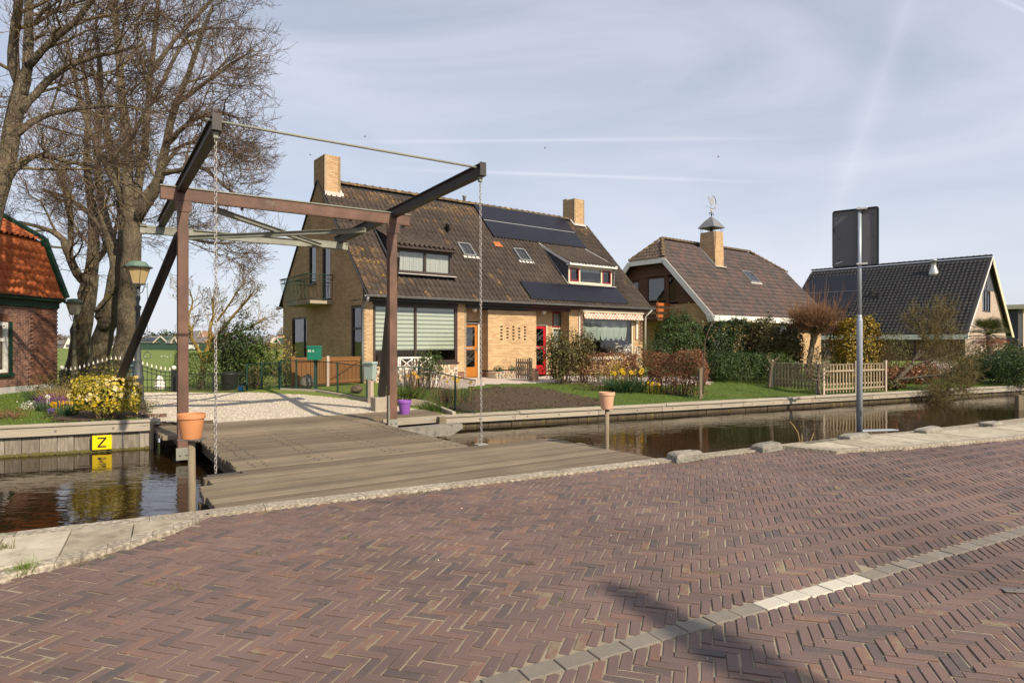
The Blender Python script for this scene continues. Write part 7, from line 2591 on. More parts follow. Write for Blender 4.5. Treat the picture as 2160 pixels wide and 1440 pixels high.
# low concrete edging walls
def edging(name, label, pts, w_, h0, h1):
    base = Vector(pts[0])
    b = MB()
    for i in range(len(pts) - 1):
        a, c = Vector(pts[i]) - base, Vector(pts[i + 1]) - base
        d = (c - a).normalized(); s_ = Vector((-d.y, d.x, 0)) * w_ / 2
        ha = h0 + (h1 - h0) * i / (len(pts) - 1); hc = h0 + (h1 - h0) * (i + 1) / (len(pts) - 1)
        b.add([a - s_ + Vector((0, 0, -.15)), a + s_ + Vector((0, 0, -.15)), c + s_ + Vector((0, 0, -.15)), c - s_ + Vector((0, 0, -.15)), a - s_ + Vector((0, 0, ha)), a + s_ + Vector((0, 0, ha)), c + s_ + Vector((0, 0, hc)), c - s_ + Vector((0, 0, hc))],
              [(4, 5, 6, 7), (0, 1, 5, 4), (1, 2, 6, 5), (2, 3, 7, 6), (3, 0, 4, 7)])
    o = b.obj(name, M['concrete'], bevel=.01)
    o.location = base
    return tag(o, label, 'edging')


edging('concrete_edging', 'low concrete edging under the chain link fence', [gpx(806, 850), gpx(900, 858), gpx(958, 877)], .10, .22, .10)
edging('concrete_edging', 'thin concrete edging between gravel and the green wire fence', [at(592, 18.9), at(668, 18.5), at(778, 16.95)], .08, .05, .09)
o = MB().box(-.22, .22, -.16, .16, -.1, .30).obj('concrete_block', M['concrete'], bevel=.02)
p_ = Vector((BX, BY, 0)) + ul * 4.62 + vl * 2.45
o.location = (p_.x, p_.y, 0); o.rotation_euler = (0, 0, frame_rz(56)); tag(o, 'rough concrete block under the right bridge stay', 'concrete block')

# stained board gate and posts beside the house
pa, pb = at(617, 19.4), at(759, 21.2)
dv = (pb - pa); L_ = dv.length
e = empty('board_gate', pa, math.atan2(dv.y, dv.x), 'orange stained board gate with diagonal brace beside the house', 'gate')
nbd = 16
for k in range(nbd):
    x = L_ * k / nbd
    MB().box(x + .007, x + L_ / nbd - .007, 0, .022, .06, .86 - .02 * (k % 3 == 1)).obj('board', M['gate_wood'], e, bevel=.003)
for x0, x1 in ((0, L_ * .48), (L_ * .49, L_)):
    for z in (.10, .80): MB().box(x0, x1, -.03, -.002, z, z + .10).obj('ledge', M['gate_wood'], e, bevel=.003)
MB().bar((L_ * .5, -.016, .20), (L_ * .98, -.016, .80), .026, .10, (0, 1, 0)).obj('brace', M['gate_wood'], e)
MB().box(-.06, L_ + .02, -.04, .04, .88, .93).obj('cap_rail', M['gate_wood'], e, bevel=.004)
for x in (-.04, L_ * .485):
    MB().box(x - .045, x + .045, -.09, -.032, 0, .97).obj('gate_post', M['pale_post' if x > 0 else 'gate_wood'], e, bevel=.005)
# green mailbox on its post
pm_ = at(664, 18.55)
e = empty('mailbox', pm_, R(4), 'dark green mailbox with number 85 A in front of the board gate', 'mailbox')
MB().box(-.025, .025, -.02, .03, 0, .92).obj('mailbox_post', M['fence_green'], e, bevel=.004)
MB().box(-.19, .19, -.13, .12, .92, 1.30).obj('mailbox_body', M['mail_green'], e, bevel=.015)
MB().prism([(-.205, -.15, 1.295), (.205, -.15, 1.295), (.205, -.13, 1.335), (-.205, -.13, 1.335)], (0, .27, .0)).obj('mailbox_lid', M['mail_green'], e, bevel=.006)
text('85 A', .095, (-.075, -.1315, 1.155), (R(90), 0, 0), M['white'], e, 'house_number')
# grey-green mailbox
pm_ = at(782, 16.75)
e = empty('mailbox', pm_, R(-28), 'grey green mailbox on a pale timber post at the gravel edge', 'mailbox')
MB().box(-.055, .055, -.055, .055, 0, .62).obj('mailbox_post', M['pale_post'], e, bevel=.006)
MB().prism([(-.16, -.06, .62), (.10, -.06, .62), (.13, -.06, 1.04), (-.20, -.06, 1.04)], (0, .16, 0)).obj('mailbox_body', M['mail_pale'], e, bevel=.012)
MB().prism([(-.22, -.10, 1.035), (.15, -.10, 1.035), (.13, -.10, 1.09), (-.20, -.10, 1.09)], (0, .22, 0)).obj('mailbox_lid', M['mail_pale'], e, bevel=.01)
# boulder by the board gate
def boulder(name, label, loc, sx, sy, sz, m='rock'):
    n = 260
    i = np.arange(n) + .5
    ph = np.arccos(1 - 2 * i / n); th = math.pi * (1 + 5 ** .5) * i
    b = MB()
    rows, cols = 8, 12
    V = []
    for r_ in range(rows + 1):
        for c_ in range(cols):
            a, t = math.pi * r_ / rows, 6.283 * c_ / cols
            k = 1 + .10 * math.sin(3 * t + 2 * a) + .08 * math.sin(5 * a + t)
            V.append((sx * k * math.sin(a) * math.cos(t), sy * k * math.sin(a) * math.sin(t), sz * k * (math.cos(a) * .5 + .5)))
    F_ = [(r_ * cols + c_, r_ * cols + (c_ + 1) % cols, (r_ + 1) * cols + (c_ + 1) % cols, (r_ + 1) * cols + c_) for r_ in range(rows) for c_ in range(cols)]
    b.add(V, F_)
    o = b.obj(name, M[m]); o.location = loc
    return tag(o, label, 'boulder')


boulder('boulder', 'upright tan boulder behind the green wire fence', at(648, 19.05), .20, .16, .42)
boulder('boulder', 'dark low rock at the foot of the downpipe fence', at(752, 18.4), .18, .12, .22, 'stone_mix')
# dark bin and blue ball by the wire fence
p_ = at(484, 19.9)
e = empty('plastic_bin', p_, 0, 'dark grey tapered garden bin behind the low wire fence', 'bin')
MB().lathe([(.20, 0), (.22, .05), (.26, .46), (.28, .48), (.28, .52), (.1, .56)], 14).obj('bin_body', M['fascia_dark'], e, smooth=True)
p_ = at(508, 19.05)
e = empty('rope_ball', p_, 0, 'bright blue bundle hanging at the wire fence', 'bundle')
M['blue'] = mat('bright_blue_plastic', [(.01, .16, .42), (.03, .30, .60)], rough=.4, bump=0)
for k in range(9):
    a = random.random() * 6.28; t = random.random() * 3.1
    pts = [(.075 * math.cos(a + s) * math.sin(t + s * .4), .075 * math.sin(a + s) * .8, .10 + .08 * math.cos(t + s * .6)) for s in np.linspace(0, 4.5, 12)]
    MB().tube(pts, .012, 5).obj('strand', M['blue'], e, smooth=True)

# white bench in front of the big window
pb_ = at(880, 20.6)
e = empty('garden_bench', pb_, frame_rz(60), 'white garden bench with crossed back slats under the window', 'bench')
wb = .56
for x in (-wb, 0, wb):
    MB().box(x - .025, x + .025, .20, .25, 0, .92).obj('leg', M['white'], e, bevel=.004)
for x in (-wb, wb): MB().box(x - .025, x + .025, -.25, -.20, 0, .60).obj('leg', M['white'], e, bevel=.004)
for z in (.52, .88): MB().box(-wb - .02, wb + .02, .19, .24, z, z + .055).obj('back_rail', M['white'], e, bevel=.004)
for c_ in (-.28, .28):
    MB().bar((c_ - .20, .21, .57), (c_ + .20, .21, .88), .025, .035, (0, 1, 0)).bar((c_ - .20, .215, .88), (c_ + .20, .215, .57), .025, .035, (0, 1, 0)).obj('cross_slat', M['white'], e)
for x in (-.50, -.10, .10, .50): MB().box(x - .02, x + .02, .20, .225, .57, .88).obj('back_slat', M['white'], e)
for k in range(6): MB().box(-wb, wb, -.24 + k * .075, -.18 + k * .075, .42, .445).obj('seat_slat', M['white'], e, bevel=.003)
for x in (-wb, wb): MB().box(x - .03, x + .03, -.26, .2, .60, .63).obj('arm_rest', M['white'], e, bevel=.004)
# open picket gate, pot and stone planter by the doors
p0_, p1_ = at(1089, 23.6), at(1117, 22.9)
dv = p1_ - p0_
e = empty('picket_gate', p0_, math.atan2(dv.y, dv.x), 'small grey picket gate standing open before the brick porch', 'gate')
Lg = dv.length
for k in range(7):
    x = Lg * k / 6
    MB().box(x - .035, x + .035, 0, .02, .06, .80).obj('picket', M['picket'], e, bevel=.004)
for z in (.18, .62): MB().box(-.04, Lg + .04, .022, .05, z, z + .07).obj('rail', M['picket'], e)
MB().box(Lg + .0, Lg + .10, -.05, .05, 0, .84).obj('gate_post', M['picket'], e, bevel=.005)
p_ = at(1128, 22.9)
pot('flowerpot', 'terracotta flowerpot with purple flowers beside the red door', (p_.x, p_.y, p_.z), .17, .13, .36, M['terra_pale'], True)
strap_clump('pot_flowers', 'small purple flowers in the pot by the red door', (p_.x, p_.y, p_.z + .32), 40, .10, .015, .12, 'leaf_mid', [('petal_violet', 9, .035, 1.1, 5)], 'flowers')
pa_ = at(1042, 24.2)
e = empty('stone_planter', pa_, frame_rz(52.5), 'low field stone planter against the brick porch wall', 'planter')
MB().box(.02, 1.65, .02, .40, -.05, .26).obj('planter_core', M['stone_mortar'], e)
random.seed(5)
for r_ in range(3):
    x = 0
    while x < 1.62:
        wdt = random.uniform(.10, .2)
        n_ = 7; cz = .04 + r_ * .095; cx_ = x + wdt / 2
        ring = [(cx_ + wdt * .48 * math.cos(6.283 * k / n_) * random.uniform(.85, 1), cz + .045 * math.sin(6.283 * k / n_) * random.uniform(.85, 1)) for k in range(n_)]
        b = MB(); b.add([(a, .022, c) for a, c in ring] + [(cx_ + (a - cx_) * .8, -.015, cz + (c - cz) * .8) for a, c in ring] + [(cx_, -.02, cz)],
                        [(k, (k + 1) % n_, n_ + (k + 1) % n_, n_ + k) for k in range(n_)] + [(n_ + k, n_ + (k + 1) % n_, 2 * n_) for k in range(n_)])
        b.obj('stone', M['stone_mix'], e)
        x += wdt
for dx in (.35, 1.05, 1.4):
    q_ = pa_ + Vector((math.cos(frame_rz(52.5)) * dx, math.sin(frame_rz(52.5)) * dx, .22))
    shrub('planter_plant', {.35: 'grey green tuft at the left of the stone planter', 1.05: 'grey green tuft in the middle of the stone planter', 1.4: 'grey green tuft at the right of the stone planter'}[dx], q_ + Vector((-.1, .15, 0)), 'e', (.38, .3, .26), 0, 260, 'leaf_spear', .05, 'plant', 'planter plants', n_stem=0, seed=int(dx * 10))

# ------------------------------------------------------------------ picket fence on the right
def pickets(label, pa, pb, n, h, group, rails, mid_posts):
    dv = pb - pa; L_ = dv.length
    e = empty('picket_fence', pa, math.atan2(dv.y, dv.x), label, 'fence', group)
    m0 = None
    for k in range(n):
        x = L_ * (k + .5) / n
        o = MB().box(-.028, .028, -.012, .010, .04, h - .03).obj('picket', M['picket'], e, bevel=.004) if m0 is None else copy_obj(m0, e)
        m0 = m0 or o
        o.location = (x + random.gauss(0, .004), 0, random.gauss(0, .008)); o.rotation_euler = (0, random.gauss(0, .008), 0)
        # second layer behind, half a step on
        o = copy_obj(m0, e); o.location = (x + L_ / n / 2, .055, random.gauss(0, .008))
        o.scale = (.85, 1, .99)
    for z in rails: MB().box(0, L_, .014, .040, z, z + .055).obj('rail', M['picket'], e, bevel=.004)
    MB().box(-.02, L_ + .02, -.045, -.014, .74 if h > .9 else .6, .80 if h > .9 else .66).obj('rail', M['picket'], e, bevel=.004)
    MB().box(-.02, L_ + .02, -.045, -.014, .14, .20).obj('rail', M['picket'], e, bevel=.004)
    MB().box(-.02, L_ + .02, -.02, .05, h - .028, h + .0).obj('cap_rail', M['picket'], e, bevel=.004)
    for f_ in mid_posts:
        MB().box(L_ * f_ - .04, L_ * f_ + .04, -.085, -.046, -.05, h + .10).obj('post', M['pale_post'], e, bevel=.005)
    return e


fa = Vector((10.25, 21.0, -.11)); fb = Vector((13.12, 22.4, -.11))
pickets('weathered picket fence standing along the quay', fa, fb, 20, 1.0, 'picket fences', (.3,), (0, .5, 1.0))
pickets('shaded picket fence running back from the quay corner', Vector((9.45, 22.95, -.02)), Vector((10.2, 21.15, -.10)), 13, .92, 'picket fences', (.3,), (0.0, 1.0))
o = MB().box(-.05, .05, -.05, .05, -.1, .95).obj('timber_post', M['timber_post'], bevel=.008)
o.location = gpx(1478, 842); tag(o, 'single grey timber post at the end of the beech hedge', 'post')
# ------------------------------------------------------------------ left garden
p_ = at(222, 12.75)
shrub('flowering_shrub', 'bright yellow shrub in flower above the yellow sign', (p_.x, p_.y, p_.z), 'b', (1.02, .66, .68), .15, 4600, 'leaf_yellow', .055, 'shrub', None, 'twig_pale', 42, 3, .22, .72, .35, .6,
      [('petal_cream', 420, .075, .42, 'blossom'), ('petal_yellow', 420, .06, .30, 'blossom')])
p_ = at(238, 15.4)
shrub('low_shrub', 'green gold shrub peeking out behind the yellow flowering shrub', (p_.x, p_.y, p_.z), 'e', (.9, .6, .9), .25, 900, 'leaf_olive', .06, 'shrub', None, 'twig_pale', 10, 8, .25, .6)
p_ = at(140, 15.6)
e = strap_clump('dry_grass_clump', 'straw coloured dry stems between the flowers', (p_.x, p_.y, p_.z), 420, .55, .010, .48, 'dry_grass', None, 'dry grass')
p_ = at(85, 15.9)
strap_clump('dry_grass_clump', 'pale wiry stems at the corner of the brick house', (p_.x, p_.y, p_.z), 200, .50, .008, .30, 'leaf_spear', None, 'dry grass')
p_ = at(120, 16.6)
shrub('low_shrub', 'low olive shrub against the brick house corner', (p_.x, p_.y, p_.z), 'e', (1.3, .6, .65), .1, 900, 'leaf_olive', .05, 'shrub', None, 'twig_pale', 10, 4, .25, .6)
p_ = at(108, 14.7)
shrub('heather', 'purple flowering heather in the flower bed', (p_.x, p_.y, p_.z), 'e', (.75, .4, .30), .03, 1100, 'petal_purple', .03, 'heather', None, 'twig', 12, 5, .2, .8)
p_ = at(63, 14.5)
shrub('white_flower_clump', 'small white flowers at the edge of the lawn', (p_.x, p_.y, p_.z), 'e', (.35, .3, .20), .0, 260, 'petal_white', .03, 'flowers', None, 'twig', 8, 6, .2, .8)
p_ = at(96, 14.2)
strap_clump('daffodil_clump', 'daffodil clump with white buds beside the purple heather', (p_.x, p_.y, p_.z), 120, .30, .014, .17, 'leaf_spear', [('petal_white', 3, .045, 1.15, 6)], 'flower clump', 'flower clumps')
p_ = at(138, 13.9)
strap_clump('daffodil_clump', 'clump of small orange yellow daffodils in the flower bed', (p_.x, p_.y, p_.z), 130, .20, .012, .26, 'leaf_strap', [('petal_orange', 16, .034, 1.15, 6), ('petal_yellow', 10, .03, 1.1, 6)], 'flower clump', 'flower clumps')
p_ = at(154, 13.75)
strap_clump('daffodil_clump', 'pale yellow daffodils beside the yellow shrub', (p_.x, p_.y, p_.z), 60, .34, .014, .12, 'leaf_strap', [('petal_cream', 4, .062, 1.18, 6)], 'flower clump', 'flower clumps')
p_ = at(143, 13.15)
strap_clump('daffodil_clump', 'grey green leaf clump at the quay edge', (p_.x, p_.y, p_.z), 130, .27, .013, .15, 'leaf_spear', None, 'flower clump', 'flower clumps')
p_ = at(103, 13.5)
strap_clump('violet_clump', 'few violet flowers at the lawn corner', (p_.x, p_.y, p_.z), 30, .10, .012, .12, 'leaf_mid', [('petal_violet', 6, .035, 1.1, 5)], 'flower clump', 'flower clumps')
p_ = at(20, 12.75)
shrub('dry_heather', 'low brown heather at the left picture edge', (p_.x, p_.y, p_.z), 'e', (.75, .4, .22), .0, 900, 'leaf_beech', .022, 'heather', None, 'twig', 20, 9, .2, .7)
p_ = at(303, 14.5)
shrub('ground_cover', 'low brown ground cover at the gravel corner', (p_.x, p_.y, p_.z), 'e', (.7, .5, .22), .0, 600, 'leaf_olive', .03, 'ground cover', None, 'twig', 10, 10, .2, .7)
# brick-coloured log edging at the quay end
e = empty('log_edging', gpx(308, 884, .05), frame_rz(65), 'short upright reddish logs at the end of the quay', 'edging')
for k in range(5):
    MB().tube([(-.30 + k * .15, .06, -.2), (-.30 + k * .15, .06, .08 + random.uniform(-.02, .03))], .072, 10).obj('log', M['rust'], e, smooth=True)
# ------------------------------------------------------------------ left middle: shrubs behind the wire fence
p_ = at(420, 20.6)
shrub('clipped_hedge', 'dense green hedge behind the low wire fence', (p_.x, p_.y, p_.z), 'b', (1.5, .8, 1.15), .05, 5200, 'leaf_mid', .05, 'hedge', None, 'twig', 16, 12, .18, .6)
p_ = at(505, 21.0)
shrub('laurel_shrub', 'tall dark evergreen shrub beside the golden-barked tree', (p_.x, p_.y, p_.z), 'e', (1.65, 1.4, 2.05), .1, 6000, 'leaf_dark', .075, 'shrub', None, 'twig', 14, 13, .25, .6)
p_ = at(548, 20.6)
shrub('laurel_shrub', 'yellow green shrub leaning over the wire mesh gate', (p_.x, p_.y, p_.z), 'e', (1.15, .9, 1.15), .25, 1700, 'leaf_mid', .085, 'shrub', None, 'twig', 10, 14, .3, .6)
p_ = at(588, 21.4)
shrub('thin_shrub', 'thin yellowish shrub at the corner of the yellow house', (p_.x, p_.y, p_.z), 'e', (1.0, .8, 1.5), .2, 520, 'leaf_yellow', .06, 'shrub', None, 'twig_pale', 14, 15, .3, .4)
p_ = at(604, 19.9)
shrub('thin_shrub', 'leafy green shrub at the left end of the board gate', (p_.x, p_.y, p_.z), 'b', (.55, .5, .75), .1, 1100, 'leaf_mid', .05, 'shrub', None, 'twig_pale', 12, 16, .2, .5)
p_ = at(536, 19.75)
shrub('thin_shrub', 'reddish leafy plant beside the wire mesh gate', (p_.x, p_.y, p_.z), 'e', (.5, .4, .75), .0, 420, 'leaf_olive', .07, 'shrub', None, 'twig', 8, 17, .3, .5)

# ------------------------------------------------------------------ front garden of the yellow house
p_ = at(905, 19.6)
shrub('rose_shrub', 'leafy dark green shrub in front of the stone wall', (p_.x, p_.y, p_.z), 'e', (.95, .7, .85), .35, 1500, 'leaf_mid', .055, 'shrub', None, 'twig', 22, 20, .25, .5)
p_ = at(868, 18.2)
e = shrub('bare_shrub', 'bare twiggy shrub before the white bench', (p_.x, p_.y, p_.z), 'e', (1.0, .7, .9), .3, 160, 'leaf_beech', .04, 'shrub', None, 'twig', 46, 21, .3, .4)
p_ = at(850, 16.9)
strap_clump('strap_leaf_clump', 'dense strap-leaved clump behind the purple pot', (p_.x, p_.y, p_.z), 320, .55, .022, .35, 'leaf_strap', None, 'plant')
p_ = at(872, 17.4)
strap_clump('daffodil_clump', 'orange daffodils behind the chain link fence', (p_.x, p_.y, p_.z), 70, .62, .014, .30, 'leaf_strap', [('petal_orange', 4, .06, 1.2, 6)], 'flower clump', 'flower clumps')
p_ = at(915, 15.9)
strap_clump('strap_leaf_clump', 'low strap leaves behind the green fence post', (p_.x, p_.y, p_.z), 200, .30, .016, .32, 'leaf_strap', None, 'plant')
p_ = at(940, 16.4)
shrub('bare_shrub', 'dry climbing stems on the chain link fence', (p_.x, p_.y, p_.z), 'b', (1.6, .25, .75), .05, 650, 'leaf_beech', .03, 'shrub', None, 'twig', 110, 23, .3, .4, stem_r=.006)
p_ = at(968, 17.6)
strap_clump('daffodil_clump', 'yellow daffodils at the path behind the fence', (p_.x, p_.y, p_.z), 60, .55, .014, .35, 'leaf_strap', [('petal_yellow', 7, .055, 1.2, 6)], 'flower clump', 'flower clumps')
# beech hedges
def beech(label, pa, pb, h, d, n, seed, low=.32):
    dv = pb - pa; L_ = dv.length
    c = (pa + pb) / 2
    e = shrub('beech_hedge', label, (c.x, c.y, c.z), 'b', (L_, d, h - low), low, n, 'leaf_beech', .045, 'hedge', 'brown beech hedges', 'twig', 0, seed, .35, .6, .1, .6, None, math.atan2(dv.y, dv.x))
    ns = int(L_ * 26)
    x = rng.uniform(-L_ / 2, L_ / 2, ns); y = rng.normal(0, d * .18, ns)
    st = np.column_stack([x, y, np.zeros(ns)])
    D = nrm(np.column_stack([rng.normal(0, .14, ns), rng.normal(0, .14, ns), np.ones(ns)]))
    P, Rr = grow(st, D, h * rng.uniform(.6, 1.05, ns), np.full(ns, .011), np.full(ns, .004), 4, (0, 0, 0), .05)
    V, F = tubes_np(P, Rr, 4)
    np_obj('stem', V, F, M['twig'], e, True, None, 'stuff')
    # scattered lower leaves
    q = np.column_stack([rng.uniform(-L_ / 2, L_ / 2, n // 7), rng.normal(0, d * .25, n // 7), rng.uniform(.05, low + .1, n // 7)])
    V, F = leaf_geo(q, rng.normal(0, 1, q.shape), .045)
    np_obj('low_leaves', V, F, M['leaf_beech'], e, False, rng.random(len(F)), 'stuff')
    return e


beech('brown beech hedge under the checked awning', at(1212, 22.2), at(1352, 21.6), 1.12, .6, 8000, 31)
beech('brown beech hedge ending at the single timber post', gpx(1368, 826), gpx(1488, 840), 1.36, .65, 9500, 32)
p_ = at(1186, 22.0)
shrub('dark_shrub', 'brown green evergreen shrub left of the beech hedges', (p_.x, p_.y, p_.z), 'e', (1.35, 1.0, 1.65), .15, 5500, 'leaf_olive', .07, 'shrub', None, 'twig', 40, 33, .28, .5)
p_ = at(1232, 22.3)
shrub('dark_shrub', 'taller leafy shrub rising above the beech hedge', (p_.x, p_.y, p_.z), 'e', (.75, .7, 1.45), .45, 2400, 'leaf_olive', .065, 'shrub', None, 'twig', 14, 34, .28, .5)
p_ = at(1300, 21.0)
shrub('forsythia', 'thin yellow flowering twigs in the beech hedge', (p_.x, p_.y, p_.z), 'e', (.85, .5, 1.0), .15, 420, 'petal_yellow', .035, 'shrub', None, 'twig_pale', 46, 35, .3, .4, stem_r=.006)
p_ = gpx(1322, 827)
strap_clump('daffodil_clump', 'large clump of yellow daffodils before the beech hedges', (p_.x, p_.y, p_.z), 420, .60, .022, .48, 'leaf_spear', [('petal_yellow', 8, .085, 1.12, 6)], 'flower clump', 'flower clumps', .7)
p_ = gpx(1376, 831)
strap_clump('daffodil_clump', 'small clump of golden narcissus left of the post hedge', (p_.x, p_.y, p_.z), 110, .33, .014, .26, 'leaf_strap', [('petal_yellow', 16, .045, 1.1, 6)], 'flower clump', 'flower clumps')
p_ = at(1250, 20.6)
shrub('low_shrub', 'low dark ground plants below the beech hedge', (p_.x, p_.y, p_.z), 'e', (1.3, .5, .32), .0, 700, 'leaf_olive', .04, 'shrub', None, 'twig', 10, 36, .3, .6)
p_ = at(1320, 22.8)
shrub('window_plant', 'grey leaved pot plant below the awning window', (p_.x, p_.y, p_.z), 'e', (.9, .5, .7), .75, 420, 'petal_white', .05, 'plant', None, 'twig', 8, 37, .3, .4)
# right gardens
p_ = at(1432, 27.0)
shrub('yew_bush', 'large rounded dark green yew between the two houses', (p_.x, p_.y, p_.z), 'e', (2.0, 2.0, 2.72), -.1, 12000, 'leaf_yew', .085, 'bush', None, 'twig', 14, 40, .14, .7)
p_ = at(1378, 25.0)
shrub('dark_shrub', 'dark low evergreen left of the large yew', (p_.x, p_.y, p_.z), 'e', (1.5, 1.2, 1.5), .0, 2500, 'leaf_dark', .06, 'bush', None, 'twig', 10, 41, .2, .6)
clip = [(1513, 27.0, (1.0, 1.0, 2.2), 'leaf_dark', 'clipped dark column with bronze top right of the white verge', ('leaf_gold', 500, .05, 1.85)),
        (1563, 27.5, (1.15, 1.0, 2.3), 'leaf_dark', 'clipped shrub with golden top under the white eave board', ('leaf_gold', 800, .06, 1.85)),
        (1612, 26.8, (1.2, 1.0, 2.25), 'leaf_olive', 'olive clipped shrub in the middle below the white eave', None),
        (1662, 26.4, (1.15, 1.0, 2.05), 'leaf_olive', 'olive brown shrub left of the pollarded tree', None)]
for i, (px_, yy, sz_, lm, lab, ex) in enumerate(clip):
    p_ = at(px_, yy)
    shrub('clipped_shrub', lab, (p_.x, p_.y, p_.z), 'b' if i < 2 else 'e', sz_, .0 if i < 2 else .15, 8500, lm, .085, 'shrub', 'clipped shrubs', 'twig_pale', 16, 50 + i, .2, .65, .2, .5, [(ex[0], ex[1], ex[2], ex[3], 'golden_leaves')] if ex else None)
p_ = at(1575, 24.3)
shrub('clipped_hedge', 'long dark green hedge along the right lawn', (p_.x, p_.y, p_.z), 'b', (3.1, 1.0, 1.08), .0, 12000, 'leaf_yew', .06, 'hedge', None, 'twig', 20, 60, .22, .62, .2, .55, None, R(12))
p_ = at(1505, 24.0)
shrub('round_shrub', 'rounded dark shrub at the left end of the long hedge', (p_.x, p_.y, p_.z), 'e', (.9, .9, 1.25), .0, 2200, 'leaf_dark', .05, 'shrub', None, 'twig', 10, 61, .15, .7)
p_ = at(1655, 23.2)
shrub('round_shrub', 'fresh green shrub behind the shaded picket fence', (p_.x, p_.y, p_.z), 'e', (1.0, .9, 1.15), .0, 1800, 'leaf_mid', .055, 'shrub', None, 'twig', 10, 62, .2, .6)
p_ = at(1750, 26.5)
shrub('blossom_bush', 'pale blossoming bush behind the picket fence', (p_.x, p_.y, p_.z), 'e', (1.7, 1.2, 1.35), .15, 1500, 'leaf_dark', .06, 'bush', None, 'twig', 16, 63, .25, .5, .25, .55, [('petal_pink', 420, .06, .3, 'blossom')])
p_ = at(1806, 24.9)
shrub('golden_shrub', 'tall golden yellow clipped shrub behind the sign pole', (p_.x, p_.y, p_.z), 'b', (1.45, 1.25, 2.45), .05, 7000, 'leaf_gold', .10, 'shrub', None, 'twig', 12, 64, .22, .68)
p_ = at(1858, 25.5)
shrub('bare_shrub', 'reddish bare shrub right of the golden shrub', (p_.x, p_.y, p_.z), 'e', (.9, .7, 1.8), .1, 260, 'leaf_beech', .05, 'shrub', None, 'twig_rust', 34, 65, .3, .4)
p_ = at(1888, 31.0)
shrub('clipped_shrub', 'bronze green clipped shrub against the black roofed house', (p_.x, p_.y, p_.z), 'e', (1.5, 1.2, 2.0), -.1, 2600, 'leaf_olive', .06, 'shrub', 'clipped shrubs', 'twig', 8, 66, .12, .75)
for (px_, yy, sz_, lab, lm) in ((1885, 23.8, (1.0, .8, .85), 'dry brown hydrangea at the end of the picket fence', 'leaf_beech'), (1935, 25.6, (1.6, 1.0, .8), 'dry hydrangea behind the leaning tree', 'leaf_beech'),
                                (1880, 23.0, (.55, .4, .35), 'low dry hydrangea at the foot of the leaning tree', 'leaf_olive'),
                                (2105, 26.5, (2.4, 1.6, 1.35), 'broad dark rhododendron at the right lawn edge', 'leaf_dark'), (2050, 27.0, (1.6, 1.2, 1.05), 'green rhododendron below the palm', 'leaf_mid'), (2150, 25.0, (1.8, 1.4, 1.6), 'dark bush at the right picture edge', 'leaf_yew'),
                                (2105, 32.0, (3.0, 1.2, 1.5), 'tall bronze hedge behind the palm', 'leaf_olive'), (1985, 28.5, (1.6, 1.0, .75), 'grey pink shrub before the black roofed house', 'petal_pink')):
    p_ = at(px_, yy)
    shrub('garden_shrub', lab, (p_.x, p_.y, p_.z), 'e', sz_, .0, int(2200 * sz_[0]), lm, .075, 'shrub', 'garden shrubs', 'twig', 14, int(px_), .25, .6)
# palm
p_ = at(2086, 31.0)
e = empty('palm_tree', p_, 0, 'fan palm in front of the white gable at the right', 'palm')
zc = CAM_H + (720 - 706) * 31.0 / FPX - p_.z
MB().tube([(0, 0, 0), (.03, 0, zc * .5), (0, 0, zc)], [.11, .10, .12], 10).obj('trunk', M['timber_post'], e, smooth=True)
for k in range(58):
    a = random.random() * 6.283; el = random.uniform(-.55, 1.25)
    d = Vector((math.cos(a) * math.cos(el), math.sin(a) * math.cos(el), math.sin(el)))
    stalk = random.uniform(.42, .62)
    f = MB()
    c = Vector((0, 0, zc)); h_ = c + d * stalk
    f.tube([c, c + d * stalk * .5 + Vector((0, 0, .03)), h_], .010, 4)
    sd = d.cross(Vector((0, 0, 1))).normalized(); upv = sd.cross(d)
    for q in range(17):
        t = (q / 16 - .5) * 2.5
        dd_ = (d * math.cos(t) + sd * math.sin(t)).normalized()
        ln = .62 * (1 - .18 * abs(t))
        tip = h_ + dd_ * ln + Vector((0, 0, -.10 * ln - .04))
        wv = sd * math.cos(t) * .016 - d * math.sin(t) * .016
        mid_ = h_ + dd_ * ln * .55
        f.add([h_, mid_ + wv + upv * .01, tip, mid_ - wv + upv * .01], [(0, 1, 2, 3)])
    f.obj('frond', M['leaf_palm' if el > -.2 else 'leaf_beech'], e)
# tall thin weed stems by the hedge post
e = empty('bare_sapling', at(1483, 19.0), 0, 'single bare bent sapling above the beech hedge', 'sapling')
yk = 19.0
pts = [PT(1483, 830, yk, 1.5), PT(1484, 760, yk, 1.3), PT(1488, 715, yk, 1.1), PT(1497, 690, yk, .9), PT(1508, 668, yk, .6), PT(1514, 640, yk, .4)]
MB().tube([Vector(p[:3]) - e.location for p in pts], [p[3] for p in pts], 5).obj('stem', M['twig'], e, smooth=True)
MB().tube([Vector(pts[3][:3]) - e.location, Vector(PT(1512, 675, yk + .2, 0)[:3]) - e.location], [.008, .004], 4).obj('side_twig', M['twig'], e)
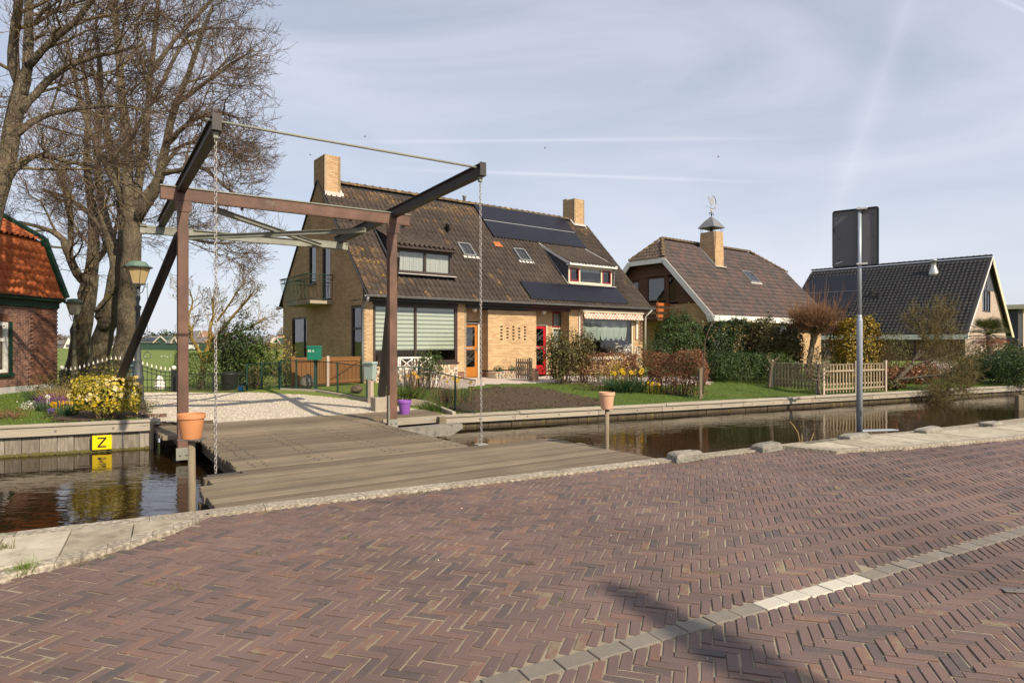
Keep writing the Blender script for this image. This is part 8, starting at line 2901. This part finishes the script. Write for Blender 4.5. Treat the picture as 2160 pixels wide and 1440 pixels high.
# little pollard at the picket fence corner
yk = 21.0
PK = [limb([(1622, 818, 3.6), (1624, 795, 3.2), (1627, 775, 4), (1628, 766, 4)], yk), limb([(1628, 768, 2), (1634, 760, 1.5), (1640, 754, 1)], yk), limb([(1627, 768, 2), (1621, 760, 1.5), (1619, 754, 1)], yk), limb([(1625, 780, 1.8), (1618, 776, 1.4)], yk)]
bare_tree('small_pollard', 'small knotted pollard left of the picket fence', None, base_of(1622, yk), PK, [dict(m=3, len=.28, ang=40, up=.2, rf=.6, rmin=.006, rmax=.01, K=3, sides=3)], M['bark'], M['twig_pale'], None, 7, None, 1)
yk = 19.2
PK = [limb([(1728, 832, 4.5), (1727, 810, 4), (1726, 785, 4), (1729, 768, 4.5)], yk)] + [limb([(1728, 770 + 8 * k, 2), (1728 + 14 * s_, 764 + 9 * k, 1.2), (1728 + 22 * s_, 752 + 10 * k, .7)], yk, .1 * s_) for k in range(5) for s_ in (-1, 1)]
bare_tree('vine_stump', 'gnarled vine stump at the corner of the picket fences', None, base_of(1728, yk), PK, [dict(m=5, len=.25, ang=55, angs=25, up=.1, rf=.6, rmin=.006, rmax=.009, K=3, sides=3, wob=.15), dict(m=4, len=.15, ang=55, angs=25, rf=.6, rmin=.004, rmax=.006, K=2, sides=3)], M['bark'], M['twig_pale'], M['twig_pale'], 7, None, 1)

# ------------------------------------------------------------------ far across the meadow
FZ = -1.45


def fx(px, y): return (px - 1080) * y / FPX


M['far_green'] = mat('far_green_boards', [(.02, .05, .035), (.035, .075, .05)], rough=.7, bump=0)
M['far_roof'] = mat('far_grey_roof', [(.10, .095, .095), (.17, .16, .155)], rough=.8, nscale=.5, bump=0)
M['far_brick'] = mat('far_brick', [(.26, .14, .09), (.36, .21, .14)], rough=.9, nscale=.5, bump=0)
M['far_pale'] = mat('far_pale_wall', [(.46, .38, .32), (.60, .52, .45)], rough=.9, nscale=.5, bump=0)
M['far_wood'] = mat('far_bare_wood', [(.10, .070, .052), (.17, .125, .09)], rough=1, nscale=.6, vary=.5, bump=0)
M['far_pine'] = mat('far_pine', [(.022, .032, .014), (.05, .06, .022)], rough=1, nscale=.6, vary=.6, bump=0)


def barn(name, label, px0, px1, y, h_eave, h_ridge, wall, roof_, depth=14, gable_right=True, wins=0, cat='barn', solar=False):
    x0, x1 = fx(px0, y), fx(px1, y)
    w_ = x1 - x0
    e = empty(name, (x0, y, FZ), 0, label, cat, 'farm buildings across the meadow')
    gw = min(w_ * .45, 7.5) if gable_right else 0
    # long side then gable turned towards the viewer
    b = MB().box(0, w_ - gw, 0, depth, 0, h_eave)
    if gable_right:
        b.prism([(w_ - gw, -.02, 0), (w_, -.02, 0), (w_, -.02, h_eave), (w_ - gw / 2, -.02, h_ridge), (w_ - gw, -.02, h_eave)], (0, depth, 0))
    b.obj('wall', wall, e)
    r_ = MB()
    r_.prism([(-.2, -.4, h_eave), (w_ - gw * .5, -.4, h_eave), (w_ - gw * .5, depth * .5, h_ridge), (-.2, depth * .5, h_ridge)], (0, 0, .25))
    ro = r_.obj('roof', roof_, e)
    if gable_right:
        MB().bar((w_ - gw - .3, -.3, h_eave), (w_ - gw / 2, -.3, h_ridge + .1), .4, .35, (0, 1, 0)).bar((w_ - gw / 2, -.3, h_ridge + .1), (w_ + .3, -.3, h_eave), .4, .35, (0, 1, 0)).obj('verge', M['far_pale'], e)
    if solar:
        s_ = MB(); s_.prism([(.5, .3, h_eave + .55), (w_ - gw - .5, .3, h_eave + .55), (w_ - gw - .5, depth * .3, h_eave + (h_ridge - h_eave) * .65 + .35), (.5, depth * .3, h_eave + (h_ridge - h_eave) * .65 + .35)], (0, 0, .08)); s_.obj('solar_panel', M['solar'], e)
    for k in range(wins):
        xx = w_ * (k + .7) / (wins + .6)
        MB().box(xx - .9, xx + .9, -.12, -.03, .6, 2.1).obj('window', M['white'], e)
    return e


barn('barn', 'long dark green barn with solar panels across the meadow', 292, 353, 232, 2.6, 4.9, M['far_green'], M['far_roof'], 16, True, 0, 'barn', True)
barn('barn', 'smaller green barn beside the solar roof barn', 350, 374, 225, 2.4, 4.6, M['far_green'], M['far_roof'], 12)
barn('barn', 'low green barn with white windows behind the rusty post', 393, 424, 214, 2.6, 4.4, M['far_green'], M['far_roof'], 10, False, 2)
barn('farmhouse', 'brick farmhouse with dark roof beyond the green barn', 397, 432, 262, 3.4, 7.4, M['far_brick'], M['far_roof'], 10, True, 0, 'farmhouse')
barn('barn', 'grey barn behind the golden-barked tree', 438, 458, 236, 2.4, 5.2, M['far_roof'], M['far_roof'], 12, False)
barn('barn', 'wide brown roofed barn left of the yellow house', 520, 562, 250, 1.8, 5.0, M['far_brick'], M['far_roof'], 14, False, 0)
barn('barn', 'pale gabled barn at the corner of the yellow house', 560, 590, 255, 2.2, 4.6, M['far_green'], M['far_pale'], 12, True)
barn('farmhouse', 'tall brick farmhouse just beside the yellow house wall', 585, 606, 268, 6.0, 9.0, M['far_brick'], M['far_roof'], 10, False, 2, 'farmhouse')
e = empty('a_frame_house', (fx(133, 290), 290, FZ), 0, 'small white A-frame house far left across the meadow', 'house')
MB().prism([(0, 0, 0), (5.0, 0, 0), (2.6, 0, 5.4)], (0, 7, 0)).obj('wall', M['white'], e)
MB().prism([(2.6, -.3, 5.8), (5.6, -.3, .2), (7.6, 3, .2), (5.2, 3, 5.8)], (0, .2, 0)).obj('roof', M['far_roof'], e)
MB().bar((-.4, -.2, 0), (2.6, -.2, 5.7), .3, .3).obj('verge', M['far_roof'], e)
MB().box(1.4, 3.6, -.1, -.02, .4, 1.8).obj('window', M['far_roof'], e)
barn('barn', 'long low shed beside the A-frame house', 100, 131, 292, 1.6, 3.4, M['far_roof'], M['far_roof'], 10, False)
barn('barn', 'distant pale shed between the linden trunks', 228, 246, 300, 1.6, 3.0, M['far_pale'], M['far_roof'], 10, False)


def wood(name, label, px0, px1, y, h, n, m, seed, spread=30):
    """far tree belt: many small crowns reading as one mass"""
    r_ = np.random.default_rng(seed)
    cx_ = r_.uniform(fx(px0, y), fx(px1, y), n); cy_ = y + r_.uniform(0, spread, n)
    hh = h * r_.uniform(.55, 1.1, n)
    k = 90
    q, nn_ = [], []
    d = nrm(r_.normal(0, 1, (n, k, 3))) * (r_.random((n, k, 1)) ** .4)
    P = np.stack([cx_[:, None] + d[..., 0] * hh[:, None] * .42, cy_[:, None] + d[..., 1] * hh[:, None] * .42, FZ + hh[:, None] * (.52 + d[..., 2] * .5)], -1).reshape(-1, 3)
    V, F = leaf_geo(P, r_.normal(0, 1, P.shape), h * .10, .8)
    o = np_obj(name, V, F, m, None, False, r_.random(len(F)), 'stuff')
    return tag(o, label, 'trees')


wood('far_wood', 'brown bare woodland on the horizon at the left', -80, 330, 420, 8.5, 150, M['far_wood'], 71)
wood('far_pines', 'dark pine belt on the horizon behind the barns', 290, 400, 330, 9.0, 46, M['far_pine'], 72, 25)
wood('far_wood', 'bare trees around the farms left of the yellow house', 380, 640, 340, 8.0, 110, M['far_wood'], 73)
wood('far_bushes', 'brown bushes in front of the farm buildings', 440, 620, 245, 3.4, 40, M['far_wood'], 74, 8)
# gulls on the meadow
gull = MB()
gull.lathe([(.002, -.20), (.05, -.12), (.085, 0), (.07, .10), (.045, .17), (.05, .22), (.03, .27), (.002, .30)], 8)
gb = None
for i, (px_, py_) in enumerate([(283, 753), (305, 755), (318, 754), (340, 754), (347, 753), (352, 755), (360, 753), (371, 754), (409, 755), (416, 755), (563, 756), (572, 757), (577, 756), (238, 733), (590, 755), (268, 752)]):
    y_ = (CAM_H - FZ) * FPX / (py_ - 720)
    e = empty('gull', (fx(px_, y_), y_, FZ), random.uniform(-.6, .6), 'white gull resting on the green meadow', 'bird', 'gulls on the meadow')
    o = gull.obj('body', M['white'], e, smooth=True) if gb is None else copy_obj(gb, e)
    gb = gb or o
    o.location = (0, 0, .22); o.rotation_euler = (R(82), 0, R(90)); o.scale = (1, 1, 1)
# birds in the sky
for i, (px_, py_, lab) in enumerate([(770, 289, 'small bird in the sky above the left chimney'), (655, 327, 'small bird in the sky left of the chimney'), (1150, 313, 'small bird in the sky right of the bridge arm'), (1515, 331, 'small bird in the sky above the weather vane')]):
    y_ = 120
    z_ = CAM_H + (720 - py_) * y_ / FPX
    b = MB()
    b.lathe([(.003, -.28), (.06, -.1), (.07, .05), (.04, .2), (.003, .3)], 6)
    b.v = [(v[2], v[1], v[0]) for v in b.v]
    b.add([(.1, 0, .02), (-.08, 0, .02), (-.10, .45, .10), (.05, .42, .10)], [(0, 1, 2, 3)]); b.add([(.1, 0, .02), (-.08, 0, .02), (-.10, -.45, .10), (.05, -.42, .10)], [(0, 1, 2, 3)])
    o = b.obj('flying_bird', M['zinc']); o.location = (fx(px_, y_), y_, z_); o.rotation_euler = (0, .1, random.uniform(-.5, .5))
    tag(o, lab, 'bird', 'birds in the sky')
# unseen conifer added behind the viewer, leaned and shaped to cast the road shadow
hC = 9.5
tC = hC / math.tan(SUN_EL)
cx_, cy_ = .68 + math.sin(SUN_AZ) * tC, 4.29 + math.cos(SUN_AZ) * tC
LX, LY = -.27, -.21                # lean per metre below the tip
bx0, by0 = cx_ + LX * hC * .4, cy_ + LY * hC * .4
e = empty('shadow_caster_conifer', (bx0, by0, 0), 0, 'unseen leaning conifer added behind the viewer to cast the road shadow', 'tree')
MB().tube([(0, 0, 0), (0, 0, hC * .6), (cx_ - bx0, cy_ - by0, hC * .98)], [.16, .12, .02], 8).obj('trunk', M['bark'], e)
n = 12000
zz = np.where(rng.random(n) < .65, hC - 3.0 * rng.random(n) ** .7, rng.uniform(.6, hC - 2, n))
rr = np.minimum((hC - zz) * .125 + .05, .9) * np.sqrt(rng.random(n))
a = rng.random(n) * 6.283
dz = np.minimum(hC - zz, hC * .4)
P = np.column_stack([rr * np.cos(a) + cx_ - bx0 + LX * dz, rr * np.sin(a) + cy_ - by0 + LY * dz, zz])
V, F = leaf_geo(P, rng.normal(0, 1, P.shape), .13, .6)
np_obj('crown', V, F, M['leaf_dark'], e, False, rng.random(len(F)), 'stuff')
